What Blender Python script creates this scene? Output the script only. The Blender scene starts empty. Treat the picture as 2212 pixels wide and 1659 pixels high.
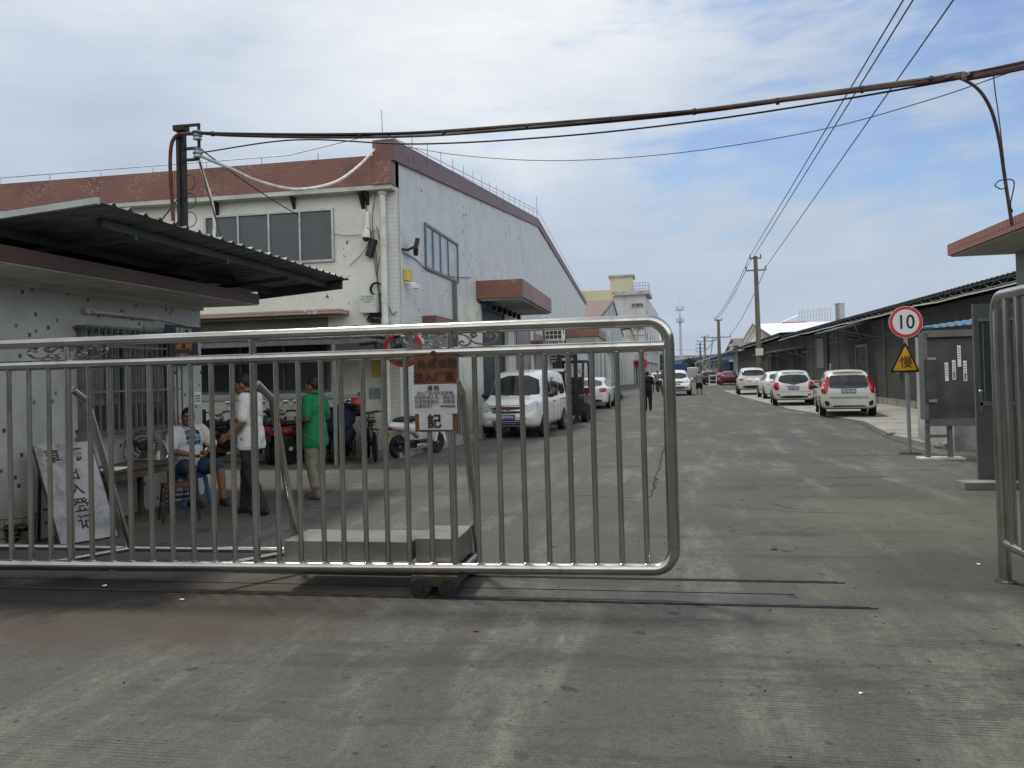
import bpy, bmesh, math, random
from mathutils import Vector as V, Matrix as M, noise as mnoise
from mathutils.bvhtree import BVHTree
from mathutils.geometry import delaunay_2d_cdt
rad = math.radians
SC = bpy.context.scene
COL = SC.collection
random.seed(7)

# ------------------------------------------------------------------ camera
FPX, PPU, PPV, CH = 1725.0, 1106.0, 785.0, 1.7       # measured on a 2212 x 1659 view of the photograph
ROLL, PITCH, YAW = rad(1.5), rad(.8), rad(10)
_f0 = V((-math.sin(YAW), math.cos(YAW), 0)); _r0 = V((math.cos(YAW), math.sin(YAW), 0)); _z = V((0, 0, 1))
FW = math.cos(PITCH)*_f0 + math.sin(PITCH)*_z
_u0 = -math.sin(PITCH)*_f0 + math.cos(PITCH)*_z
RT = math.cos(ROLL)*_r0 - math.sin(ROLL)*_u0
UP = math.sin(ROLL)*_r0 + math.cos(ROLL)*_u0
CAM = V((0, 0, CH))
cd = bpy.data.cameras.new('camera'); cam = bpy.data.objects.new('camera', cd); COL.objects.link(cam)
cam.matrix_world = M(((RT.x, UP.x, -FW.x, 0), (RT.y, UP.y, -FW.y, 0), (RT.z, UP.z, -FW.z, CH), (0, 0, 0, 1)))
cd.sensor_fit = 'HORIZONTAL'; cd.sensor_width = 36; cd.lens = 36*FPX/2212
cd.shift_y = (PPV-829.5)/2212
cd.clip_start = .05; cd.clip_end = 4000
SC.camera = cam

def ray(u, v): return FW + RT*((u-PPU)/FPX) - UP*((v-PPV)/FPX)
def G(u, v, z=0.0):
    d = ray(u, v); return CAM + d*((z-CH)/d.z)
def AY(u, v, y):
    d = ray(u, v); return CAM + d*(y/d.y)
def AX(u, v, x):
    d = ray(u, v); return CAM + d*(x/d.x)

# ------------------------------------------------------------------ light
SUN_EL, SUN_AZ = rad(66), rad(308)     # azimuth clockwise from +Y: ahead and to the left, high behind thin cloud
EXPO = .40
SC.view_settings.view_transform = 'Standard'; SC.view_settings.look = 'None'
SC.view_settings.exposure = EXPO; SC.view_settings.gamma = 1
sd = bpy.data.lights.new('sun', 'SUN'); sd.energy = 1.85; sd.angle = rad(8); sd.color = (1, .95, .86)
sun = bpy.data.objects.new('sun', sd); COL.objects.link(sun)
_sd = V((math.sin(SUN_AZ)*math.cos(SUN_EL), math.cos(SUN_AZ)*math.cos(SUN_EL), math.sin(SUN_EL)))
sun.rotation_euler = _sd.to_track_quat('Z', 'Y').to_euler(); sun.location = _sd*60

w = bpy.data.worlds.new('World'); SC.world = w; w.use_nodes = True
def build_world():
    nt = w.node_tree; N = nt.nodes; L = nt.links; N.clear()
    out = N.new('ShaderNodeOutputWorld'); bg = N.new('ShaderNodeBackground'); bg.inputs[1].default_value = SKY_STRENGTH
    L.new(bg.outputs[0], out.inputs[0])
    sky = N.new('ShaderNodeTexSky'); sky.sky_type = 'NISHITA'; sky.sun_disc = False
    sky.sun_elevation = SUN_EL; sky.sun_rotation = SUN_AZ; sky.air_density = 1.2; sky.dust_density = 1.5; sky.ozone_density = 1.5
    tc = N.new('ShaderNodeTexCoord')
    sep = N.new('ShaderNodeSeparateXYZ'); L.new(tc.outputs['Generated'], sep.inputs[0])
    def math_(op, a, b=None, c=None):
        n = N.new('ShaderNodeMath'); n.operation = op
        for i, x in enumerate((a, b, c)):
            if x is None: continue
            if isinstance(x, (int, float)): n.inputs[i].default_value = x
            else: L.new(x, n.inputs[i])
        return n.outputs[0]
    def ramp(x, lo, hi, a=0., b=1., smooth=True):
        n = N.new('ShaderNodeMapRange'); n.interpolation_type = 'SMOOTHSTEP' if smooth else 'LINEAR'
        L.new(x, n.inputs[0]); n.inputs[1].default_value = lo; n.inputs[2].default_value = hi
        n.inputs[3].default_value = a; n.inputs[4].default_value = b
        return n.outputs[0]
    az = math_('ARCTAN2', sep.outputs[0], sep.outputs[1])            # 0 = +Y, positive to +X
    el = math_('ARCSINE', sep.outputs[2])
    def noise(sx, sy, scale, detail, rough, off, dist=0.0, rot=0.0):
        cb = N.new('ShaderNodeCombineXYZ'); L.new(az, cb.inputs[0]); L.new(el, cb.inputs[1])
        mp = N.new('ShaderNodeMapping'); mp.inputs['Location'].default_value = (off, off*1.7, off*.3); mp.inputs['Scale'].default_value = (sx, sy, 1)
        mp.inputs['Rotation'].default_value = (0, 0, rot)
        L.new(cb.outputs[0], mp.inputs[0])
        n = N.new('ShaderNodeTexNoise'); n.inputs['Scale'].default_value = scale; n.inputs['Detail'].default_value = detail
        n.inputs['Roughness'].default_value = rough; n.inputs['Distortion'].default_value = dist
        L.new(mp.outputs[0], n.inputs['Vector']); return n.outputs['Fac']
    n1 = noise(1.0, 2.3, 3.2, 7, .55, 3.1, .4, .25)      # big banks
    n2 = noise(1.2, 5.0, 5.0, 6, .6, 8.4, .3, -.12)      # streaks
    n3 = noise(1.5, 2.5, 7.0, 8, .55, 1.2, .5)
    # open blue lies to the right and high; the left is closed cloud
    side = ramp(az, -.40, .34, .10, -.34)
    cov = math_('ADD', math_('ADD', math_('MULTIPLY', n1, 1.0), math_('MULTIPLY', n2, .62)), side)
    cov = math_('ADD', cov, math_('MULTIPLY', n3, .16))
    low = ramp(el, .02, .30, .22, 0)                      # haze closes the sky near the horizon
    cov = math_('ADD', cov, low)
    fac = ramp(cov, .44, .80, .04, 1.0)
    # cloud tone: grey-lilac low, white bank high in the middle
    bank = noise(1.0, 1.6, 2.6, 6, .5, 5.7, .5)
    glow = math_('MULTIPLY', ramp(az, -.75, -.15, .5, 1), ramp(az, -.12, .22, 1, .28))
    glow = math_('MULTIPLY', glow, ramp(el, .16, .42, .15, 1))
    tone = math_('ADD', math_('MULTIPLY', math_('ADD', math_('MULTIPLY', bank, .75), math_('MULTIPLY', n2, .28)), .85), math_('SUBTRACT', math_('MULTIPLY', glow, .50), .22))
    cr = N.new('ShaderNodeValToRGB'); cr.color_ramp.elements[0].position = .12; cr.color_ramp.elements[1].position = .74
    cr.color_ramp.elements[0].color = (.47, .545, .66, 1); cr.color_ramp.elements[1].color = (.95, .97, 1.0, 1)
    e = cr.color_ramp.elements.new(.42); e.color = (.62, .70, .81, 1)
    L.new(tone, cr.inputs[0])
    # bright cloud added out of view, right and behind, as fill light for walls
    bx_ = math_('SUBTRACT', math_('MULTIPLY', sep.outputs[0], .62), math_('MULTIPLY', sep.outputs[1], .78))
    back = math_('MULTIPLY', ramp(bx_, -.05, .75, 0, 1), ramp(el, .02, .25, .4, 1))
    gain = math_('MULTIPLY', math_('ADD', math_('MULTIPLY', back, BACK_FILL), 1.0), CLOUD_GAIN/SKY_STRENGTH)
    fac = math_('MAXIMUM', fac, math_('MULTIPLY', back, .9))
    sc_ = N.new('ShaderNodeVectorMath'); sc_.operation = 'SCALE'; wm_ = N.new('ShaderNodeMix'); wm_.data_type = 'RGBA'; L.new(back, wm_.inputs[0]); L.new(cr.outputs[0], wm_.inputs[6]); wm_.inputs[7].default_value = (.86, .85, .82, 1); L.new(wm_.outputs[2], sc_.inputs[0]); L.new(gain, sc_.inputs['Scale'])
    lowmix = N.new('ShaderNodeMix'); lowmix.data_type = 'RGBA'
    sk = N.new('ShaderNodeMix'); sk.data_type = 'RGBA'; sk.blend_type = 'MULTIPLY'; sk.inputs[0].default_value = 1
    L.new(sky.outputs[0], sk.inputs[6]); sk.inputs[7].default_value = (.88, .97, 1.12, 1)
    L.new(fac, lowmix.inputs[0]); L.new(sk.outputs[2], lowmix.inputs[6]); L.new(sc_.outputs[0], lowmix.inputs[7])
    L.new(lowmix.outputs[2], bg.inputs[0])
SKY_STRENGTH = .095; CLOUD_GAIN = .73; BACK_FILL = 1.08
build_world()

# ------------------------------------------------------------------ materials
def lin(r, g, b):
    f = lambda c: (c/255/12.92) if c/255 <= .04045 else ((c/255+.055)/1.055)**2.4
    return (f(r), f(g), f(b))
class NT:
    def __init__(s, name):
        s.m = bpy.data.materials.new(name); s.m.use_nodes = True; s.t = s.m.node_tree; s.N = s.t.nodes; s.L = s.t.links
        s.b = s.N['Principled BSDF']; s.tc = s.N.new('ShaderNodeTexCoord').outputs['Object']
    def link(s, x, sock):
        if isinstance(x, (int, float)): sock.default_value = x
        elif isinstance(x, tuple): sock.default_value = x if len(x) == len(sock.default_value) else (*x, 1)
        else: s.L.new(x, sock)
    def math(s, op, a, b=0.0, clamp=False):
        n = s.N.new('ShaderNodeMath'); n.operation = op; n.use_clamp = clamp; s.link(a, n.inputs[0]); s.link(b, n.inputs[1]); return n.outputs[0]
    def ramp(s, x, lo, hi, a=0., b=1.):
        n = s.N.new('ShaderNodeMapRange'); n.interpolation_type = 'SMOOTHSTEP'; s.link(x, n.inputs[0])
        for i, q in enumerate((lo, hi, a, b)): n.inputs[i+1].default_value = q
        return n.outputs[0]
    def noise(s, scale, detail=4, rough=.55, sc=(1, 1, 1), off=0, rot=0, vec=None, dist=0):
        mp = s.N.new('ShaderNodeMapping'); mp.inputs['Scale'].default_value = sc; mp.inputs['Location'].default_value = (off, off*.7, off*.4)
        mp.inputs['Rotation'].default_value = (0, 0, rot)
        s.L.new(vec or s.tc, mp.inputs[0]); n = s.N.new('ShaderNodeTexNoise')
        n.inputs['Scale'].default_value = scale; n.inputs['Detail'].default_value = detail; n.inputs['Roughness'].default_value = rough; n.inputs['Distortion'].default_value = dist
        s.L.new(mp.outputs[0], n.inputs['Vector']); return n.outputs['Fac']
    def mix(s, f, a, b, mode='MIX'):
        n = s.N.new('ShaderNodeMix'); n.data_type = 'RGBA'; n.blend_type = mode
        s.link(f, n.inputs[0]); s.link(a, n.inputs[6]); s.link(b, n.inputs[7]); return n.outputs[2]
    def wallvec(s):
        sp = s.N.new('ShaderNodeSeparateXYZ'); s.L.new(s.tc, sp.inputs[0]); c = s.N.new('ShaderNodeCombineXYZ')
        s.L.new(s.math('ADD', sp.outputs[0], sp.outputs[1]), c.inputs[0]); s.L.new(sp.outputs[2], c.inputs[1]); return c.outputs[0]
    def bump(s, h, strength=.3, dist=.01):
        n = s.N.new('ShaderNodeBump'); n.inputs['Strength'].default_value = strength; n.inputs['Distance'].default_value = dist
        s.L.new(h, n.inputs['Height']); s.L.new(n.outputs[0], s.b.inputs['Normal'])
    def out(s, col, rough=.6, metal=0., spec=.5):
        s.link(col, s.b.inputs['Base Color']); s.link(rough, s.b.inputs['Roughness']); s.b.inputs['Metallic'].default_value = metal
        s.b.inputs['Specular IOR Level'].default_value = spec; return s.m
def sc3(c, k): return tuple(min(1, x*k) for x in c)
def pm(name, col, rough=.6, metal=0., var=.2, scale=5., bump=0., bscale=60., dirt=None, spec=.4, coat=0.):
    t = NT(name)
    n = t.noise(scale, 5, .6)
    c = t.mix(t.ramp(n, .3, .7), sc3(col, 1-var), sc3(col, 1+var))
    if dirt:
        d = t.noise(dirt[2], 6, .65, off=4); c = t.mix(t.math('MULTIPLY', t.ramp(d, .48, .72), dirt[1]), c, dirt[0])
    r = t.ramp(t.noise(scale*2.3, 4, .6, off=9), .3, .7, max(.02, rough*.8), min(1, rough*1.2))
    if bump: t.bump(t.noise(bscale, 4, .6, off=2), bump, .01)
    if coat: t.b.inputs['Coat Weight'].default_value = coat; t.b.inputs['Coat Roughness'].default_value = .05
    return t.out(c, r, metal, spec)
def tile(name, c1, c2, mortar, w_, h_, ms=.06, rough=.45, stain=None, chips=None, offs=0., streak=0., bump=.25):
    t = NT(name); v = t.wallvec()
    b = t.N.new('ShaderNodeTexBrick'); t.L.new(v, b.inputs['Vector'])
    b.offset = offs; b.inputs['Color1'].default_value = (*c1, 1); b.inputs['Color2'].default_value = (*c2, 1); b.inputs['Mortar'].default_value = (*mortar, 1)
    b.inputs['Scale'].default_value = 1; b.inputs['Brick Width'].default_value = w_; b.inputs['Row Height'].default_value = h_
    b.inputs['Mortar Size'].default_value = ms*min(w_, h_); b.inputs['Mortar Smooth'].default_value = .1; b.inputs['Bias'].default_value = 0
    c = b.outputs['Color']
    n = t.noise(1.1, 6, .65); c = t.mix(1.0, c, t.mix(t.ramp(n, .25, .75), (.80, .80, .79), (1, 1, 1)), 'MULTIPLY')
    if streak:
        s_ = t.noise(1.0, 5, .7, sc=(5, 5, .35), off=3); c = t.mix(t.math('MULTIPLY', t.ramp(s_, .55, .8), streak), c, (.10, .10, .095))
    if stain:
        d = t.noise(stain[2], 6, .7, off=7); c = t.mix(t.math('MULTIPLY', t.ramp(d, .5, .75), stain[1]), c, stain[0])
    if chips:   # small lost tiles in clusters
        cl = t.noise(chips[1], 2, .5, off=11); ch = t.noise(chips[2], 2, .5, off=1)
        k = t.math('MULTIPLY', t.ramp(cl, .52, .62), t.ramp(ch, chips[3], chips[3]+.02)); c = t.mix(k, c, chips[0])
    t.bump(b.outputs['Fac'], -bump if False else bump, -.004)
    return t.out(c, rough, 0, .4)

# ------------------------------------------------------------------ object helpers
def tag(o, label, cat, group=None):
    o['label'] = label; o['category'] = cat
    if group: o['group'] = group
    return o
def thing(name, label, cat, loc=(0, 0, 0), rz=0., group=None):
    o = bpy.data.objects.new(name, None); COL.objects.link(o); o.empty_display_size = .2
    o.location = loc; o.rotation_euler = (0, 0, rz); return tag(o, label, cat, group)
def copytree(o, parent=None):
    c = o.copy(); COL.objects.link(c); c.parent = parent
    for ch in list(o.children): copytree(ch, c)
    return c
def addmesh(name, me, mat, parent=None):
    o = bpy.data.objects.new(name, me); COL.objects.link(o)
    if parent: o.parent = parent
    if mat: me.materials.append(mat)
    return o
class MB:
    def __init__(s): s.bm = bmesh.new()
    def face(s, pts):
        return s.bm.faces.new([s.bm.verts.new(p) for p in pts])
    def box(s, p0, p1, bev=0., rz=0., mat=None):
        p0, p1 = V(p0), V(p1); c = (p0+p1)/2; d = p1-p0
        r = bmesh.ops.create_cube(s.bm, size=1)
        vs = r['verts']; bmesh.ops.scale(s.bm, vec=[max(abs(x), 1e-4) for x in d], verts=vs)
        if bev:
            es = list({e for v in vs for e in v.link_edges})
            rr = bmesh.ops.bevel(s.bm, geom=es, offset=bev, segments=2, profile=.7, affect='EDGES')
            vs = list({v for f in rr['faces'] for v in f.verts} | {v for v in vs if v.is_valid})
        m = M.Translation(c) @ M.Rotation(rz, 4, 'Z')
        if mat: m = mat @ m
        bmesh.ops.transform(s.bm, matrix=m, verts=vs); return s
    def tube(s, path, r, n=10, closed=False, caps=True):
        path = [V(p) for p in path]; k = len(path); rs = r if isinstance(r, (list, tuple)) else [r]*k
        tang = []
        for i in range(k):
            a = path[i-1] if (i > 0 or closed) else path[i]; b = path[(i+1) % k] if (i < k-1 or closed) else path[i]
            t_ = (b-a); tang.append(t_.normalized() if t_.length > 1e-9 else V((0, 0, 1)))
        up = V((0, 0, 1)) if abs(tang[0].z) < .9 else V((1, 0, 0))
        nrm = (up-tang[0]*up.dot(tang[0])).normalized(); rings = []
        for i in range(k):
            if i:
                nrm = nrm - tang[i]*nrm.dot(tang[i]); nrm = nrm.normalized() if nrm.length > 1e-6 else tang[i].orthogonal().normalized()
            bi = tang[i].cross(nrm)
            rings.append([s.bm.verts.new(path[i]+(nrm*math.cos(2*math.pi*j/n)+bi*math.sin(2*math.pi*j/n))*rs[i]) for j in range(n)])
        for i in range(k if closed else k-1):
            a, b = rings[i], rings[(i+1) % k]
            for j in range(n): s.bm.faces.new((a[j], a[(j+1) % n], b[(j+1) % n], b[j]))
        if caps and not closed:
            s.bm.faces.new(rings[0][::-1]); s.bm.faces.new(rings[-1])
        return s
    def cyl(s, p0, p1, r, r2=None, n=14): return s.tube([p0, p1], [r, r if r2 is None else r2], n)
    def lathe(s, prof, c, axis=(0, 0, 1), n=24):
        ax = V(axis).normalized(); a = ax.orthogonal().normalized(); b = ax.cross(a); c = V(c); rings = []
        for r, h in prof:
            rings.append([s.bm.verts.new(c+ax*h+(a*math.cos(2*math.pi*j/n)+b*math.sin(2*math.pi*j/n))*max(r, 1e-4)) for j in range(n)])
        for p, q in zip(rings, rings[1:]):
            for j in range(n): s.bm.faces.new((p[j], p[(j+1) % n], q[(j+1) % n], q[j]))
        s.bm.faces.new(rings[0][::-1]); s.bm.faces.new(rings[-1]); return s
    def prism(s, pts, vec):
        vec = V(vec); a = [s.bm.verts.new(p) for p in pts]; b = [s.bm.verts.new(V(p)+vec) for p in pts]; n = len(pts)
        s.bm.faces.new(a[::-1]); s.bm.faces.new(b)
        for i in range(n): s.bm.faces.new((a[i], a[(i+1) % n], b[(i+1) % n], b[i]))
        return s
    def ell(s, c, r, n=16, rot=None):
        rr = bmesh.ops.create_uvsphere(s.bm, u_segments=n, v_segments=max(6, n*2//3), radius=1)
        m = M.Translation(c) @ (rot.to_4x4() if rot else M.Identity(4)) @ M.Diagonal((*(r if isinstance(r, tuple) else (r,)*3), 1))
        bmesh.ops.transform(s.bm, matrix=m, verts=rr['verts']); return s
    def cone(s, p0, p1, r0, r1, n=12):         # round cone
        p0, p1 = V(p0), V(p1); d = p1-p0
        if d.length < 1e-5: return s.ell(p0, max(r0, r1), n)
        q = d.normalized(); k = 4; path = []; rs = []
        for i in range(k+1):
            t_ = math.pi/2*(1-i/k); path.append(p0-q*r0*math.sin(t_)); rs.append(max(1e-3, r0*math.cos(t_)))
        for i in range(k+1):
            t_ = math.pi/2*i/k; path.append(p1+q*r1*math.sin(t_)); rs.append(max(1e-3, r1*math.cos(t_)))
        return s.tube(path, rs, n)
    def mesh(s, smooth=True, ang=35, weld=True):
        if weld: bmesh.ops.remove_doubles(s.bm, verts=s.bm.verts, dist=1e-5)
        bmesh.ops.recalc_face_normals(s.bm, faces=s.bm.faces)
        me = bpy.data.meshes.new('m'); s.bm.to_mesh(me); s.bm.free()
        if smooth: me.shade_smooth(); me.set_sharp_from_angle(angle=rad(ang))
        return me
    def build(s, name, mat, parent=None, smooth=True, ang=35, weld=False):
        me = s.mesh(smooth, ang, weld); me.name = name; return addmesh(name, me, mat, parent)
def struct(o): o['kind'] = 'structure'; return o
def remesh(mb, vox, smooth=3, cuts=(), deform=None):
    me = mb.mesh(False); o = bpy.data.objects.new('tmp', me); COL.objects.link(o)
    md = o.modifiers.new('r', 'REMESH'); md.mode = 'VOXEL'; md.voxel_size = vox
    if smooth: q = o.modifiers.new('s', 'SMOOTH'); q.iterations = smooth; q.factor = .5
    dg = bpy.context.evaluated_depsgraph_get(); dg.update()
    r = bpy.data.meshes.new_from_object(o.evaluated_get(dg)); bpy.data.objects.remove(o); bpy.data.meshes.remove(me)
    if cuts or deform:
        bm = bmesh.new(); bm.from_mesh(r)
        for co, no in cuts:
            g = bmesh.ops.bisect_plane(bm, geom=bm.verts[:]+bm.edges[:]+bm.faces[:], plane_co=co, plane_no=no, clear_outer=True)
            ed = [e for e in g['geom_cut'] if isinstance(e, bmesh.types.BMEdge)]
            bmesh.ops.holes_fill(bm, edges=ed, sides=0)
        if deform:
            for v in bm.verts: v.co = deform(v.co)
        bm.to_mesh(r); bm.free()
    r.shade_smooth(); return r
def text(s, size, mat, o, dx, dy, name='lettering', parent=None, depth=.002, align='CENTER', sx=1., bold=0., label=None):
    cu = bpy.data.curves.new('t', 'FONT'); cu.body = s; cu.size = size; cu.align_x = align; cu.align_y = 'CENTER'; cu.extrude = depth; cu.offset = bold; cu.resolution_u = 3
    ob = bpy.data.objects.new('t', cu); COL.objects.link(ob)
    dg = bpy.context.evaluated_depsgraph_get(); dg.update()
    me = bpy.data.meshes.new_from_object(ob.evaluated_get(dg)); bpy.data.objects.remove(ob)
    dx = V(dx).normalized(); dy = V(dy).normalized(); dz = dx.cross(dy); o = V(o)
    me.transform(M(((dx.x*sx, dy.x, dz.x, o.x), (dx.y*sx, dy.y, dz.y, o.y), (dx.z*sx, dy.z, dz.z, o.z), (0, 0, 0, 1))))
    me.materials.clear(); me.name = name
    return addmesh(name, me, mat, parent)
def chaikin(p, it=2):
    for _ in range(it):
        q = []
        for i in range(len(p)):
            a, b = p[i], p[(i+1) % len(p)]
            q += [tuple(.75*x+.25*y for x, y in zip(a, b)), tuple(.25*x+.75*y for x, y in zip(a, b))]
        p = q
    return p
def spline(pts, n=8):
    pts = [V(p) for p in pts]; P = [pts[0]*2-pts[1]]+pts+[pts[-1]*2-pts[-2]]; out = []
    for i in range(1, len(P)-2):
        for k in range(n):
            t_ = k/n; a, b, c, d = P[i-1:i+3]
            out.append(.5*((2*b)+(c-a)*t_+(2*a-5*b+4*c-d)*t_*t_+(3*b-a-3*c+d)*t_**3))
    return out+[pts[-1]]
def sag(a, b, s, n=24):
    a, b = V(a), V(b); return [a.lerp(b, i/n)-V((0, 0, 4*s*(i/n)*(1-i/n))) for i in range(n+1)]
# ------------------------------------------------------------------ shared materials
def ground_mat(name, c_lo, c_mid, c_hi, groove=.9):
    t = NT(name)
    # wide tonal patches, vehicle-worn pale streaks along the road, fine grain
    n1 = t.noise(.35, 6, .6, off=2); n2 = t.noise(1.0, 7, .68, sc=(1.5, .30, 1), off=5, rot=-.5)
    n3 = t.noise(9, 6, .7, off=1); n4 = t.noise(70, 3, .65); n5 = t.noise(1.0, 7, .7, sc=(.5, 2.2, 1), off=9); n6 = t.noise(24, 4, .7, off=14)
    c = t.mix(t.ramp(n1, .32, .68), c_lo, c_mid)
    st_ = t.math('MULTIPLY', t.ramp(n2, .48, .70), t.ramp(n3, .34, .60, .25, 1))
    c = t.mix(t.math('MULTIPLY', st_, .85), c, c_hi)
    c = t.mix(t.math('MULTIPLY', t.ramp(n5, .52, .66), .55), c, sc3(c_lo, .58))
    c = t.mix(t.math('MULTIPLY', t.ramp(n3, .52, .75), .34), c, sc3(c_lo, .66))
    c = t.mix(1.0, c, t.mix(t.ramp(n6, .3, .7), (.86, .86, .85), (1.12, 1.12, 1.12)), 'MULTIPLY')
    c = t.mix(1.0, c, t.mix(t.ramp(n4, .3, .7), (.78, .78, .78), (1.20, 1.20, 1.19)), 'MULTIPLY')
    # broomed lines across the road
    sp = t.N.new('ShaderNodeSeparateXYZ'); t.L.new(t.tc, sp.inputs[0])
    wob = t.math('MULTIPLY', t.noise(2.2, 3, .5, off=6), .035)
    y = t.math('ADD', sp.outputs[1], wob)
    g = t.math('FRACT', t.math('MULTIPLY', y, 1/.029))
    g = t.ramp(t.math('ABSOLUTE', t.math('SUBTRACT', g, .5)), .0, .26, 1, 0)
    patch = t.ramp(t.noise(.9, 5, .6, sc=(.8, 1.2, 1), off=12), .38, .58, .10, 1.)
    brk = t.ramp(t.noise(7, 4, .6, sc=(.6, 2, 1), off=3), .36, .6)
    near = t.ramp(sp.outputs[1], 5.0, 8.0, 1, .10)
    gm = t.math('MULTIPLY', t.math('MULTIPLY', g, patch), t.math('MULTIPLY', brk, near))
    c = t.mix(t.math('MULTIPLY', gm, groove), c, sc3(c_lo, .42))
    # oil drops and flattened gum
    for scl, th, k, of in ((2.6, .10, .70, 0), (6.5, .095, .62, 3.3), (1.0, .075, .6, 7.7), (14, .11, .5, 1.9)):
        vo = t.N.new('ShaderNodeTexVoronoi'); vo.inputs['Scale'].default_value = scl
        mp = t.N.new('ShaderNodeMapping'); mp.inputs['Location'].default_value = (of, of, 0); t.L.new(t.tc, mp.inputs[0])
        wv = t.N.new('ShaderNodeVectorMath'); wv.operation = 'ADD'; t.L.new(mp.outputs[0], wv.inputs[0])
        nn = t.N.new('ShaderNodeTexNoise'); nn.inputs['Scale'].default_value = 9; t.L.new(t.tc, nn.inputs['Vector'])
        sc_ = t.N.new('ShaderNodeVectorMath'); sc_.operation = 'SCALE'; sc_.inputs['Scale'].default_value = .16/scl; t.L.new(nn.outputs['Color'], sc_.inputs[0]); t.L.new(sc_.outputs[0], wv.inputs[1])
        t.L.new(wv.outputs[0], vo.inputs['Vector'])
        sel = t.ramp(t.math('FRACT', t.math('MULTIPLY', vo.outputs['Color'], 5.3)), .42, .47)
        spot = t.math('MULTIPLY', t.ramp(vo.outputs['Distance'], th, th*1.35, 1, 0), sel)
        c = t.mix(t.math('MULTIPLY', spot, k), c, sc3(c_lo, .35))
    # brown dirt stain and painted-in cast shadow, spreading from the gate's left half
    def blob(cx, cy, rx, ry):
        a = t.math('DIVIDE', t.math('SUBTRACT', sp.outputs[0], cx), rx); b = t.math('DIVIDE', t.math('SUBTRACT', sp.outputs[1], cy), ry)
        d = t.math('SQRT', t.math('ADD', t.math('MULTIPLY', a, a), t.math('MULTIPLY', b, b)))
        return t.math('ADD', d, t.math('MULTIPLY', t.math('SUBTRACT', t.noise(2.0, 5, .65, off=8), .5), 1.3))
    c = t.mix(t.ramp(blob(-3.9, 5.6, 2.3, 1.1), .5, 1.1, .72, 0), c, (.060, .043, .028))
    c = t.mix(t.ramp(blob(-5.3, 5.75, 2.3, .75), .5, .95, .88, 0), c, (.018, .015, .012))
    c = t.mix(t.ramp(blob(2.6, 7.0, 1.1, 1.0), .4, 1.2, .55, 0), c, (.045, .045, .04))  # shadow by the right gate post, painted into the ground colour
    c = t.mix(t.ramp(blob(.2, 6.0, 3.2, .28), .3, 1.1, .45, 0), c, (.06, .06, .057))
    c = t.mix(t.ramp(blob(3.4, 9.5, 2.6, 1.6), .5, 1.1, .35, 0), c, (.16, .155, .10))
    h = t.math('ADD', t.math('MULTIPLY', gm, -.8), t.math('MULTIPLY', n3, .8))
    t.bump(h, .35, .006)
    return t.out(c, t.ramp(n1, .3, .7, .72, .9), 0, .3)
MT = {}
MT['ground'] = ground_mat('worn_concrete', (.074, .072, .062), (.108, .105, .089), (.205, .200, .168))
MT['apron'] = pm('pale_concrete', (.30, .29, .25), .85, var=.18, scale=.8, bump=.2, dirt=((.13, .12, .10), .7, 1.2))
MT['kerb'] = pm('kerb_concrete', (.24, .24, .22), .85, var=.25, scale=2, bump=.3, dirt=((.07, .07, .06), .6, 3))
MT['dark'] = pm('dark_gap', (.012, .012, .012), .8, var=.3)
MT['steel_rail'] = pm('worn_rail_steel', (.10, .095, .09), .45, .7, .4, 8)
MT['redmosaic'] = tile('red_mosaic', (.23, .082, .060), (.175, .062, .045), (.28, .17, .135), .05, .05, .13, stain=((.10, .045, .036), .8, .9), chips=((.29, .175, .14), .9, 14, .54), streak=.5)
MT['redside'] = tile('faded_red_mosaic', (.20, .085, .068), (.17, .072, .058), (.17, .10, .085), .05, .05, .12, stain=((.08, .05, .045), .6, 1.2), chips=((.03, .03, .03), .5, 3.5, .6))
MT['redchip'] = tile('chipped_red_mosaic', (.30, .085, .055), (.23, .07, .05), (.5, .45, .4), .05, .05, .14, chips=((.55, .53, .48), 2., 16, .55))
MT['frontwall'] = tile('cream_mosaic', (.79, .80, .72), (.76, .77, .69), (.66, .67, .60), .05, .05, .07, stain=((.42, .43, .36), .35, .7), chips=((.12, .11, .09), 1.2, 9, .68), streak=.10, bump=.1)
MT['sidewall'] = tile('pale_blue_tile', (.70, .715, .70), (.65, .67, .66), (.42, .44, .44), .045, .095, .10, stain=((.36, .39, .40), .35, .7), chips=((.09, .09, .09), .45, 5.5, .66), streak=.22, bump=.2)
MT['soffit'] = pm('soffit_plaster', (.52, .52, .47), .8, var=.12, scale=1.5, dirt=((.25, .25, .22), .5, 1.2))
MT['whitewash'] = pm('whitewash', (.58, .58, .55), .8, var=.12, scale=1.2, dirt=((.26, .25, .22), .5, 1.5))
MT['plaster'] = pm('old_plaster', (.40, .40, .375), .85, var=.18, scale=.8, dirt=((.16, .155, .14), .6, 1.4))
MT['glass'] = pm('dark_window_glass', (.035, .042, .045), .12, var=.25, scale=1.2, spec=.6)
MT['tinted'] = pm('grey_tinted_panel', (.085, .095, .097), .35, var=.15, scale=1., spec=.5)
MT['paleglass'] = pm('pale_curtained_glass', (.30, .34, .37), .2, var=.22, scale=1.5, spec=.6)
MT['alu'] = pm('aluminium', (.42, .43, .43), .4, .7, .15, 6)
MT['frame_grey'] = pm('grey_frame', (.16, .165, .165), .5, .2, .2, 6)
MT['pvc'] = pm('white_pvc', (.62, .62, .56), .45, 0, .1, 2, dirt=((.35, .34, .28), .5, 3))
MT['black'] = pm('black_plastic', (.018, .018, .019), .5, var=.3, scale=9)
MT['blackmetal'] = pm('black_metal', (.03, .028, .026), .55, .3, .4, 9)
MT['rust'] = pm('rusty_steel', (.10, .045, .028), .75, .3, .4, 9)
MT['greybox'] = pm('pale_metal_box', (.55, .56, .52), .45, .0, .08, 3)
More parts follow.
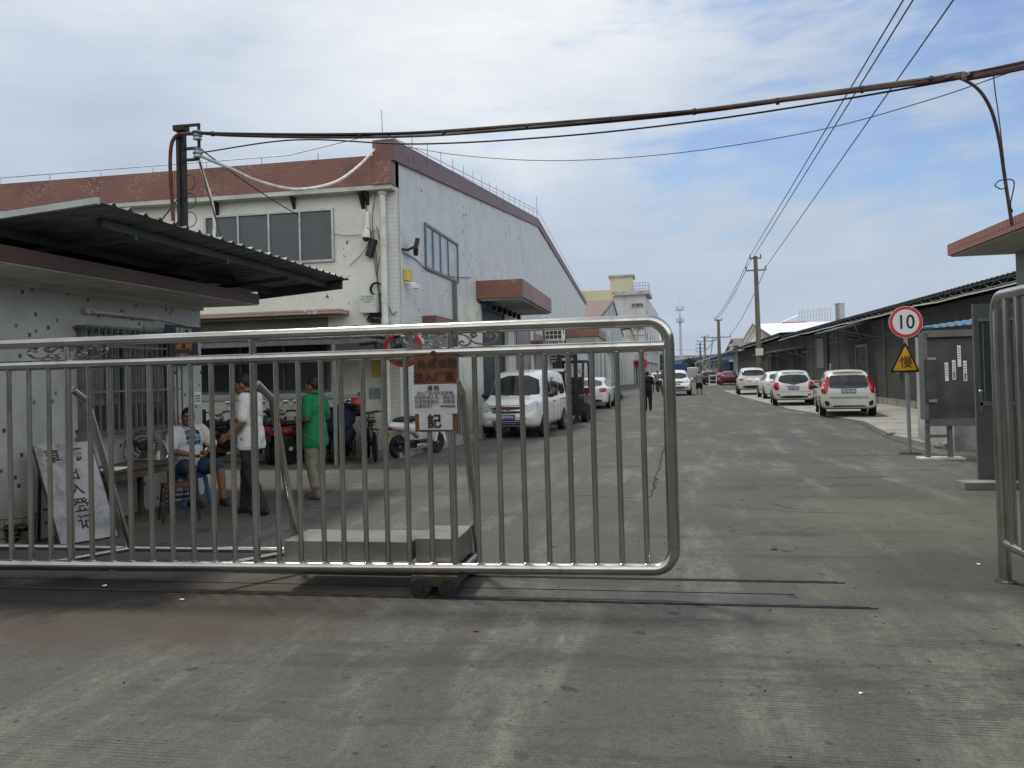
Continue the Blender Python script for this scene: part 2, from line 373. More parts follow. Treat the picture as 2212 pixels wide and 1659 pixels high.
MT['white'] = pm('white_paint', (.75, .75, .72), .4, 0, .08, 3)
MT['yellow'] = pm('yellow_paint', (.62, .50, .10), .5, 0, .15, 3)
MT['ribpanel'] = pm('ivory_sheet', (.60, .62, .55), .5, 0, .1, 1.2, dirt=((.32, .33, .27), .4, 1.2))
MT['navy'] = pm('navy_door', (.012, .016, .028), .5, 0, .3, 2)
MT['greydoor'] = pm('grey_door', (.21, .21, .205), .5, 0, .15, 2)
MT['redpaint'] = pm('red_paint', (.45, .03, .028), .35, 0, .12, 6)
MT['rubber'] = pm('rubber', (.016, .016, .016), .8, 0, .3, 20, bump=.2)
MT['greencable'] = pm('grey_cable', (.10, .10, .10), .6)
MT['whitecable'] = pm('white_cable', (.60, .60, .55), .6)
MT['bluesheet'] = pm('blue_sheet', (.06, .17, .34), .45, 0, .2, 1.5, dirt=((.15, .22, .30), .5, 2))
MT['darkblue'] = pm('dark_blue_sheet', (.02, .045, .15), .5, 0, .2, 1)
MT['corr'] = pm('grey_sheet_underside', (.17, .185, .19), .5, .25, .3, 2.5, dirt=((.035, .033, .03), .6, 3))
MT['corrtop'] = pm('sheet_edge_light', (.45, .48, .47), .5, .2, .15, 3)
MT['gwall'] = None
def guard_tile():
    t = NT('white_mosaic_with_dark_flecks'); sp = t.N.new('ShaderNodeSeparateXYZ'); t.L.new(t.tc, sp.inputs[0])
    v = t.wallvec(); s_ = .047
    sc_ = t.N.new('ShaderNodeVectorMath'); sc_.operation = 'SCALE'; sc_.inputs['Scale'].default_value = 1/s_; t.L.new(v, sc_.inputs[0])
    fl = t.N.new('ShaderNodeVectorMath'); fl.operation = 'FLOOR'; t.L.new(sc_.outputs[0], fl.inputs[0])
    wn = t.N.new('ShaderNodeTexWhiteNoise'); wn.noise_dimensions = '2D'; t.L.new(fl.outputs[0], wn.inputs['Vector'])
    k = t.math('GREATER_THAN', wn.outputs['Value'], .968)
    k2 = t.math('GREATER_THAN', wn.outputs['Value'], .985)
    b = t.N.new('ShaderNodeTexBrick'); b.offset = 0; t.L.new(v, b.inputs['Vector']); b.inputs['Scale'].default_value = 1
    b.inputs['Brick Width'].default_value = s_; b.inputs['Row Height'].default_value = s_; b.inputs['Mortar Size'].default_value = .0035; b.inputs['Bias'].default_value = 0
    b.inputs['Color1'].default_value = (.52, .53, .52, 1); b.inputs['Color2'].default_value = (.49, .50, .49, 1); b.inputs['Mortar'].default_value = (.44, .45, .44, 1)
    low = t.ramp(sp.outputs[2], .0, 1.7, 1, 0)
    blue = t.mix(t.math('MULTIPLY', low, .8), t.mix(t.ramp(wn.outputs['Color'], .2, .8), (.04, .045, .045), (.17, .18, .18)), (.05, .09, .22))
    inner = t.math('MULTIPLY', k, t.math('SUBTRACT', 1.0, b.outputs['Fac']))
    c = t.mix(inner, b.outputs['Color'], blue)
    c = t.mix(t.math('MULTIPLY', k2, .6), c, (.03, .03, .03))
    n = t.noise(1.6, 6, .65); c = t.mix(1., c, t.mix(t.ramp(n, .3, .7), (.78, .77, .74), (1, 1, 1)), 'MULTIPLY')
    d = t.noise(.8, 5, .7, off=6); c = t.mix(t.math('MULTIPLY', t.math('MULTIPLY', t.ramp(d, .5, .7), .55), t.ramp(sp.outputs[2], .1, 1.0, 1, .1)), c, (.13, .11, .09))
    t.bump(b.outputs['Fac'], .15, -.003)
    return t.out(c, .35, 0, .5)
MT['gwall'] = guard_tile()
MT['guardfascia'] = tile('dark_red_mosaic', (.085, .033, .025), (.065, .027, .02), (.075, .045, .035), .05, .05, .12, stain=((.05, .03, .025), .6, 1.5))
MT['pinktile'] = tile('pink_ceramic_tile', (.36, .15, .115), (.32, .13, .10), (.14, .08, .07), .098, .098, .07, offs=0, stain=((.22, .10, .08), .4, 1))
MT['greentile'] = tile('grey_green_tile', (.30, .32, .29), (.27, .29, .265), (.16, .17, .155), .06, .24, .06, offs=0, stain=((.20, .20, .18), .3, 1))

# ------------------------------------------------------------------ ground
def sheet(name, pts, z, mat, kind=True, div=0):
    m = MB(); m.face([(x, y, z) for x, y in pts]); o = m.build(name, mat, smooth=False)
    return struct(o) if kind else o
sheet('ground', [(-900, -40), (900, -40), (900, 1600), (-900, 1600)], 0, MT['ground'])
# raised pale paving on the right where the cars stand, with a broken front edge
pts = [G(2140, 968), G(2075, 963), G(1995, 958), G(1925, 941), G(1868, 912), G(1790, 899)]
m = MB(); edge = [(p.x, p.y) for p in pts]
apr = edge + [(5.4, 34), (5.2, 48), (5.3, 64), (9.6, 64), (9.6, 18), (7.2, 15.2)]
m.prism([(x, y, .0) for x, y in apr], (0, 0, .03)); struct(m.build('pavement', MT['apron'], smooth=False))
# rubble along that edge
rub = MB(); rnd = random.Random(3)
for i in range(46):
    p = G(rnd.uniform(2030, 2110), rnd.uniform(948, 972)); s_ = rnd.uniform(.03, .12)
    rub.box((p.x-s_, p.y-s_*.7, 0), (p.x+s_, p.y+s_*.7, s_*rnd.uniform(.5, 1.0)), .01, rnd.uniform(0, 3))
o = rub.build('rubble', MT['kerb']); o['kind'] = 'stuff'; tag(o, 'broken concrete rubble heaped at the edge of the pale paving below the notice board', 'rubble')
# low platform along the factory's side wall
m = MB(); m.prism([(-8.5, 16.35, 0), (-5.3, 16.2, 0), (-4.55, 20.4, 0), (-4.55, 34, 0), (-5.45, 34, 0), (-5.45, 16.8, 0), (-8.5, 16.8, 0)], (0, 0, .11))
struct(m.build('kerb', MT['kerb'], smooth=False))
m = MB(); m.box((-16, 15.9, 0), (-8.0, 16.8, .06)); struct(m.build('pavement_strip', MT['apron'], smooth=False))
# rails let into the concrete
for y0, x1 in ((5.96, 1.50), (6.64, 1.43)):
    m = MB(); m.box((-9, y0-.035, .001), (x1, y0-.012, .005)); m.box((-9, y0+.012, .001), (x1-.1, y0+.035, .005)); struct(m.build('rail_groove', MT['dark'], smooth=False))
    m = MB(); m.box((-9, y0-.009, -.01), (x1-.05, y0+.009, .009)); struct(m.build('rail', MT['steel_rail'], smooth=False))
m = MB(); m.box((-9, 6.255, .001), (1.0, 6.265, .004)); struct(m.build('concrete_joint', MT['dark'], smooth=False))
# cracks
def crack(pts, w_, seed):
    r = random.Random(seed); P = [V((a.x, a.y, .004)) for a in pts]; fine = []
    for a, b in zip(P, P[1:]):
        k = max(3, int((b-a).length/.16))
        for i in range(k): fine.append(a.lerp(b, i/k)+V((r.uniform(-.03, .03), r.uniform(-.03, .03), 0)))
    fine.append(P[-1]); m = MB(); L_ = []; R_ = []
    for i, p in enumerate(fine):
        q = fine[min(i+1, len(fine)-1)]-fine[max(i-1, 0)]; n = V((-q.y, q.x, 0)).normalized()*w_*r.uniform(.25, 1.2)
        L_.append(m.bm.verts.new(p+n)); R_.append(m.bm.verts.new(p-n))
    for i in range(len(fine)-1): m.bm.faces.new((L_[i], R_[i], R_[i+1], L_[i+1]))
    return struct(m.build('pavement_crack', MT['dark'], smooth=False))
crack([G(1405, 1075), G(1418, 1030), G(1432, 975), G(1440, 950)], .02, 1)
crack([G(1440, 950), G(1446, 915), G(1452, 885)], .02, 2)
crack([G(1405, 1075), G(1330, 1074), G(1235, 1070)], .008, 3)
crack([G(985, 974), G(1040, 975), G(1090, 970)], .012, 4)
crack([G(1540, 1093), G(1700, 1105), G(1950, 1112), G(2090, 1108)], .006, 5)
crack([G(1640, 1082), G(1720, 1100), G(1800, 1102)], .006, 7)
crack([G(1500, 880), G(1640, 888), G(1760, 900)], .012, 6)
crack([G(1840, 905), G(1905, 940), G(1990, 975), G(2060, 985)], .014, 8)

# ------------------------------------------------------------------ factory on the left
XS, YF = -5.45, 16.8
shed = thing('factory_building', 'long white tiled factory with red mosaic parapet, its gable end along the road', 'building', (XS, YF, 0))
def local(m, t):   # parts are modelled in world space and moved under their thing
    bmesh.ops.transform(m.bm, matrix=M.Translation(-V(t.location)), verts=m.bm.verts); return m
def part(m, name, mat, t, parent=None, **k):
    local(m, t); return m.build(name, mat, parent or t, **k)
pk = AX(1160, 472, XS); fr = AX(1265, 650, XS); pk2 = (pk.y, pk.z)
zc = 6.86
def gz(y): return zc-.42+(pk.z-.35-zc+.40)*(y-YF)/(pk.y-YF) if y <= pk.y else pk.z-.37+(fr.z-.3-pk.z+.37)*(y-pk.y)/(fr.y-pk.y)
m = MB(); m.box((-32, YF, 0), (XS-.003, YF+.3, 6.5)); part(m, 'front_wall', MT['frontwall'], shed, smooth=False)
m = MB(); m.prism([(XS, YF-.003, 0), (XS, YF-.003, zc-.4), (XS, pk.y, gz(pk.y)), (XS, fr.y, gz(fr.y)), (XS, fr.y, 0)], (-.3, 0, 0)); part(m, 'gable_wall', MT['sidewall'], shed, smooth=False)
# parapet bands
m = MB(); m.box((-32, YF-.28, 5.90), (-5.86, YF+.28, 6.54)); m.box((-5.86, YF-.31, 5.9), (XS-.0, YF+.3, zc)); part(m, 'parapet', MT['redmosaic'], shed, smooth=False)
m = MB(); m.prism([(XS+.07, YF-.312, zc+.003), (XS+.07, pk.y, pk.z), (XS+.07, fr.y, fr.z), (XS+.07, fr.y, fr.z-.34), (XS+.07, pk.y, pk.z-.40), (XS+.07, YF-.312, zc-.46)], (-.4, 0, 0)); part(m, 'gable_parapet', MT['redside'], shed, smooth=False)
m = MB(); m.box((-32, YF-.27, 5.80), (XS-.02, YF-.003, 5.897)); part(m, 'soffit', MT['soffit'], shed, smooth=False)
m = MB(); m.box((-32, YF+.3, 6.2), (XS-.6, fr.y, 6.3)); part(m, 'roof', MT['corr'], shed, smooth=False)
# lightning rail on both parapets
m = MB(); top = [(-31, YF-.1, 6.72)]+[(-31+i*2.1, YF-.1, 6.74) for i in range(1, 12)]+[(-5.9, YF-.1, 7.05)]
m.tube(top, .012, 5); m.tube([(-5.7, YF, 7.1), (XS, pk.y, pk.z+.45), (XS, fr.y, fr.z+.4)], .012, 5); m.tube([(-5.7, YF, 7.0), (XS, pk.y, pk.z+.3)], .008, 5)
for i in range(13): x = -7.2-i*1.35; m.tube([(x, YF-.1, 6.5), (x, YF-.1, 6.74)], .012, 5)
for i in range(1, 18):
    y = YF+(pk.y-YF)*i/17; z = zc+(pk.z-zc)*i/17; m.tube([(XS, y, z-.1), (XS, y, z+.42)], .012, 5)
m.tube([(-5.72, YF, zc), (-5.74, YF, zc+.75)], .012, 6); m.tube([(XS, pk.y, pk.z), (XS, pk.y, pk.z+1.1)], .02, 6)
part(m, 'lightning_rail', MT['alu'], shed)
# upper front window
def window(t, y, x0, x1, z0, z1, xs, glassmat, framemat, axis='Y', fw_=.05, dep=.06):
    m = MB(); g = MB()
    def b(a0, a1, c0, c1, d0, d1, mm):
        if axis == 'Y': mm.box((a0, y-d1, c0), (a1, y-d0, c1))
        else: mm.box((y+d0, a0, c0), (y+d1, a1, c1))
    b(x0-fw_, x1+fw_, z1, z1+fw_, 0, dep, m); b(x0-fw_, x1+fw_, z0-fw_, z0, 0, dep, m)
    b(x0-fw_, x0, z0, z1, 0, dep-.002, m); b(x1, x1+fw_, z0, z1, 0, dep-.002, m)
    for q in xs: b(q-.022, q+.022, z0, z1, 0, dep-.004, m)
    f = part(m, 'window', framemat, t, smooth=False)
    b(x0, x1, z0, z1, .004, .02, g); part(g, 'pane', glassmat, t, parent=f, smooth=False); return f
xw = [AY(u, 520, YF).x for u in (517, 583, 650)]
window(shed, YF, -9.98, -6.95, 4.37, 5.46, xw, MT['tinted'], MT['alu'])
window(shed, YF, -10.3, -7.12, 1.48, 2.52, [-9.2, -8.15], MT['glass'], MT['frame_grey'])
m = MB(); m.box((-10.3, YF-.03, 2.60), (-7.1, YF-.002, 3.08)); part(m, 'boarded_panel', pm('drab_board', (.17, .16, .12), .85, var=.15, scale=1), shed, smooth=False)
window(shed, YF, -15.0, -11.2, 4.37, 5.46, [-14, -13, -12], MT['tinted'], MT['alu'])
m = MB(); m.box((-11, YF-.52, 3.12), (-6.6, YF-.002, 3.22), .006); part(m, 'window_ledge', MT['redchip'], shed, smooth=False)
m = MB(); m.box((-11, YF-.07, 1.28), (-6.3, YF-.001, 1.36)); part(m, 'sill', MT['soffit'], shed, smooth=False)
# side window
a, b_ = AX(917, 483, XS), AX(980, 605, XS)
window(shed, XS, a.y, AX(985, 520, XS).y, b_.z+.02, a.z-.05, [a.y+.62, a.y+1.35, a.y+2.15], MT['paleglass'], MT['frame_grey'], 'X', .07, .05)
# big red canopy over the loading doorway
cy0, cy1, cx1, cz1, cz0 = 24.7, 31.9, -3.95, 4.70, 4.13
m = MB(); m.box((XS+.002, cy0, cz0), (cx1, cy1, cz1), .01); c_ = part(m, 'canopy', MT['redmosaic'], shed, smooth=False)
m = MB(); m.box((XS+.1, cy0+.1, cz0-.05), (cx1-.08, cy1-.1, cz0-.003)); part(m, 'canopy_soffit', MT['plaster'], shed, parent=c_, smooth=False)
for k in range(7):
    y = cy0+.5+k; m = MB(); m.box((XS+.2, y-.05, cz0-.26), (XS+.34, y+.05, cz0-.052)); part(m, 'canopy_bracket', MT['blackmetal'], shed, parent=c_)
# ribbed ivory sheets, doors
m = MB(); y0, y1 = AX(979, 640, XS).y, AX(1037, 650, XS).y
k = int((y1-y0)/.2)
for i in range(k): m.box((XS+.003, y0+i*(y1-y0)/k, .1), (XS+.05+(.02 if i % 2 else 0), y0+(i+1)*(y1-y0)/k-.004, 3.98))
part(m, 'sheet_panel', MT['ribpanel'], shed, smooth=False)
m = MB(); m.box((XS+.003, y0-.12, .1), (XS+.12, y0-.004, 4.3)); part(m, 'panel_post', MT['frame_grey'], shed, smooth=False)
m = MB(); m.box((XS+.003, y1, 4.0), (XS+.5, y1+.8, 4.12)); part(m, 'sheet_edge', MT['bluesheet'], shed, smooth=False)
yd0, yd1 = y1+.02, AX(1086, 760, XS).y
m = MB(); m.box((XS+.003, yd0, .1), (XS+.03, yd1, 3.9)); d_ = part(m, 'dark_doorway', MT['navy'], shed, smooth=False)  # dark panel stands in for the shade inside an open doorway
m = MB(); m.box((XS+.003, yd1, .1), (XS+.09, yd1+.12, 4.0)); m.box((XS+.003, yd0, 3.9), (XS+.08, yd1, 4.0)); part(m, 'door_frame', MT['frame_grey'], shed, parent=d_, smooth=False)
for ya, yb, zt, mt in ((yd1+.9, yd1+2.3, 3.5, 'ribpanel'), (yd1+2.8, yd1+6.2, 3.6, 'greydoor'), (yd1+8, yd1+12, 3.6, 'greydoor'), (yd1+15, yd1+19, 3.6, 'navy')):
    m = MB(); m.box((XS+.003, ya, .05), (XS+.05, yb, zt)); m.box((XS+.003, ya-.1, .05), (XS+.09, ya-.003, zt+.1)); m.box((XS+.003, yb+.003, .05), (XS+.09, yb+.1, zt+.1)); part(m, 'door', MT[mt], shed, smooth=False)
# small red ledges on the side wall
for u0, u1, v, h, pr in ((912, 978, 682, .22, .35), (1145, 1180, 736, .3, .6)):
    p0, p1 = AX(u0, v, XS), AX(u1, v+4, XS); m = MB(); m.box((XS+.002, p0.y, p0.z-h), (XS+pr, p1.y, p0.z), .008); part(m, 'door_ledge', MT['redside'], shed, smooth=False)
m = MB(); p0, p1 = AX(916, 700, XS), AX(976, 760, XS); m.box((XS+.003, p0.y, .11), (XS+.02, p1.y, p0.z-.25)); part(m, 'side_door', MT['greydoor'], shed, smooth=False)
# drain pipe, wall gear
m = MB(); px = AY(826, 500, YF).x+.05; m.cyl((px, YF-.1, .12), (px, YF-.1, 5.85), .075, n=16)
for z in (1.5, 2.9, 3.35, 4.6): m.cyl((px, YF-.1, z), (px, YF-.1, z+.09), .084, n=16)
m.cyl((px, YF-.1, 5.72), (px, YF-.1, 5.86), .1, n=16); part(m, 'drain_pipe', MT['pvc'], shed)
bx0 = AY(782, 645, YF).x; m = MB(); m.box((bx0, YF-.20, 3.13), (bx0+.42, YF-.003, 3.52), .012); b1 = part(m, 'meter_box', MT['greybox'], shed, smooth=False)
m = MB(); m.box((bx0+.40, YF-.215, 3.15), (bx0+.424, YF-.202, 3.50)); m.cyl((bx0+.36, YF-.22, 3.3), (bx0+.36, YF-.2, 3.3), .012); part(m, 'box_hinge', MT['alu'], shed, parent=b1)
MT['greenink'] = pm('green_ink', (.10, .32, .26), .6)
for i, (s_, k, x) in enumerate((('▼ 中国电信', .05, .20), ('CHINA TELECOM', .042, .20), ('小心触电', .042, .2))):
    text(s_, k, MT['greenink'], V((bx0+x, YF-.203, 3.48-.055*i))-shed.location, (1, 0, 0), (0, 0, 1), parent=b1, depth=.001)
for u, v in ((785, 436), (470, 452), (794, 428)):
    m = MB(); p = AY(u, v, YF); m.prism([(p.x-.04, YF-.003, p.z+.16), (p.x-.04, YF-.003, p.z-.16), (p.x-.04, YF-.26, p.z+.16)], (.08, 0, 0)); part(m, 'wall_bracket', MT['blackmetal'], shed, smooth=False)
m = MB(); p = AY(636, 440, YF); m.prism([(p.x-.03, YF-.003, p.z+.13), (p.x-.03, YF-.003, p.z-.13), (p.x-.03, YF-.2, p.z+.13)], (.06, 0, 0))
part(m, 'wall_bracket', MT['blackmetal'], shed, smooth=False)
# dome camera and speaker box beside the pipe
c0 = AY(798, 512, YF); m = MB(); m.box((c0.x-.05, YF-.1, c0.z+.02), (c0.x+.03, YF-.003, c0.z+.55), .01); m.tube([(c0.x, YF-.05, c0.z+.2), (c0.x, YF-.2, c0.z+.2), (c0.x, YF-.22, c0.z+.1)], .02, 8); m.lathe([(.02, .12), (.085, .1), (.095, 0), (.09, -.05)], (c0.x, YF-.22, c0.z)); cm = part(m, 'dome_camera', MT['white'], shed)
m = MB(); m.ell((c0.x, YF-.22, c0.z-.06), (.075, .075, .08)); part(m, 'camera_lens', MT['black'], shed, parent=cm)
p = AY(805, 537, YF); m = MB(); m.box((p.x-.07, YF-.16, p.z-.2), (p.x+.07, YF-.003, p.z+.2), .015, mat=M.Translation(p) @ M.Rotation(rad(18), 4, 'Y') @ M.Translation(-p)); part(m, 'flood_lamp', MT['black'], shed, smooth=False)
# cables on the front wall
m = MB(); q = lambda u, v, d=.05: AY(u, v, YF) - V((0, d, 0))
m.tube(spline([q(800, 372), q(789, 390), q(795, 470), q(806, 520), q(812, 575), q(822, 640)]), .012, 6)
m.tube(spline([q(812, 420), q(806, 480), q(815, 560), q(818, 620), q(826, 660)]), .01, 6)
m.tube(spline([q(815, 490), q(824, 540), q(816, 590), q(820, 640), q(828, 690)]), .01, 6)
m.tube(spline([q(717, 504), q(750, 510), q(790, 506), q(812, 498)]), .008, 6); m.tube(spline([q(757, 575), q(790, 540), q(806, 500)]), .008, 6)
m.tube(spline([q(835, 660), q(842, 665), q(850, 680), q(858, 673)]), .012, 6)
part(m, 'wall_cable', MT['greencable'], shed)
p = q(816, 625); m = MB()
for k in range(3): m.tube([(p.x+(.13+.008*k)*math.cos(a*.2618), p.y-.02*k, p.z+(.13+.006*k)*math.sin(a*.2618)) for a in range(24)], .014, 6, closed=True)
part(m, 'cable_coil', MT['black'], shed)
m = MB(); p = q(815, 690)
for k in range(4): m.tube([(p.x+(.22-.03*k)*math.cos(a*.2618), p.y-.02*k, p.z+.03*k+(.07+.006*k)*math.sin(a*.2618)) for a in range(24)], .014, 6, closed=True)
part(m, 'cable_coil', MT['black'], shed)
# floodlight, yellow box, camera on the side wall near the corner
p = AX(880, 536, XS); m = MB(); rt = M.Translation((XS+.25, p.y-.1, p.z)) @ M.Rotation(rad(-38), 4, 'X') @ M.Rotation(rad(12), 4, 'Z'); m.box((-.05, -.12, -.17), (.05, .12, .17), .01, mat=rt); m.tube([(XS, p.y-.5, p.z-.1), (XS+.12, p.y-.35, p.z-.1), (XS+.22, p.y-.15, p.z)], .03, 8)
fl = part(m, 'flood_light', MT['black'], shed, smooth=False); m = MB(); m.box((.052, -.09, -.12), (.058, .09, .12), mat=rt); part(m, 'lamp_glass', MT['paleglass'], shed, parent=fl, smooth=False)
p = AX(875, 595, XS); m = MB(); m.box((XS+.003, p.y-.12, p.z-.13), (XS+.1, p.y+.25, p.z+.13), .01); part(m, 'yellow_box', MT['yellow'], shed, smooth=False)
p = AX(886, 622, XS); m = MB(); m.tube([(XS, p.y-.45, p.z+.08), (XS+.22, p.y-.3, p.z+.06)], .02, 8); m.box((XS+.16, p.y-.42, p.z-.05), (XS+.26, p.y-.12, p.z+.05), .01); part(m, 'bullet_camera', MT['white'], shed, smooth=False)
m = MB(); m.tube([(XS+.02, YF+.18, .2), (XS+.02, YF+.18, 6.5)], .016, 6); part(m, 'conduit', MT['pvc'], shed)
m = MB(); q2 = lambda u, v: AX(u, v, XS)+V((.03, 0, 0)); m.tube(spline([q2(868, 545), q2(895, 560), q2(925, 585), q2(975, 598), q2(1015, 600)]), .012, 6); part(m, 'side_cable', MT['greencable'], shed)
# outdoor units and louvres along the side wall
MT['grille'] = pm('dark_grille', (.05, .05, .05), .6)
def acunit(t, x, y, z, w_=.85, h=.62, d=.32):
    m = MB(); m.box((x, y, z), (x+d, y+w_, z+h), .015); m.box((x, y+.05, z-.05), (x+d+.05, y+.1, z-.003)); a = part(m, 'outdoor_unit', MT['white'], t, smooth=False)
    g = MB()
    for i in range(4):
        for j in range(4): g.box((x+.04+i*(d-.06)/4, y-.006, z+.06+j*(h-.1)/4), (x+.03+(i+1)*(d-.06)/4-.02, y-.002, z+.06+(j+1)*(h-.1)/4-.03))
    g.lathe([(.22, 0), (.22, .006)], (x+d+.002, y+w_*.38, z+h/2), (1, 0, 0)); part(g, 'fan_grille', MT['grille'], t, parent=a, smooth=False)
    return a
p = AX(1178, 722, XS); acunit(shed, XS+.1, p.y-1, p.z-.35, 1.2, .95, .9)
for k in range(4):
    m = MB(); y = p.y+1.2+k*.75
    for j in range(14): m.box((XS+.003, y, 2.3+j*.17), (XS+.5-.02*(j % 2), y+.55, 2.4+j*.17))
    part(m, 'louvre', MT['alu'], shed, smooth=False)

# round convex mirror on a post, motorbike awning
mp_ = AY(872, 752, 15.9)
mir = thing('traffic_mirror', 'round convex traffic mirror with red rim in front of the factory corner', 'mirror', (mp_.x, 15.9, 0))
m = MB(); m.lathe([(.40, -.02), (.40, .06), (.33, .07)], (0, 0, mp_.z), (.22, -1, -.26), 40); m.build('rim', MT['redpaint'], mir)
t_ = NT('mirror_glass'); MT['mirror'] = t_.out((.55, .57, .58), .06, 1.)
m = MB(); m.lathe([(.335, .068), (.28, .09), (.2, .11), (.1, .122), (.001, .126)], (0, 0, mp_.z), (.22, -1, -.26), 40); m.build('mirror_face', MT['mirror'], mir, ang=60)
m = MB(); m.cyl((0, .06, .1), (0, .06, mp_.z+.1), .035); m.box((-.03, -.02, mp_.z-.05), (.03, .1, mp_.z+.05)); m.build('post', MT['alu'], mir)
aw = thing('bike_awning', 'low corrugated awning over the motorbikes along the front wall', 'awning', (-8.5, YF, 0))
e0 = AY(793, 727, 14.9); e1 = AY(848, 712, YF-.02)
m = MB(); n_ = 60; x0, x1 = -14., e0.x
for i in range(n_*2):
    pass
prev = None
for i in range(241):
    x = x0+(x1-x0)*i/240; dz = .035*max(0, math.cos(i*.55)); a = m.bm.verts.new((x, 14.9, e0.z+dz)); b = m.bm.verts.new((x+(e1.x-e0.x)*0+.25, YF-.04, e1.z+dz+.1)); c = m.bm.verts.new((x, 14.9, e0.z+dz-.012))
    if prev: m.bm.faces.new((prev[0], a, b, prev[1])); m.bm.faces.new((prev[2], c, a, prev[0]))
    prev = (a, b, c)
part(m, 'roof_sheet', MT['corr'], aw, smooth=False)
m = MB(); m.box((x0, 14.92, e0.z-.12), (x1, 14.98, e0.z-.015)); m.box((x1-.06, 14.98, e0.z-.1), (x1, YF-.01, e0.z-.02)); m.tube([(x1-.02, 14.9, e0.z+.02), (x1+.26, YF-.05, e1.z+.08)], .03, 8); m.box((x0, 16.0, e0.z-.02), (x1, 16.05, e0.z+.05)); part(m, 'beam', MT['frame_grey'], aw, smooth=False)
m = MB(); xx = AY(846/1, 735, 14.95).x; px_ = AY(852, 740, 14.95).x
pp = G(852, 1010); m.box((x1-.75, 14.93, .0), (x1-.69, 14.99, e0.z-.12)); part(m, 'post', MT['alu'], aw, smooth=False)
p = AY(795, 740, 14.8); m = MB(); m.cyl((p.x-.12, 14.7, p.z-.02), (p.x+.14, 14.9, p.z+.02), .045); m.cyl((p.x-.14, 14.69, p.z-.022), (p.x-.12, 14.7, p.z-.02), .038); m.tube([(p.x+.1, 14.88, p.z), (p.x+.12, 14.96, p.z-.12)], .02, 8)
tag(m.build('security_camera', MT['black']), 'black bullet security camera under the front edge of the motorbike awning', 'camera')
# yellow and blue notices on the front wall
for u0, v0, u1, v1, mt, lab in ((802, 757, 822, 815, 'yellow', 'faded yellow notice stuck on the front wall beside the drain pipe'), (797, 838, 822, 862, 'bluepaper', 'small pale blue notice on the front wall below the yellow notice')):
    if mt not in MT: MT[mt] = pm(mt, (.22, .32, .36), .6)
    a, b = AY(u0, v0, YF), AY(u1, v1, YF); m = MB(); m.box((a.x, YF-.012, b.z), (b.x, YF-.003, a.z)); tag(m.build('wall_notice', MT[mt], smooth=False), lab, 'notice')
# ------------------------------------------------------------------ guardhouse on the left
GX, GY1 = -6.8, 11.2
gh = thing('guardhouse', 'guardhouse with white mosaic wall flecked with dark tiles, dark red roof edge and barred window', 'guardhouse', (GX, GY1, 0))
m = MB(); m.box((-11, 7.0, 0), (GX, GY1, 2.87)); part(m, 'wall', MT['gwall'], gh, smooth=False)
m = MB(); m.box((-11.5, 6.5, 2.86), (-5.9, GY1+.15, 2.862)); m.box((-11.5, 6.45, 2.864), (-5.92, GY1+.13, 2.89)); part(m, 'soffit', MT['soffit'], gh, smooth=False)
m = MB(); m.box((-11.5, 6.4, 2.875), (-5.9, GY1+.15, 3.03), .004); part(m, 'roof_slab', MT['guardfascia'], gh, smooth=False)
m = MB(); m.box((GX+.002, 7, 2.80), (GX+.06, GY1, 2.86)); part(m, 'cornice', MT['soffit'], gh, smooth=False)
# barred window
wy0, wy1, wz0, wz1 = 8.55, 10.36, 1.10, 2.40
m = MB(); m.box((GX+.003, wy0, wz0), (GX+.012, wy1, wz1)); pane = part(m, 'window', MT['glass'], gh, smooth=False)
m = MB()
for z in (wz0, wz1): m.box((GX+.013, wy0-.05, z-.03), (GX+.07, wy1+.05, z+.03))
for y in (wy0, wy1, (wy0+wy1)/2-.1): m.box((GX+.013, y-.03, wz0+.03), (GX+.068, y+.03, wz1-.03))
part(m, 'window_frame', MT['frame_grey'], gh, parent=pane, smooth=False)
m = MB(); gx = GX+.16
n_ = 17
for z in (wz0-.04, wz1+.02, 1.62, wz1-.22): m.box((gx-.012, wy0-.08, z-.013), (gx+.012, wy1+.08, z+.013))
for i in range(n_+1): y = wy0-.07+(wy1-wy0+.14)*i/n_; m.box((gx-.009, y-.009, wz0-.03), (gx+.009, y+.009, wz1+.01))
for y in (wy0-.07, wy1+.07):
    for z in (wz0-.03, wz1): m.box((GX+.002, y-.012, z-.012), (gx-.012, y+.012, z+.012))
part(m, 'window_bars', MT['frame_grey'], gh, parent=pane, smooth=False)
for a, b in ((wy0+.08, wy0+.75), ((wy0+wy1)/2, wy1-.1)):
    m = MB()
    k = int((b-a)/.09)
    for i in range(k): m.box((GX+.0125, a+i*.09, wz0+.35), (GX+.02, a+i*.09+.07, wz1-.03))
    part(m, 'curtain', pm('drab_curtain', (.16, .16, .15), .8), gh, parent=pane, smooth=False)
m = MB(); m.box((GX+.002, 8.62, 2.575), (GX+.07, 10.05, 2.64), .01); m.cyl((GX+.10, 8.7, 2.60), (GX+.10, 9.97, 2.60), .018); part(m, 'tube_lamp', MT['whitewash'], gh)
m = MB(); m.tube([(GX+.02, 10.05, 2.61), (GX+.02, 10.7, 2.56), (GX+.02, 11.1, 2.50)], .014, 6); part(m, 'wall_cable', MT['pvc'], gh)
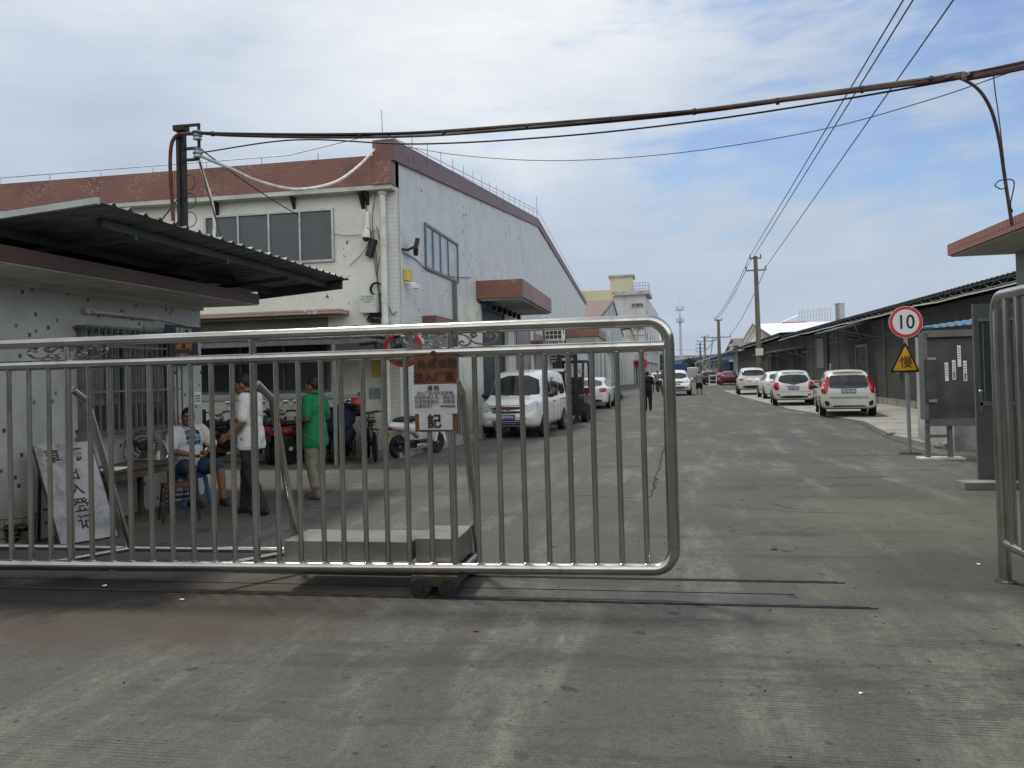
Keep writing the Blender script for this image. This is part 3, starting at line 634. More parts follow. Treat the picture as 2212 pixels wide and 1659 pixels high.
# banner and poster hung in front of the window bars
PXp = GX+.185
b0, b1 = AX(356, 706, PXp), AX(432, 730, PXp); q0, q1 = AX(363, 709, PXp), AX(427, 772, PXp)
m = MB(); m.box((PXp, b0.y, 2.365), (PXp+.012, b1.y, 2.52)); pn = tag(m.build('banner', MT['black'], smooth=False), 'black banner strip with pale lettering above the orange poster on the guardhouse wall', 'banner')
text('财源广进', .10, MT['whitewash'], (PXp+.0135, (b0.y+b1.y)/2, 2.44), (0, 1, 0), (0, 0, 1), parent=pn)
MT['flame'] = pm('orange_print', (.50, .17, .045), .6, var=.4, scale=20)
MT['tear'] = pm('torn_paper_back', (.45, .45, .43), .8, var=.2, scale=8)
pz0, pm_ = 1.99, (q0.y+q1.y)/2; L2 = q1.y-q0.y
m = MB(); m.box((PXp, q0.y, pz0), (PXp+.008, q1.y, 2.36)); po = tag(m.build('poster', MT['black'], smooth=False), 'torn black poster with orange characters beside the barred window', 'poster')
text('发 财', .19, MT['flame'], (PXp+.0095, pm_, 2.25), (0, 1, 0), (0, 0, 1), parent=po, bold=.004)
text('招财进宝', .075, MT['flame'], (PXp+.0095, pm_-.05, 2.09), (0, 1, 0), (0, 0, 1), parent=po)
m = MB(); tp = [(.28, 0), (.36, .07), (.42, .14), (.48, .07), (.58, .10), (.66, .06), (.74, .11), (.84, .07), (.93, .10), (.95, 0)]
m.prism([(PXp+.010, q0.y+y*L2, pz0+z) for y, z in tp], (.002, 0, 0)); m.build('torn_patch', MT['tear'], po, smooth=False)
# calendar sheet on the wall corner
m = MB(); p = AX(418, 865, GX); m.box((GX+.003, 10.98, 1.38), (GX+.008, 11.16, 1.56)); nt_ = m.build('notice', MT['white'], smooth=False); tag(nt_, 'small white number sheet on the guardhouse wall beside the seated man', 'notice')
m = MB()
for i in range(3):
    for j in range(3): m.box((GX+.0085, 11.0+.05*i, 1.41+.04*j), (GX+.0095, 11.035+.05*i, 1.435+.04*j))
m.build('printed_grid', MT['black'], nt_, smooth=False)

# corrugated metal canopy in front of the guardhouse roof
cn = thing('metal_canopy', 'grey corrugated metal canopy jutting from the guardhouse roof over the yard', 'canopy', (-5.9, 9.3, 3))
yn, yf = 6.62, 12.6
c0, c1, c2 = AY(221, 437, yn), AY(0, 471, yn), AY(755, 604, yf)      # near outer corner, a point on the near edge, far outer corner
slope = (c0.z-c1.z)/(c0.x-c1.x)
def xe(y): return c0.x+(c2.x-c0.x)*(y-yn)/(yf-yn)
def ze(y): return c0.z+(c2.z-c0.z)*(y-yn)/(yf-yn)
def zc_(x, y): return ze(y)+slope*(x-xe(y))
m = MB(); K = 240; prev = None
for i in range(K+1):
    y = yn+(yf-yn)*i/K; ph = (y*4.2) % 1.0; dz = .045*max(0, 1-abs(ph-.5)*6)
    xs = (-8.4, -6.6, xe(y)); row = [m.bm.verts.new((x, y, zc_(x, y)+dz)) for x in xs]+[m.bm.verts.new((x, y, zc_(x, y)+dz-.006)) for x in xs[::-1]]
    if prev:
        for a in range(6): m.bm.faces.new((prev[a], prev[(a+1) % 6], row[(a+1) % 6], row[a]))
    else: m.bm.faces.new(row)
    prev = row
m.bm.faces.new(prev[::-1]); part(m, 'roof_sheet', MT['corr'], cn, smooth=False)
m = MB(); m.prism([(-8.4, yn-.05, zc_(-8.4, yn)-.02), (c0.x-.02, yn-.05, c0.z-.02), (c0.x-.02, yn-.05, c0.z+.04), (-8.4, yn-.05, zc_(-8.4, yn)+.04)], (0, .046, 0)); part(m, 'edge_trim', MT['corrtop'], cn, smooth=False)
MT['channel'] = pm('galvanised_channel', (.085, .095, .098), .6, .3, .15, 3, dirt=((.05, .05, .05), .4, 2))
for dx, ya in ((.38, .45), (1.35, .12), (2.3, .1)):
    y0, y1 = yn+ya, yf-.12; m = MB(); P = lambda y, s, d: (xe(y)-dx+s*.03, y, zc_(xe(y)-dx, y)-d)
    m.prism([P(y0, -1, .013), P(y0, 1, .013), P(y0, 1, .10), P(y0, -1, .10)], V(P(y1, 0, 0))-V(P(y0, 0, 0))); part(m, 'purlin', MT['channel'], cn, smooth=False)
for y in (7.5, 9.3, 11.0):
    m = MB(); xa, xb = -7.6, xe(y)-.30; m.prism([(xa, y, zc_(xa, y)-.16), (xb, y, zc_(xb, y)-.16), (xb, y, zc_(xb, y)-.105), (xa, y, zc_(xa, y)-.105)], (0, .05, 0)); part(m, 'rafter', MT['channel'], cn, smooth=False)
m = MB(); m.prism([(xe(yf)-1.6, yf-.1, zc_(xe(yf)-1.6, yf)-.15), (xe(yf)-.1, yf-.1, zc_(xe(yf)-.1, yf)-.15), (xe(yf)-.1, yf-.1, zc_(xe(yf)-.1, yf)-.012), (xe(yf)-1.6, yf-.1, zc_(xe(yf)-1.6, yf)-.012)], (0, .05, 0)); part(m, 'end_beam', MT['channel'], cn, smooth=False)
# service pole on the roof
PY = 11.6; PX = AY(394, 380, PY).x
pl = thing('service_pole', 'black steel service pole with insulators and cables rising behind the guardhouse roof', 'pole', (PX, PY, 0))
pt = AY(392, 282, PY); top = pt.z
m = MB(); m.box((PX-.045, PY-.05, 0), (PX+.055, PY+.05, top)); m.box((PX-.1, PY-.09, top-.02), (PX+.09, PY+.09, top+.07), .01); m.tube([(PX-.02, PY-.08, 3), (PX-.02, PY-.08, top-.1)], .028, 8); part(m, 'post', MT['blackmetal'], pl)
m = MB(); m.box((PX+.06, PY-.02, top+.05), (PX+.32, PY+.02, top+.09)); m.box((PX+.28, PY-.015, top-.45), (PX+.32, PY+.015, top+.09)); m.box((PX+.05, PY-.02, top-.32), (PX+.3, PY+.02, top-.28)); m.box((PX-.02, PY-.02, top-.5), (PX+.3, PY+.02, top-.46)); part(m, 'bracket', MT['blackmetal'], pl, smooth=False)
for dz in (-.10, -.38):
    m = MB(); m.lathe([(.03, -.09), (.07, -.08), (.055, -.04), (.08, -.02), (.055, .02), (.075, .05), (.03, .07)], (PX+.3, PY-.04, top+dz)); part(m, 'insulator', MT['alu'], pl)
m = MB(); m.tube([(PX-.04, PY-.05, 4.25), (PX-.42, PY-.05, 3.35)], .045, 6); m.tube([(PX+.03, PY+.03, 4.3), (PX-.22, PY+.02, 3.2)], .04, 6); m.tube([(PX-.34, PY-.05, 3.6), (PX, PY-.05, 3.75)], .03, 6); part(m, 'brace', MT['rust'], pl)
m = MB(); m.tube(spline([(PX+.25, PY-.05, top-.08), (PX-.02, PY-.14, top-.14), (PX-.13, PY-.12, top-.5), (PX-.1, PY-.12, top-1.4), (PX-.08, PY-.12, 3.1)]), .03, 8); part(m, 'supply_cable', MT['rust'], pl)
m = MB()
for k in range(3): m.tube([(PX+.16+.09*math.cos(a*.314)*(1+.2*k), PY-.05-.02*k, top-.85-.3*k+.12*math.sin(a*.314)) for a in range(20)], .007, 5, closed=True)
part(m, 'loose_wire', MT['black'], pl)
def cable(name, pts, r, mat, lab, cat='cable', group=None, n=6):
    m = MB(); m.tube(pts, r, n); return tag(m.build(name, MT[mat]), lab, cat, group)
gp = 'wires from the service pole'
cable('white_conduit', spline([(PX+.3, PY, top-.5), (PX+.42, PY+.2, top-1.4), (PX+.62, PY-.4, 3.05)]), .028, 'whitecable', 'pale conduit slanting down from the service pole to the canopy roof', 'conduit')
w0 = (PX+.3, PY, top-.42)
pA = AY(822, 308, YF-.1); pB = AY(740, 392, 14.8)
cable('white_cable', spline([w0, AY(500, 365, 12.5), AY(560, 392, 13.2), AY(640, 409, 14), AY(720, 395, 15), AY(775, 358, 16), tuple(pA)], 10), .03, 'whitecable', 'thick white cable sagging from the service pole to the factory corner')
cable('black_wire', sag((PX+.3, PY, top-.3), AY(640, 462, YF-.05), .05), .012, 'black', 'thin black wire from the service pole down to the factory front wall', 'wire')
cable('black_wire', sag((PX+.3, PY, top-.5), (PX+1.3, PY-.8, 3.15), .02), .012, 'black', 'thin black wire from the service pole down onto the canopy sheet', 'wire')
cable('black_wire', sag((PX, PY, top-1.0), (PX-1.5, PY, 3.1), .0), .012, 'black', 'thin guy wire from the service pole down to the left of it', 'wire')
# thick bundle across the road and thin lines below it
R0 = V((4.6, 8.6, 0))
bend = AY(2065, 166, 9.0); endp = AY(2330, 118, 8.2)
bpts = [V((PX+.25, PY-.06, top-.08)), AY(500, 292, 11.5), AY(700, 295, 11.2), AY(900, 292, 10.9), AY(1100, 278, 10.6), AY(1300, 262, 10.3), AY(1500, 243, 10), AY(1700, 218, 9.6), AY(1900, 190, 9.3), bend, endp, V((11.5, 7.4, endp.z+.9))]
bun = thing('cable_bundle', 'thick sagging bundle of brown and black cables spanning above the road from the service pole', 'cable', tuple(bpts[0]))
P_ = spline(bpts, 10)
def off(P, a, b, fr): return [p+V((0, a*math.cos(i*fr), b*math.sin(i*fr)+abs(b)*.4)) for i, p in enumerate(P)]
MT['browncable'] = pm('brown_cable_sheath', (.075, .034, .026), .6, var=.3, scale=3)
MT['greycable2'] = pm('grey_steel_strand', (.15, .14, .125), .5, .3, .3, 3)
for a, b, fr, r, mt in ((.03, .022, .05, .022, 'browncable'), (-.03, .026, .04, .020, 'black'), (.02, -.024, .06, .018, 'greycable2'), (-.025, -.03, .045, .016, 'browncable')):
    m = MB(); m.tube(off(P_, a, b, fr), r, 6); part(m, 'strand', MT[mt], bun)
for i in range(6, len(P_)-6, 9):
    m = MB(); d = (P_[i+1]-P_[i]).normalized(); zt0 = V((0, 0, .011)); m.cyl(P_[i]+zt0-d*.015, P_[i]+zt0+d*.015, .043, n=8); part(m, 'cable_tie', MT['black'], bun)
cable('thin_cable', [tuple(p) for p in spline([(PX+.3, PY, top-.38), AY(640, 302, 11.5), AY(900, 311, 11.0), AY(1200, 295, 10.6), AY(1500, 263, 10.1), AY(1800, 218, 9.6), AY(2100, 165, 9.0), AY(2330, 120, 8.4), (11.5, 7.4, endp.z+.8)], 8)], .012, 'black', 'thin black cable hanging just below the cable bundle', 'cable')
cable('thin_wire', [tuple(p) for p in spline([AY(850, 312, 16.5), AY(1000, 336, 15.5), AY(1200, 347, 14.6), AY(1450, 332, 13.5), AY(1750, 285, 12), AY(2000, 218, 10.5), AY(2200, 150, 9), AY(2330, 110, 8.4), (11.5, 7.4, endp.z+.7)], 8)], .007, 'greencable', 'faint grey wire sagging lowest between the factory corner and the right side', 'wire')
rp = thing('cable_pole', 'steel pole beyond the right gatehouse carrying the far end of the cable bundle', 'pole', (11.5, 7.4, 0))
m = MB(); m.cyl((0, 0, 0), (0, 0, endp.z+1.3), .08, .06, 12); m.build('post', MT['blackmetal'], rp); m = MB(); m.box((-.3, -.04, endp.z+.84), (.3, .04, endp.z+.92)); m.build('crossarm', MT['blackmetal'], rp, smooth=False)
# ------------------------------------------------------------------ sliding gate
def stainless():
    t = NT('stainless_tube'); n = t.noise(1.5, 4, .6, sc=(1, 1, 1)); n2 = t.noise(9, 3, .5, sc=(1, 1, .3), off=3)
    c = t.mix(t.ramp(n, .3, .7), (.43, .415, .385), (.57, .56, .535)); c = t.mix(t.math('MULTIPLY', t.ramp(n2, .5, .75), .35), c, (.26, .21, .15))
    return t.out(c, t.ramp(n2, .3, .7, .18, .26), 1.0, .5)
MT['inox'] = stainless()
def inox2():
    t = NT('stainless_sheet'); n = t.noise(2.2, 5, .6); n2 = t.noise(6, 4, .6, sc=(1, 1, .1), off=3)
    c = t.mix(t.ramp(n, .3, .7), (.17, .165, .15), (.27, .26, .24)); return t.out(c, t.ramp(n2, .3, .7, .45, .6), .5, .5)
MT['inoxsheet'] = inox2()
GYt = 6.05
gt = thing('sliding_gate', 'stainless steel sliding gate with scrolls and two rows of rail, half across the road', 'gate', (-1.6, GYt, 0))
XL, XR = -7.6, .115
def botz(x): return .215+.004+(x)*.0085
rb, rt_, rm = .045, .045, .042
# outer loop: top rail bends down into the end post and back into the bottom rail
cr = .15
def arc(cx, cz, a0, a1, r, k=7): return [(cx+r*math.cos(rad(a0+(a1-a0)*i/k)), GYt, cz+r*math.sin(rad(a0+(a1-a0)*i/k))) for i in range(k+1)]
zt, zm = 2.075, 1.885
m = MB(); m.tube([(XL, GYt, zt)]+[(x, GYt, zt) for x in (-5, -3, -1)]+arc(XR-cr, zt-cr, 90, 0, cr)+[(XR, GYt, zt-cr-.02)], rt_, 16); part(m, 'top_rail', MT['inox'], gt)
m = MB(); m.tube([(XR, GYt, zt-cr-.022), (XR, GYt, botz(XR)+cr+.022)], rt_+.0015, 16); part(m, 'end_post', MT['inox'], gt)
m = MB(); m.tube([(XR, GYt, botz(XR)+cr+.02)]+arc(XR-cr, botz(XR)+cr, 0, -90, cr)+[(x, GYt, botz(x)) for x in (-1, -3, -5, XL)], rb, 16); part(m, 'bottom_rail', MT['inox'], gt)
m = MB(); m.cyl((XL, GYt, zm), (XR-.03, GYt, zm), rm, n=16); part(m, 'middle_rail', MT['inox'], gt)
RW = random.Random(12)
thick = [AY(u, 1000, GYt).x for u in (150, 551, 978)]
us = [22, 65, 108, 196, 240, 281, 326, 371, 415, 460, 505, 600, 648, 697, 740, 787, 834, 881, 930, 1030, 1080, 1131, 1182, 1233, 1284, 1338, 1392]
xs_ = [AY(u, 1000, GYt).x for u in us]+[-5.5-.19*k for k in range(1, 10)]
for x in xs_:
    m = MB(); x2 = x+RW.uniform(-.004, .004); m.cyl((x2, GYt+RW.uniform(-.004, .004), botz(x)+rb*.6), (x, GYt, zm-rm*.6), .0215, n=12)
    for q, sg in ((botz(x)+rb*.93, 1), (zm-rm*.93, -1)): m.tube([(x+.023*math.cos(a*.6283), GYt+.023*math.sin(a*.6283), q+sg*.004*abs(math.cos(a*.6283))*0+sg*RW.uniform(0, .003)) for a in range(10)], .0055, 5, closed=True)
    part(m, 'bar', MT['inox'], gt)
for x in thick:
    m = MB(); m.cyl((x, GYt, botz(x)+rb*.6), (x, GYt, zm-rm*.6), .030, n=14); m.cyl((x, GYt, zm+rm*.6), (x, GYt, zt-rt_*.6), .028, n=14); part(m, 'post', MT['inox'], gt)
# scrolls between the rails: C-curves with curled ends
def scroll(pts, name='scroll'):
    P = spline([(x, GYt, z) for x, z in pts], 6); m = MB()
    prev = None; n = len(P)
    for i, p in enumerate(P):
        d = (P[min(i+1, n-1)]-P[max(i-1, 0)]).normalized(); nn = V((-d.z, 0, d.x))*.0065
        row = [m.bm.verts.new(p+nn+V((0, -.014, 0))), m.bm.verts.new(p+nn+V((0, .014, 0))), m.bm.verts.new(p-nn+V((0, .014, 0))), m.bm.verts.new(p-nn+V((0, -.014, 0)))]
        if prev:
            for a in range(4): m.bm.faces.new((prev[a], prev[(a+1) % 4], row[(a+1) % 4], row[a]))
        else: m.bm.faces.new(row)
        prev = row
    m.bm.faces.new(prev[::-1]); return m
big = [(-.20, .045), (-.205, .06), (-.225, .062), (-.245, .045), (-.24, .015), (-.205, .005), (-.175, .03), (-.17, .07), (-.19, .115), (-.225, .13)]
zb = zm+rm; hh = zt-rt_-zb
def S(k, base, flip, pts): return [(base+flip*x*k, zb+z*hh) for x, z in pts]
C1 = [(.16, .61), (.184, .37), (.214, .22), (.26, .15), (.32, .22), (.363, .44), (.378, .70), (.363, .90), (.327, .97), (.302, .90), (.296, .78), (.313, .70), (.328, .75)]
C2 = [(.05, .72), (.036, .78), (.036, .88), (.06, .95), (.10, .92), (.137, .78), (.16, .61), (.169, .41), (.155, .18), (.125, .08), (.09, .15), (.08, .30), (.095, .41), (.112, .37), (.108, .29)]
C3 = [(.16, .61), (.178, .65), (.203, .74), (.218, .87), (.203, .96), (.178, .94), (.172, .84), (.187, .78), (.197, .84)]
for xc in (thick[0], thick[2]):
    for fl in (1, -1):
        for pts in (C1, C2, C3): part(scroll(S(1.0, xc, fl, pts)), 'scroll', MT['inox'], gt, ang=60)
        m = MB(); x = xc+fl*.165; m.box((x-.014, GYt-.02, zb+.46*hh), (x+.014, GYt+.02, zb+.58*hh), .003); part(m, 'scroll_clip', MT['inox'], gt)
# rear low rail, braces, ties
YR = 6.66
m = MB(); m.cyl((XL, YR, .19), (-1.5, YR, .19), .03, n=12); part(m, 'rear_rail', MT['inox'], gt)
for ua, va, ub, vb, uc, vc in ((157, 842, 187, 865, 276, 1183), (555, 828, 587, 861, 640, 1165), (987, 825, 999, 850, 1026, 1150)):
    a = AY(ua, va, GYt+.035); b = AY(ub, vb, GYt+.2); c = AY(uc, vc, YR)
    m = MB(); m.tube([tuple(a), tuple(b), (c.x+.02, YR, .2)], .03, 12); part(m, 'brace', MT['inox'], gt)
    m = MB(); m.cyl((c.x+.02, YR, .185), (c.x-.38 if ua < 900 else c.x+.03, GYt+.03, botz(c.x)), .026, n=12); part(m, 'tie_bar', MT['inox'], gt)
# drive boxes and roller carriages
def bx(u0, v0, u1, v1, y, yb, name, bev=.006):
    a, b = AY(u0, v0, y), AY(u1, v1, y); m = MB(); m.box((a.x, y, b.z), (b.x, yb, a.z), bev); return part(m, name, MT['inoxsheet'], gt, smooth=False)
bx(613, 1168, 889, 1212, 6.14, 6.62, 'drive_box'); bx(897, 1163, 989, 1217, 6.14, 6.68, 'drive_cover')
m = MB(); a = AY(989, 1163, 6.2); m.prism([(a.x+.004, 6.2, a.z-.2), (a.x+.004, 6.68, a.z-.2), (a.x+.004, 6.68, a.z+.04), (a.x+.004, 6.2, a.z-.05)], (.006, 0, 0)); part(m, 'side_plate', MT['inoxsheet'], gt, smooth=False)
def carriage(xc):
    m = MB(); m.box((xc-.2, GYt-.09, .085), (xc+.17, YR+.02, .165), .006); cg = part(m, 'carriage', MT['rustbox'], gt, smooth=False)
    for y in (5.96, 6.64):
        for dx in (-.12, .10):
            m = MB(); m.lathe([(.028, -.03), (.03, -.022), (.075, -.02), (.082, -.014), (.07, 0), (.082, .014), (.075, .02), (.02, .022)], (xc+dx, y, .076), (0, 1, 0), 28); part(m, 'roller', MT['rubber'], gt, parent=cg)
MT['rustbox'] = pm('brown_steel', (.10, .075, .055), .5, .6, .3, 5)
cx_ = AY(942, 1270, 5.96).x; carriage(cx_); carriage(-6.9)
# papers tied on the gate
def paper(name, u0, v0, u1, v1, y, mat, lab, th=.004, bend=.006):
    a, b = AY(u0, v0, y), AY(u1, v1, y); m = MB(); n = 8; g = []
    for i in range(n+1):
        g.append([m.bm.verts.new((a.x+(b.x-a.x)*i/n, y+bend*math.sin(i*1.7+j*1.1), b.z+(a.z-b.z)*j/n)) for j in range(n+1)])
    for i in range(n):
        for j in range(n): m.bm.faces.new((g[i][j], g[i+1][j], g[i+1][j+1], g[i][j+1]))
    bmesh.ops.solidify(m.bm, geom=m.bm.faces[:], thickness=th)
    return tag(m.build(name, mat, ang=60), lab, 'sign'), a, b
MT['card'] = pm('brown_cardboard', (.24, .12, .07), .8, var=.2, scale=6, dirt=((.16, .07, .035), .5, 10))
MT['paper'] = pm('rain_marked_paper', (.84, .85, .87), .55, var=.04, scale=9, dirt=((.68, .67, .70), .4, 12))
MT['ink'] = pm('black_ink', (.012, .012, .014), .6)
MT['inkbrown'] = pm('marker_ink', (.035, .02, .018), .6)
yp = GYt-.052
cb, a, b = paper('cardboard_sign', 893, 768, 990, 932, yp, MT['card'], 'brown cardboard sign with handwritten characters tied to the gate', .006, .003)
hx, hz = (a.x+b.x)/2, a.z
text('外来车辆', .082, MT['inkbrown'], (hx+.02, yp-.010, hz-.075), (1, 0, .03), (0, 0, 1), parent=cb)
text('进入厂區', .085, MT['inkbrown'], (hx-.01, yp-.010, hz-.175), (1, 0, .02), (0, 0, 1), parent=cb)
nw, a2, b2 = paper('paper_notice', 891, 831, 988, 893, yp-.014, MT['paper'], 'printed white paper notice taped over the middle of the cardboard sign', .002, .003)
hx, W_ = (a2.x+b2.x)/2, b2.x-a2.x
L0 = a2.x+.014
text('通 知', .042, MT['ink'], (hx-.01, yp-.0215, a2.z-.030), (1, 0, 0), (0, 0, 1), parent=nw, bold=.0002)
for i, s_ in enumerate(('  进入厂区内外来车辆，', '包括外来人员，请自觉', '到保安室登记，违章者', '后果自负！')):
    text(s_, .0325, MT['ink'], (L0, yp-.0215, a2.z-.071-.033*i), (1, 0, 0), (0, 0, 1), parent=nw, align='LEFT', bold=-.0002, depth=.001)
text('2019年8月2日', .020, MT['ink'], (a2.x+W_-.012, yp-.0215, a2.z-.172), (1, 0, 0), (0, 0, 1), parent=nw, align='RIGHT')
nb, a3, b3 = paper('paper_note', 905, 893, 978, 928, yp-.014, MT['paper'], 'lower white sheet with one brushed character showing below the printed notice', .002, .002)
text('記', .115, MT['ink'], ((a3.x+b3.x)/2-.01, yp-.0215, (a3.z+b3.z)/2-.005), (1, 0, .03), (0, 0, 1), parent=nb, bold=.002)
m = MB(); m.tube([((a.x+b.x)/2, GYt-.045, zm), ((a.x+b.x)/2, GYt-.06, zm-.03), ((a.x+b.x)/2+.02, GYt-.055, zm-.06)], .006, 6); m.tube([((a.x+b.x)/2+.05*0-.012+.02*math.cos(k), GYt-.05, zm+.012*math.sin(k)) for k in range(7)], .005, 5); m.build('tie_wire', MT['black'], cb)

# ------------------------------------------------------------------ gate leaf, door and gatehouse on the right
lf = thing('swing_gate', 'stainless steel gate leaf seen almost edge on at the right side of the entrance', 'gate', (2.63, 6.74, 0))
lx, ly = 2.63, 6.74; zt2 = 2.2
pb = AY(2150, 640, ly); zt2 = pb.z+.02
m = MB(); m.cyl((lx, ly, 0), (lx, ly, zt2-.14), .045, n=16); m.lathe([(.075, 0), (.075, .012)], (lx, ly, .0)); part(m, 'end_post', MT['inox'], lf)
m = MB(); m.tube([(lx, ly, zt2-.142)]+[(lx, ly-.12+.12*math.cos(rad(t_)), zt2-.14+.12*math.sin(rad(t_))) for t_ in range(0, 91, 15)]+[(lx+.02, 4.3, zt2-.02)], .042, 16); part(m, 'top_rail', MT['inox'], lf)
m = MB(); m.cyl((lx, ly-.03, .30), (lx+.02, 4.3, .30), .036, n=14); part(m, 'bottom_rail', MT['inox'], lf)
m = MB(); m.cyl((lx+.02, 4.28, 0), (lx+.02, 4.28, zt2), .045, n=16); part(m, 'end_post', MT['inox'], lf)
for i in range(12):
    y = ly-.17-.19*i; m = MB(); m.cyl((lx+.001*i, y, .32), (lx+.001*i, y, zt2-.03), .027, n=12); part(m, 'bar', MT['inox'], lf)
# stainless door leaf
a = AY(2101, 657, 11.9); b = AY(2178, 1048, 11.9)
dr = thing('steel_door', 'open stainless steel door with a glazed upper half and lever handle beside the gatehouse', 'door', (a.x, 11.9, 0))
MT['doorsteel'] = pm('grey_door_steel', (.15, .158, .152), .42, .15, .12, 2)
dx0, dx1, dz0, dz1 = a.x, a.x+.95, .05, a.z
m = MB()
gy0, gy1 = dz0+ (dz1-dz0)*.44, dz1-.22
m.box((dx0, 11.9, dz0), (dx1, 11.945, gy0)); m.box((dx0, 11.9, gy1), (dx1, 11.945, dz1)); m.box((dx0, 11.901, gy0), (dx0+.07, 11.944, gy1)); m.box((dx1-.16, 11.901, gy0), (dx1, 11.944, gy1)); part(m, 'leaf', MT['doorsteel'], dr, smooth=False)
m = MB(); m.box((dx0+.07, 11.915, gy0), (dx1-.16, 11.93, gy1)); gl = part(m, 'pane', pm('greenish_glass', (.07, .085, .08), .15, var=.3, scale=3, spec=.7), dr, smooth=False)
m = MB()
for z in (gy0, gy1): m.box((dx0+.05, 11.885, z-.02), (dx1-.13, 11.899, z+.02))
for k in range(7): x = dx0+.12+k*.095; m.box((x-.006, 11.908, gy0+.03), (x+.006, 11.914, gy1-.03))
part(m, 'glazing_bars', MT['alu'], dr, parent=gl, smooth=False)
m = MB(); m.box((dx0+.035, 11.885, 1.0), (dx0+.085, 11.899, 1.28), .004); m.tube([(dx0+.06, 11.89, 1.16), (dx0+.06, 11.84, 1.16), (dx0+.19, 11.84, 1.155)], .012, 8); m.cyl((dx0+.06, 11.87, 1.05), (dx0+.06, 11.9, 1.05), .016); m.ell((dx0+.05, 11.87, 1.30), .03); part(m, 'handle', MT['inox'], dr)
m = MB(); k0, k1 = G(2065, 1052), G(2190, 1072); m.box((k0.x, 11.55, 0), (5.6, 11.85, .10), .012); struct(m.build('door_kerb', MT['kerb'], smooth=False))
# gatehouse corner
rg = thing('gatehouse', 'gatehouse with pink tiled roof edge and grey green tiled wall, at far right', 'guardhouse', (4.95, 11.1, 0))
e = AY(2047, 553, 11.1); e2 = AY(2047, 529, 11.1); wl = AY(2178, 545, 11.1)
m = MB(); m.box((wl.x, 2, 0), (9, 10.9, e.z-.021)); part(m, 'wall', MT['greentile'], rg, smooth=False)
m = MB(); m.box((e.x, 2, e.z), (9.2, 11.1, e2.z)); part(m, 'roof_slab', MT['pinktile'], rg, smooth=False)
m = MB(); m.box((e.x+.03, 2, e.z-.02), (9.1, 11.07, e.z-.003)); part(m, 'soffit', MT['soffit'], rg, smooth=False)
# brown drop pipe from the bundle down to the gatehouse roof
d0 = bend; dp = AY(2181, 470, 8.9)
cable('drop_cable', [tuple(p) for p in spline([AY(2040, 170, 9.0), bend, AY(2110, 190, 8.95), AY(2140, 235, 8.9), AY(2158, 300, 8.9), AY(2170, 380, 8.9), (dp.x, dp.y, e2.z+.05), (dp.x+.02, dp.y, e2.z-.14)], 8)], .017, 'browncable', 'brown cable curving down from the cable bundle to the gatehouse roof', 'cable', n=8)
cable('loose_wire', [tuple(p) for p in spline([AY(2145, 152, 8.85), AY(2150, 200, 8.85), AY(2156, 240, 8.85), AY(2163, 300, 8.85), AY(2172, 400, 8.85), AY(2150, 402, 8.8), AY(2160, 390, 8.8), AY(2190, 392, 8.8), AY(2183, 440, 8.85), (dp.x+.03, dp.y, e2.z)], 8)], .006, 'black', 'thin looping black wire beside the drop cable above the gatehouse', 'wire')

# ------------------------------------------------------------------ notice board, signs
YB = 15.3
nbd = thing('notice_board', 'grey steel notice cabinet on legs with white papers pinned on it', 'notice board', (4.85, YB, 0))
a = AY(1992, 722, YB); b = AY(2105, 918, YB); bxr = a.x+2.0; zt_, zb_ = a.z, AY(1995, 905, YB).z
MT['boardsteel'] = pm('weathered_grey_steel', (.085, .088, .082), .5, .35, .25, 1.8, dirt=((.15, .15, .135), .5, 2.5))
m = MB(); m.box((a.x+.06, YB+.02, zb_), (bxr, YB+.22, zt_-.06)); part(m, 'back_panel', MT['boardsteel'], nbd, smooth=False)
m = MB(); m.box((a.x, YB-.02, zb_-.02), (a.x+.07, YB+.24, zt_+.03)); m.box((a.x+.0701, YB-.06, zt_-.06), (bxr, YB+.26, zt_+.06)); m.box((a.x+.0701, YB-.05, zb_-.13), (bxr, YB+.24, zb_)); part(m, 'frame', MT['doorsteel'], nbd, smooth=False)
for x in (a.x+.05, a.x+.42, bxr-.1):
    m = MB(); m.box((x-.035, YB+.02, .0), (x+.035, YB+.1, zb_-.13)); part(m, 'leg', MT['doorsteel'], nbd, smooth=False)
m = MB(); m.box((a.x+.09, YB+.03, .38), (a.x+.38, YB+.08, .43)); part(m, 'stretcher', MT['doorsteel'], nbd, smooth=False)
m = MB(); m.box((a.x-.12, YB-.1, .0), (a.x+.62, YB+.2, .03)); part(m, 'foot_plate', MT['whitewash'], nbd, smooth=False)
m = MB(); p0, p1 = AY(1998, 776, YB), AY(2022, 866, YB); m.box((p0.x, YB-.06, p1.z), (p1.x, YB+.018, p0.z), .006); part(m, 'small_door', MT['boardsteel'], nbd, smooth=False)
for z in (p0.z-.02, p1.z-.02): m = MB(); m.box((p0.x+.02, YB-.075, z), (p1.x, YB-.061, z+.05)); part(m, 'latch', MT['alu'], nbd, smooth=False)
labs = ('narrow white paper at the left on the grey notice cabinet', 'white paper with a dark stamp in the middle of the grey notice cabinet', 'tallest white paper pinned highest on the grey notice cabinet', 'white paper with a dark picture at the right on the grey notice cabinet')
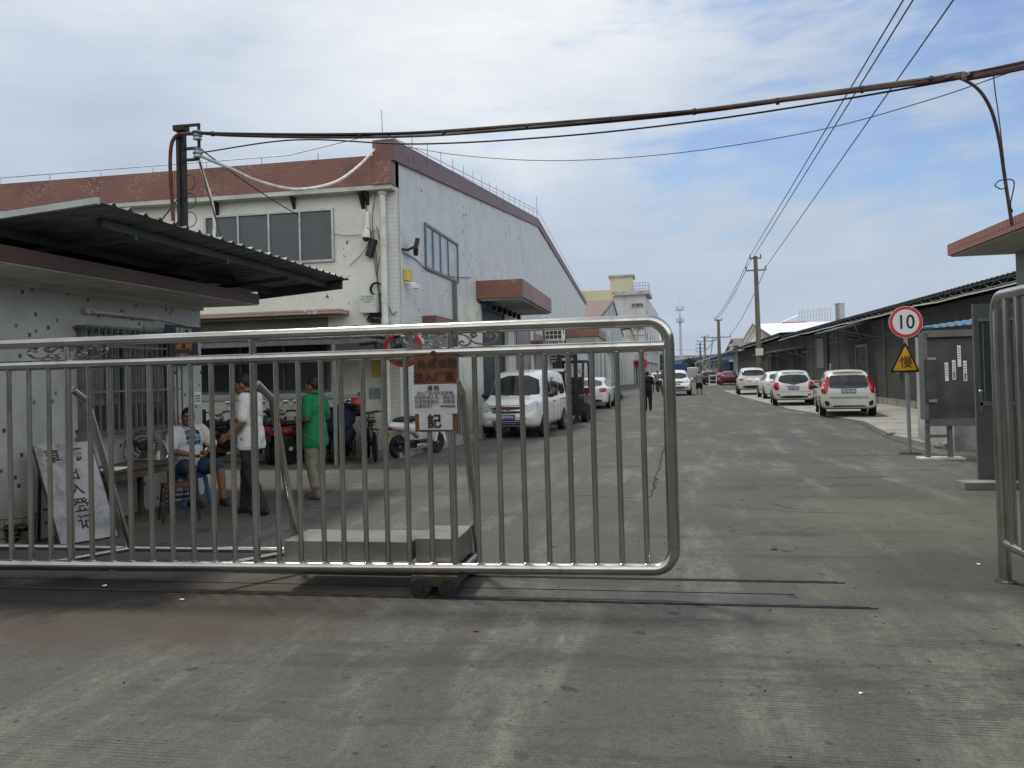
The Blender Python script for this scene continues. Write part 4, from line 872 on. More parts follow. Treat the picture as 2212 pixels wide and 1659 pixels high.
for (u0, v0, u1, v1), lb in zip(((2041, 783, 2050, 823), (2057, 778, 2066, 820), (2068, 746, 2077, 792), (2081, 779, 2090, 823)), labs):
    p0, p1 = AY(u0, v0, YB), AY(u1, v1, YB); m = MB(); m.box((p0.x, YB+.012, p1.z), (p1.x, YB+.018, p0.z)); o = tag(m.build('paper_sheet', MT['paper'], smooth=False), lb, 'paper', 'papers on the notice cabinet')
    m = MB()
    for k in range(5): m.box((p0.x+.012, YB+.009, p0.z-.06-k*.045), (p1.x-.012, YB+.0115, p0.z-.045-k*.045))
    if 'dark' in lb: m.box((p0.x+.015, YB+.009, p1.z+.02), (p1.x-.015, YB+.0115, p1.z+.13))
    m.build('print', MT['frame_grey'], o, smooth=False)
# blue lean-to roof behind it
lt = thing('blue_roof', 'blue corrugated lean-to roof behind the notice cabinet', 'roof', (6, 17.5, 0))
a = AY(1990, 707, 17.5); b = AY(2102, 672, 17.5); m = MB(); prev = None
for i in range(91):
    x = a.x+(b.x+1.2-a.x)*i/90; dz = .03*(i % 6 < 2); f = (x-a.x)/(b.x-a.x); r = [m.bm.verts.new((x, 16.9, a.z-.05+dz+.06*f)), m.bm.verts.new((x, 18.6, a.z+.0+dz+.12*f))]
    if prev: m.bm.faces.new((prev[0], r[0], r[1], prev[1]))
    prev = r
bmesh.ops.solidify(m.bm, geom=m.bm.faces[:], thickness=.01); part(m, 'roof_sheet', pm('sky_blue_sheet', (.20, .36, .48), .45, 0, .12, 1.5), lt, smooth=False)
m = MB(); m.box((a.x+.3, 16.75, 0), (a.x+3.2, 18.9, a.z-.16)); part(m, 'wall', MT['plaster'], lt, smooth=False)
# speed sign
sg = G(1966, 980)
sn = thing('speed_sign', 'round red rimmed speed limit sign reading 10 above a yellow slow triangle on one post', 'road sign', (sg.x, sg.y, 0))
ys = sg.y; c = AY(1954.5, 696, ys); MT['signwhite'] = pm('sign_white', (.66, .68, .68), .35, 0, .04, 2); MT['signred'] = pm('sign_red', (.55, .035, .045), .35, 0, .06, 3); MT['signyellow'] = pm('sign_amber', (.72, .36, .03), .35, 0, .06, 3)
R_ = .302
def disc(r, y, th, mt, name, par, cx, cz):
    m = MB(); m.lathe([(r, 0), (r, th)], (cx-sg.x, y-ys, cz), (0, -1, 0), 48); return m.build(name, MT[mt], par)
plate = disc(R_, ys-.05, .006, 'signwhite', 'speed_plate', sn, c.x, c.z)
disc(R_-.008, ys-.057, .003, 'signred', 'red_rim', plate, c.x, c.z); disc(R_-.065, ys-.061, .003, 'signwhite', 'white_face', plate, c.x, c.z)
text('10', .38, MT['ink'], (c.x-sg.x, -.066, c.z-.01), (1, 0, 0), (0, 0, 1), parent=plate, bold=.003, sx=.86)
t1 = AY(1953, 738, ys); bl_ = AY(1920, 806, ys); br_ = AY(1986, 803, ys); zb1 = (bl_.z+br_.z)/2; cxx = t1.x
def tri(k, y, th, mt, name, par):
    cz = zb1+(t1.z-zb1)/3; pts = []
    P0 = [(bl_.x, zb1), (br_.x, zb1), (cxx, t1.z)]
    P1 = chaikin([(p[0]*.96+q[0]*.04, p[1]*.96+q[1]*.04) for p, q in zip(P0, P0)], 0)
    out = []
    for i in range(3):
        a, b, c2 = V(P0[i-1]), V(P0[i]), V(P0[(i+1) % 3]); out += [tuple(b.lerp(a, .07)), tuple(b.lerp((a+c2)/2, .03)), tuple(b.lerp(c2, .07))]
    m = MB(); m.prism([(cxx+(x-cxx)*k-sg.x, y-ys, cz+(z-cz)*k) for x, z in out], (0, -th, 0)); return m.build(name, MT[mt], par, smooth=False)
tp_ = tri(1.0, ys-.05, .006, 'ink', 'warning_plate', sn); tri(.80, ys-.057, .003, 'signyellow', 'amber_face', tp_)
text('慢', .235, MT['ink'], (cxx-sg.x+.005, -.063, zb1+(t1.z-zb1)*.31), (1, 0, 0), (0, 0, 1), parent=tp_, bold=.0)
m = MB(); m.cyl((0, 0, 0), (c.x-sg.x, 0, c.z+.2), .035, n=14); m.build('post', MT['alu'], sn)
m = MB(); m.lathe([(.2, 0), (.19, .02), (.06, .03)], (0, 0, 0), n=20); m.build('base_plate', MT['blackmetal'], sn)
for z in (c.z, zb1+.2): m = MB(); m.box((-.09, -.05, z-.02), (.09, .04, z+.02)); m.build('clamp', MT['alu'], sn)
# ------------------------------------------------------------------ unseen block added behind the camera to darken reflections and low light
bb = thing('shade_block', 'long plain grey block added unseen behind the camera to cut light', 'building', (0, -17, 0))
m = MB(); m.box((-60, -27, 0), (60, -17, 8.0)); part(m, 'wall', pm('dull_grey_render', (.13, .125, .115), .9, var=.2, scale=.4), bb, smooth=False)
# ------------------------------------------------------------------ long dark sheds on the right
XW = 9.6
MT['greyblock'] = tile('dark_cement_block', (.066, .063, .058), (.050, .048, .046), (.036, .035, .034), .39, .19, .06, rough=.9, stain=((.08, .076, .07), .5, .5), streak=.4)
MT['roofdark'] = pm('dark_roof_sheet', (.022, .023, .024), .7, .2, .3, 2)
MT['whiteroof'] = pm('white_roof_sheet', (.70, .72, .74), .5, 0, .06, .3)
def longshed(y0, y1, ze0, ze1, lab):
    t = thing('storage_shed', lab, 'shed', (XW, y0, 0))
    m = MB(); m.prism([(XW, y0, 0), (XW, y1, 0), (XW, y1, ze1-.28), (XW, y0, ze0-.28)], (12, 0, 0)); part(m, 'wall', MT['greyblock'], t, smooth=False)
    m = MB(); prev = None; n = int((y1-y0)/.11)
    for i in range(n+1):
        y = y0+(y1-y0)*i/n; z = ze0+(ze1-ze0)*i/n+(.035 if i % 3 == 0 else 0)
        r = [m.bm.verts.new((XW-.55, y, z)), m.bm.verts.new((XW+6, y, z+.12)), m.bm.verts.new((XW+6, y, z+.02)), m.bm.verts.new((XW-.55, y, z-.035))]
        if prev:
            for a in range(4): m.bm.faces.new((prev[a], prev[(a+1) % 4], r[(a+1) % 4], r[a]))
        else: m.bm.faces.new(r)
        prev = r
    m.bm.faces.new(prev[::-1]); part(m, 'roof', MT['roofdark'], t, smooth=False)
    m = MB(); k = int((y1-y0)/.9)
    def zz(y): return ze0+(ze1-ze0)*(y-y0)/(y1-y0)
    m.tube([(XW-.5, y0, zz(y0)-.22), (XW-.5, y1, zz(y1)-.22)], .022, 6); m.tube([(XW-.5, y0, zz(y0)-.05), (XW-.5, y1, zz(y1)-.05)], .022, 6)
    for i in range(k):
        ya = y0+i*.9; m.tube([(XW-.5, ya, zz(ya)-.22), (XW-.5, ya+.45, zz(ya+.45)-.05), (XW-.5, ya+.9, zz(ya+.9)-.22)], .012, 5)
    part(m, 'eave_truss', MT['frame_grey'], t, smooth=False)
    m = MB(); rr = random.Random(5); m.tube([(XW-.62, y0+(y1-y0)*i/20, zz(y0+(y1-y0)*i/20)-.24-.07*rr.random()) for i in range(21)], .02, 6); part(m, 'eave_cable', MT['pvc'], t)
    return t
ls1 = longshed(16.5, 60, 3.95, 3.95, 'long dark grey block shed with sheet roof behind the parked white cars')
ls2 = longshed(60.2, 95, 4.2, 3.9, 'farther dark grey block shed behind the utility pole and white suv')
def sidedoor(t, y0, y1, z0, z1, nm='door', mt='navy'):
    m = MB(); m.box((XW-.02, y0, z0), (XW-.003, y1, z1)); d = part(m, nm, MT[mt], t, smooth=False)
    m = MB(); m.box((XW-.05, y0-.12, z0), (XW-.003, y0-.003, z1+.12)); m.box((XW-.05, y1+.003, z0), (XW-.003, y1+.12, z1+.12)); m.box((XW-.05, y0-.003, z1+.003), (XW-.003, y1+.003, z1+.12)); part(m, nm+'_frame', MT['frame_grey'], t, parent=d, smooth=False)
for tt_, ya, yb in ((ls1, 16.6, 60), (ls2, 60.2, 95)):
    m = MB(); m.box((XW-.035, ya, 0), (XW-.002, yb, .32)); part(m, 'plinth', MT['kerb'], tt_, smooth=False)
m = MB(); m.tube([(XW-.05, y, 2.95+.05*math.sin(y*1.7)) for y in range(18, 60)], .014, 6); part(m, 'wall_cable', MT['frame_grey'], ls1)
for y in (31.5, 35.6, 44.2, 51): m = MB(); m.tube([(XW-.05, y, .33), (XW-.05, y, 3.6)], .03, 6); part(m, 'wall_conduit', MT['frame_grey'], ls1)
for y in (33.4, 45.5): m = MB(); m.box((XW-.14, y, 1.35), (XW-.003, y+.4, 1.85), .01); part(m, 'switch_box', MT['alu'], ls1, smooth=False)
sidedoor(ls1, 38.5, 40.4, .05, 2.55); sidedoor(ls1, 47.9, 49.7, 1.6, 3.2, 'window', 'frame_grey'); sidedoor(ls1, 52.7, 54.4, .05, 2.6); sidedoor(ls1, 58, 59.6, .05, 2.6); sidedoor(ls2, 64.2, 65.9, .05, 2.6); sidedoor(ls2, 68.4, 70.2, .05, 2.6)
m = MB(); m.tube([(XW-.06, 46.5, .1), (XW-.06, 46.5, 3.6)], .05, 8); part(m, 'drain_pipe', MT['blackmetal'], ls1)
def dooraw(t, y0, y1, zw, zo):
    m = MB(); m.prism([(XW-.003, y0, zw), (XW-1.5, y0, zo), (XW-1.5, y0, zo-.06), (XW-.003, y0, zw-.06)], (0, y1-y0, 0)); a = part(m, 'door_canopy', MT['corr'], t, smooth=False)
    for i in range(4):
        y = y0+.05+(y1-y0-.1)*i/3; m = MB(); m.tube([(XW-.01, y, zw-.75), (XW-1.4, y, zo-.08), (XW-.01, y, zw-.1)], .03, 6); m.tube([(XW-.7, y, (zw+zo)/2-.1), (XW-.6, y, zw-.55)], .025, 6); part(m, 'canopy_truss', MT['frame_grey'], t, parent=a)
dooraw(ls1, 37.6, 42.4, 3.75, 3.38); dooraw(ls1, 53, 59.8, 3.05, 2.85); dooraw(ls2, 60.3, 68.5, 3.0, 2.8)
p = AY(1815, 690, 55); m = MB(); m.lathe([(.28, -1), (.28, 1.0), (.3, 1.0), (.3, 1.05)], (p.x, 55, p.z)); part(m, 'roof_duct', MT['alu'], ls1)

# gabled sheds beyond, roof ridge across the view
def gable_x(name, lab, xg, yc, half, ze, zr, length, wall, roof):
    t = thing(name, lab, 'shed', (xg, yc, 0))
    m = MB(); m.prism([(xg, yc-half, 0), (xg, yc-half, ze), (xg, yc, zr), (xg, yc+half, ze), (xg, yc+half, 0)], (length, 0, 0)); part(m, 'wall', MT[wall], t, smooth=False)
    m = MB()
    for s in (-1, 1):
        m.prism([(xg-.4, yc, zr+.25), (xg-.4, yc+s*(half+.5), ze+.05), (xg-.4, yc+s*(half+.5), ze+.25), (xg-.4, yc, zr+.45)], (length+.4, 0, 0))
    part(m, 'roof', MT[roof], t, smooth=False)
    m = MB()
    for s in (-1, 1): m.prism([(xg-.42, yc, zr+.2), (xg-.42, yc+s*(half+.5), ze), (xg-.42, yc+s*(half+.5), ze+.35), (xg-.42, yc, zr+.55)], (-.12, 0, 0))
    part(m, 'verge', MT['redside'], t, smooth=False); return t
g1 = gable_x('gabled_shed', 'white gabled factory shed with bright roof above the dark right sheds', 17.9, 145, 20, 6.3, 9.0, 60, 'whitewash', 'whiteroof')
g2 = gable_x('gabled_shed', 'farther pale gabled shed with brown roof, left of the brighter gabled shed', 20, 206, 25, 5.2, 8.8, 30, 'whitewash', 'redside')
m = MB()
for i in range(4): m.box((19.9, 190+i*7, 3.2), (19.98, 193+i*7, 4.6)); 
part(m, 'window_row', MT['glass'], g2, smooth=False)
onface_red = None
# sign letters and red strip on the bright roof
a, b = AY(1698, 735, 140), AY(1755, 733, 140)
m = MB(); m.box((a.x, 144.5, 8.9), (b.x, 145.5, 9.55)); part(m, 'ridge_strip', MT['redpaint'], g1, smooth=False)
m = MB(); x0 = AY(1725, 700, 145).x
for i in range(6):
    x = x0+i*.95
    m.tube([(x, 145, 9.5), (x+.2, 145, 11.6)], .06, 5); m.tube([(x+.5, 145, 9.6), (x+.7, 145, 11.9)], .06, 5); m.tube([(x-.2, 145, 10.1+.1*i), (x+.9, 145, 10.3+.1*i)], .05, 5); m.tube([(x-.1, 145, 11.0+.12*i), (x+.9, 145, 11.2+.12*i)], .05, 5)
m.tube([(x0-3, 145, 9.5), (x0, 145, 10.7)], .06, 5); part(m, 'sign_frame', MT['alu'], g1, smooth=False)

# ------------------------------------------------------------------ far end of the road
MT['cream'] = pm('cream_render', (.52, .49, .34), .8, 0, .08, .3)
MT['offwhite'] = pm('offwhite_render', (.50, .50, .49), .8, 0, .10, .25, dirt=((.30, .30, .29), .5, .6))
MT['bluegrey'] = pm('blue_grey_render', (.40, .45, .47), .8, 0, .12, .4, dirt=((.22, .25, .26), .5, .7))
def block(t, name, p, ang, L, D, z0, z1, mat, parent=None):
    mx = M.Translation((p[0], p[1], 0)) @ M.Rotation(rad(ang), 4, 'Z'); m = MB(); m.box((-D, 0, z0), (0, L, z1), mat=None); bmesh.ops.transform(m.bm, matrix=mx, verts=m.bm.verts); return part(m, name, MT[mat], t, parent=parent, smooth=False)
def onface(t, name, p, ang, y0, y1, z0, z1, out_, mat, parent=None):     # block proud of the road-side face
    mx = M.Translation((p[0], p[1], 0)) @ M.Rotation(rad(ang), 4, 'Z'); m = MB(); m.box((.004, y0, z0), (out_, y1, z1)); bmesh.ops.transform(m.bm, matrix=mx, verts=m.bm.verts); return part(m, name, MT[mat], t, parent=parent, smooth=False)
def front(t, name, x0, x1, z0, z1, y, mat, out_=.1, parent=None):
    m = MB(); m.box((x0, y-out_, z0), (x1, y-.004, z1)); return part(m, name, MT[mat], t, parent=parent, smooth=False)
# second shed on the left
S2 = (-4.75, 70.2); s2 = thing('factory_building', 'second pale blue grey factory shed beyond the near factory, with red door canopies', 'building', (S2[0], S2[1], 0))
block(s2, 'wall', S2, -1.5, 36, 14, 0, 6.3, 'bluegrey'); 
mx = M.Translation((S2[0], S2[1], 0)) @ M.Rotation(rad(-1.5), 4, 'Z')
m = MB(); m.prism([(.003, 2, 6.3), (.003, 20, 9.4), (.003, 36, 6.3)], (-12, 0, 0)); bmesh.ops.transform(m.bm, matrix=mx, verts=m.bm.verts); part(m, 'gable', MT['bluegrey'], s2, smooth=False)
m = MB(); m.prism([(.1, 1.5, 6.25), (.1, 20, 9.45), (.1, 36.5, 6.25), (.1, 36.5, 6.6), (.1, 20, 9.8), (.1, 1.5, 6.6)], (-12.5, 0, 0)); bmesh.ops.transform(m.bm, matrix=mx, verts=m.bm.verts); part(m, 'verge', MT['redside'], s2, smooth=False)
for y0, w_, z, mt in ((1, 2.2, 3.3, 'greydoor'), (4.5, 2.5, 3.4, 'navy'), (9, 2.4, 3.4, 'ribpanel'), (13, 2.6, 3.4, 'navy'), (18, 2.5, 3.4, 'bluesheet'), (23, 3, 3.4, 'navy'), (29, 3, 3.4, 'greydoor')):
    d = onface(s2, 'door', S2, -1.5, y0, y0+w_, .05, z, .06, mt); onface(s2, 'door_jamb', S2, -1.5, y0-.25, y0-.004, 0, z+.2, .12, 'offwhite', d)
for y0, w_ in ((2, 1.3), (7, 1.5), (12, 1.5), (17, 1.5)): onface(s2, 'window', S2, -1.5, y0, y0+w_, 4.2, 5.3, .05, 'glass')
onface(s2, 'door_canopy', S2, -1.5, 10, 22, 4.1, 4.6, 1.1, 'redside'); onface(s2, 'wall_pipe', S2, -1.5, 3.6, 3.8, 0, 6, .25, 'pvc'); onface(s2, 'wall_pipe', S2, -1.5, 12, 12.25, 0, 6, .25, 'pvc')
# link building between with its red canopy
a, b = AY(1224, 716, 51), AY(1310, 722, 51)
m = MB(); m.box((XS+.002, 50, 3.95), (XS+2.2, 58, 4.5)); c2 = part(m, 'canopy', MT['redmosaic'], shed, smooth=False)
m = MB(); m.box((XS+.1, 50.1, 3.3), (XS+2.1, 57.9, 3.945)); part(m, 'canopy_soffit', MT['plaster'], shed, parent=c2, smooth=False)
# tall cream building
cb_ = thing('apartment_building', 'tall off white building with cream upper floor, roof hut and railed deck behind the sheds', 'building', (-.9, 130, 0))
PB = (-.9, 130)
block(cb_, 'wall', PB, -2.9, 48, 11.5, 0, 14, 'offwhite'); block(cb_, 'roof_slab', (-.3, 129.2), -2.9, 10, 5.6, 14.003, 14.6, 'plaster')
a, b = AY(1252, 653, 129.8), AY(1323, 626, 129.8); front(cb_, 'upper_wall', a.x-6, b.x, a.z, b.z, 129.98, 'cream', .15)
a, b = AY(1319, 622, 131), AY(1367, 598, 131); m = MB(); m.box((a.x, 130.2, 14.61), (b.x, 135, b.z)); h_ = part(m, 'roof_hut', MT['cream'], cb_, smooth=False)
m = MB(); m.box((a.x-.3, 129.9, b.z+.004), (b.x+.3, 135.3, b.z+.3)); part(m, 'hut_roof', MT['plaster'], cb_, parent=h_, smooth=False)
m = MB(); x0, x1 = b.x+.2, -.4
for z in (14.9, 15.4, 15.9): m.tube([(x0, 129.5, z), (x1, 129.5, z), (x1+.3, 136, z)], .05, 5)
for i in range(6): x = x0+(x1-x0)*i/5; m.tube([(x, 129.5, 14.6), (x, 129.5, 15.9)], .05, 5)
part(m, 'railing', MT['alu'], cb_, smooth=False)
for u0, u1, v0, v1 in ((1364, 1390, 654, 664), (1366, 1392, 702, 713)):
    a, b = AY(u0, v1, 130), AY(u1, v0, 130); f = front(cb_, 'window', a.x, b.x, a.z, b.z, 129.99, 'whitewash', .12)
    w_ = (b.x-a.x)/3; front(cb_, 'pane', a.x+.08, a.x+w_-.05, a.z+.08, b.z-.08, 129.86, 'tinted', .05, f); front(cb_, 'pane', a.x+w_+.05, b.x-w_*.9, a.z+.08, b.z-.08, 129.86, 'glass', .05, f); front(cb_, 'pane', b.x-w_*.8, b.x-.08, a.z+.08, b.z-.08, 129.86, 'tinted', .05, f)
m = MB()
for u in (1362, 1376, 1393): a = AY(u, 660, 129.8); m.tube([(a.x, 129.8, 4), (a.x, 129.8, 9.8)], .05, 4)
for z in (4.5, 6, 7.5, 9): m.tube([(AY(1362, 660, 129.8).x, 129.8, z), (AY(1393, 660, 129.8).x, 129.8, z)], .05, 4)
part(m, 'pipe_grid', MT['frame_grey'], cb_, smooth=False)
for k in range(5):
    onface(cb_, 'window', PB, -2.9, 3+k*8, 7+k*8, 10.3, 11.6, .1, 'glass'); onface(cb_, 'window', PB, -2.9, 3+k*8, 7+k*8, 6.6, 7.9, .1, 'glass'); onface(cb_, 'balcony', PB, -2.9, 4+k*8, 6.5+k*8, 5.2, 6.0, .8, 'offwhite')
# low row with balconies before it
R1 = (-2.6, 106.5); rw = thing('workshop_row', 'low far row of grey workshops with roller doors, balconies and small awnings', 'building', (*R1, 0))
block(rw, 'wall', R1, -2.6, 60, 8, 0, 5.2, 'offwhite')
for k in range(12):
    y = 1+k*4.8; onface(rw, 'door', R1, -2.6, y, y+2.6, .05, 2.8, .06, ('greydoor', 'navy', 'bluesheet')[k % 3])
    onface(rw, 'awning', R1, -2.6, y-.3, y+3, 3.0, 3.15, .8+.35*(k % 3), ('corr', 'redside', 'alu')[k % 3])
    if k % 2: onface(rw, 'balcony', R1, -2.6, y, y+2.2, 3.9, 4.6, .6, 'whitewash')
onface(rw, 'red_sign', R1, -2.6, 4, 5.2, 2.2, 3.3, 1.6, 'redpaint')
gs = thing('gabled_shed', 'small brown roofed gable standing before the tall cream building', 'shed', (-3.5, 112, 0))
m = MB(); m.prism([(-6.5, 112, 5.2), (-2.2, 112, 5.2), (-3.0, 112, 7.6), (-5.0, 112, 7.3)], (0, 6, 0)); part(m, 'wall', MT['plaster'], gs, smooth=False)
m = MB(); m.prism([(-6.6, 111.8, 5.4), (-5.05, 111.8, 7.45), (-2.95, 111.8, 7.75), (-2.0, 111.8, 5.2), (-2.0, 111.8, 5.5), (-2.9, 111.8, 8), (-5.1, 111.8, 7.7), (-6.6, 111.8, 5.65)], (0, 6.4, 0)); part(m, 'roof', MT['redside'], gs, smooth=False)
# blue roofed sheds closing the view
bs = thing('warehouse', 'low blue roofed warehouse with cream walls closing the far end of the road', 'building', (6, 232, 0))
A, B = V((5.4, 232, 0)), V((12.6, 138, 0)); dv = (B-A).normalized(); nv = V((-dv.y, dv.x, 0))
def strip(name, z0, z1, o0, o1, mat, s0=0., s1=1.):
    a, b = A.lerp(B, s0), A.lerp(B, s1); m = MB(); m.prism([a+nv*o0+V((0, 0, z0)), b+nv*o0+V((0, 0, z0)), b+nv*o1+V((0, 0, z0)), a+nv*o1+V((0, 0, z0))], (0, 0, z1-z0)); part(m, name, MT[mat], bs, smooth=False)
nv = nv if nv.x > 0 else -nv
strip('wall', 0, 3.2, 0, 10, 'cream', 0, .6); strip('wall', 0, 3.2, 0, 10, 'offwhite', .6, 1.); strip('lower_roof', 3.2, 3.75, -.6, 10, 'bluesheet'); strip('upper_roof', 3.76, 4.45, .4, 10, 'darkblue'); strip('roof_edge', 4.455, 4.6, .3, 10, 'whitewash')
for k in range(5): strip('window', 1.2, 2.6, -.08, -.003, 'glass', .62+k*.075, .65+k*.075)
strip('door', .1, 2.6, -.1, -.003, 'bluesheet', .50, .56)
pl_ = thing('lean_to', 'open lean-to with sloping grey roof at the far end of the dark sheds', 'shed', (9, 100, 0))
m = MB(); m.prism([(9.4, 97, 3.9), (6.2, 125, 2.6), (6.4, 125, 2.6), (12, 97, 3.9)], (0, 0, .16)); part(m, 'roof', MT['plaster'], pl_, smooth=False)
m = MB(); m.box((9.5, 103.5, 0), (11.5, 118, 2.6)); part(m, 'wall', MT['darkblue'], pl_, smooth=False)
m = MB(); m.box((XW+.3, 96, 0), (XW+1.4, 103, 4.4)); m.box((XW-.2, 96, 4.4), (XW+2, 103, 4.75)); part(m, 'annex', MT['plaster'], pl_, smooth=False)
for y, x in ((124, 6.4), (112, 7.7)): m = MB(); m.cyl((x, y, 0), (x, y, 2.7), .08); part(m, 'post', MT['alu'], pl_)
va = thing('viaduct', 'distant grey road viaduct on piers behind the blue roofs', 'bridge', (0, 520, 0))
m = MB(); m.box((-40, 515, 8.6), (220, 527, 10.2)); m.box((-40, 514.6, 10.2), (220, 515, 11)); part(m, 'deck', MT['plaster'], va, smooth=False)
for k in range(7): m = MB(); m.box((-10+k*32, 518, 0), (-6+k*32, 523, 8.6)); part(m, 'pier', MT['plaster'], va, smooth=False)
# telecom tower
tw = AY(1472, 790, 400); tt = thing('telecom_tower', 'tall thin telecom mast with two rings of antennas on the horizon', 'tower', (tw.x, 400, 0))
MT['mast'] = pm('mast_grey', (.42, .46, .49), .6, 0, .05, 1)
hT = AY(1472, 662, 400).z
m = MB(); m.cyl((0, 0, 0), (0, 0, hT-4), .85, .45, 10); m.cyl((0, 0, hT-4), (0, 0, hT), .2, .1, 8); m.cyl((0, 0, hT), (0, 0, hT+4), .08, .04, 6); m.build('mast', MT['mast'], tt)
for z in (hT-1.2, hT-7.0):
    m = MB(); m.lathe([(1.5, -.1), (1.6, 0), (1.5, .1)], (0, 0, z-.4), n=16)
    for k in range(6): a = k*math.pi/3; m.box((1.7*math.cos(a)-.22, 1.7*math.sin(a)-.22, z-1), (1.7*math.cos(a)+.22, 1.7*math.sin(a)+.22, z+1.4))
    m.build('antenna_ring', MT['mast'], tt)
# ------------------------------------------------------------------ utility poles and their wires
MT['conc'] = pm('pole_concrete', (.15, .13, .105), .85, 0, .2, .8, dirt=((.08, .07, .06), .5, 2))
def pole(x, y, h, r, lab, arms, extra=None, lean=0):
    t = thing('utility_pole', lab, 'pole', (x, y, 0), group='concrete utility poles along the road'); t.rotation_euler = (0, rad(lean), 0)
    m = MB(); m.cyl((0, 0, 0), (0, 0, h), r, r*.62, 12); m.build('post', MT['conc'], t)
    for z, L in arms:
        m = MB(); m.box((-L, -.05, z-.05), (L, .05, z+.05))
        for sx in (-1, 1): m.cyl((sx*(L-.06), 0, z+.05), (sx*(L-.06), 0, z+.28), .05)
        m.build('crossarm', MT['frame_grey'], t)
    return t
zA = AY(1640, 553, 59).z; xA = AY(1641, 790, 59).x
pA_ = pole(xA, 59, zA, .22, 'nearest tall concrete utility pole rising in front of the dark sheds', ((zA-.15, .42), (zA-1.0, .72)), lean=-.4)
m = MB(); m.box((-.25, -.35, 2.6), (.25, -.2, 3.1)); m.build('meter_box', MT['pvc'], pA_); m = MB(); m.tube([(.22, -.1, 3.4), (.35, -.1, 3.0), (.3, -.1, 2.2)], .05, 6); m.build('cable_loop', MT['black'], pA_)
zB = AY(1552, 690, 92).z; xB = AY(1555, 800, 92).x
pB_ = pole(xB, 92, zB, .24, 'second utility pole with red and white striped foot and cable clutter', ((zB-.1, .4), (zB-2.0, 1.3), (zB-6.0, 1.3), (zB-7.4, 1.2), (zB-8.6, .9)))
for k in range(5):
    m = MB(); m.cyl((0, 0, .15+k*.3), (0, 0, .44+k*.3), .262); m.build('foot_stripe', MT['redpaint' if k % 2 == 0 else 'white'], pB_)
m = MB(); m.tube([(-.3, 0, zB-2.1), (-1.5, 0, zB-3.5), (-1.9, 0, zB-5), (-1.2, 0, zB-5.8), (-.4, 0, zB-6)], .07, 6); m.tube([(-.6, 0, zB-2), (-1.0, 0, zB-4.2), (-1.6, 0, zB-5.4), (-.5, 0, zB-6.3), (-1.1, 0, zB-7.6)], .06, 6); m.tube([(.5, 0, zB-7.4), (1.2, 0, zB-8), (1.3, 0, zB-9.3)], .07, 6); m.build('cable_loop', MT['alu'], pB_)
pC_ = pole(AY(1524, 800, 128).x, 128, AY(1523, 726, 128).z, .22, 'third utility pole with double crossarm near the blue roofs', ((AY(1523, 729, 128).z, .5), (AY(1523, 737, 128).z, 1.2)))
pD_ = pole(AY(1514, 800, 150).x, 150, AY(1512, 740, 150).z, .22, 'fourth and farthest utility pole with three short crossarms', ((AY(1512, 744, 150).z, .8), (AY(1512, 752, 150).z, .8), (AY(1512, 760, 150).z, .8)))
def wire(a, b, s, r, lab, n=30): cable('power_line', sag(a, b, s, n), r, 'black', lab, 'power line', 'power lines along the road')
e1, e2_, e3 = AY(1950, 0, 17.5), AY(1971, 0, 17.5), AY(2058, 0, 17.5)
for (xa, za), e_, lb in (((xA-.40, zA+.1), e1, 'left power line passing overhead from the nearest utility pole'), ((xA-.66, zA-.75), e2_, 'middle power line passing overhead from the nearest utility pole'), ((xA+.66, zA-.75), e3, 'right power line passing overhead from the nearest utility pole')):
    a = V((xa, 59, za)); d = (e_-a); q = e_+d*.45; wire(a, q, .02, .017, lb, 40)
for (xa, za), (xb, zb_), lb in (((xA-.40, zA+.1), (xB-.4, zB+.1), 'left power line between the first and second utility poles'), ((xA-.66, zA-.75), (xB-.3, zB), 'middle power line between the first and second utility poles'), ((xA+.66, zA-.75), (xB+1.2, zB-1.8), 'right power line between the first and second utility poles')):
    wire((xa, 59, za), (xb, 92, zb_), .5, .022, lb)
wire((xB, 92, zB-2), (pC_.location.x, 128, AY(1523, 729, 128).z), .6, .025, 'power line between the second and third utility poles')
wire((xB-20, 110, 5.4), (xB+2, 150, 5.4), .3, .02, 'single faint line crossing low at the far end of the road')
# ------------------------------------------------------------------ trees
def leafmat(name, c):
    t = NT(name); n = t.noise(.6, 3, .6); return t.out(t.mix(t.ramp(n, .3, .7), sc3(c, .55), sc3(c, 1.5)), .7, 0, .2)
MT['leaf'] = leafmat('dark_foliage', (.030, .055, .022)); MT['bark'] = pm('bark', (.09, .07, .05), .9, 0, .3, 4)
def tree(x, y, h, r, seed, lab, n=900, ls=.32):
    t = thing('tree', lab, 'tree', (x, y, 0), group='trees at the far end of the road'); R = random.Random(seed)
    m = MB(); m.tube([(0, 0, 0), (.1, 0, h*.35), (0, .1, h*.8)], [h*.035, h*.025, h*.008], 8)
    lobes = []
    for k in range(9):
        a = R.uniform(0, 6.28); q = R.uniform(.2, .75)*r; c = V((q*math.cos(a), q*math.sin(a), h*R.uniform(.42, .88))); lobes.append((c, r*R.uniform(.32, .52)))
        m.tube([(.05, 0, h*R.uniform(.3, .5)), tuple(c*.6+V((0, 0, h*.2))), tuple(c)], [h*.012, h*.008, h*.003], 5)
    m.build('trunk', MT['bark'], t)
    m = MB()
    for i in range(n):
        c, q = R.choice(lobes); d = V((R.gauss(0, 1), R.gauss(0, 1), R.gauss(0, .8))).normalized(); p = c+d*q*R.uniform(.55, 1.08)
        a = V((R.gauss(0, 1), R.gauss(0, 1), R.gauss(0, 1))).normalized(); b = a.orthogonal().normalized(); s_ = ls*R.uniform(.6, 1.3)
        m.face([p+a*s_, p+b*s_*.5, p-a*s_, p-b*s_*.5])
    m.build('crown', MT['leaf'], t, smooth=False)
x = AY(1430, 800, 205).x
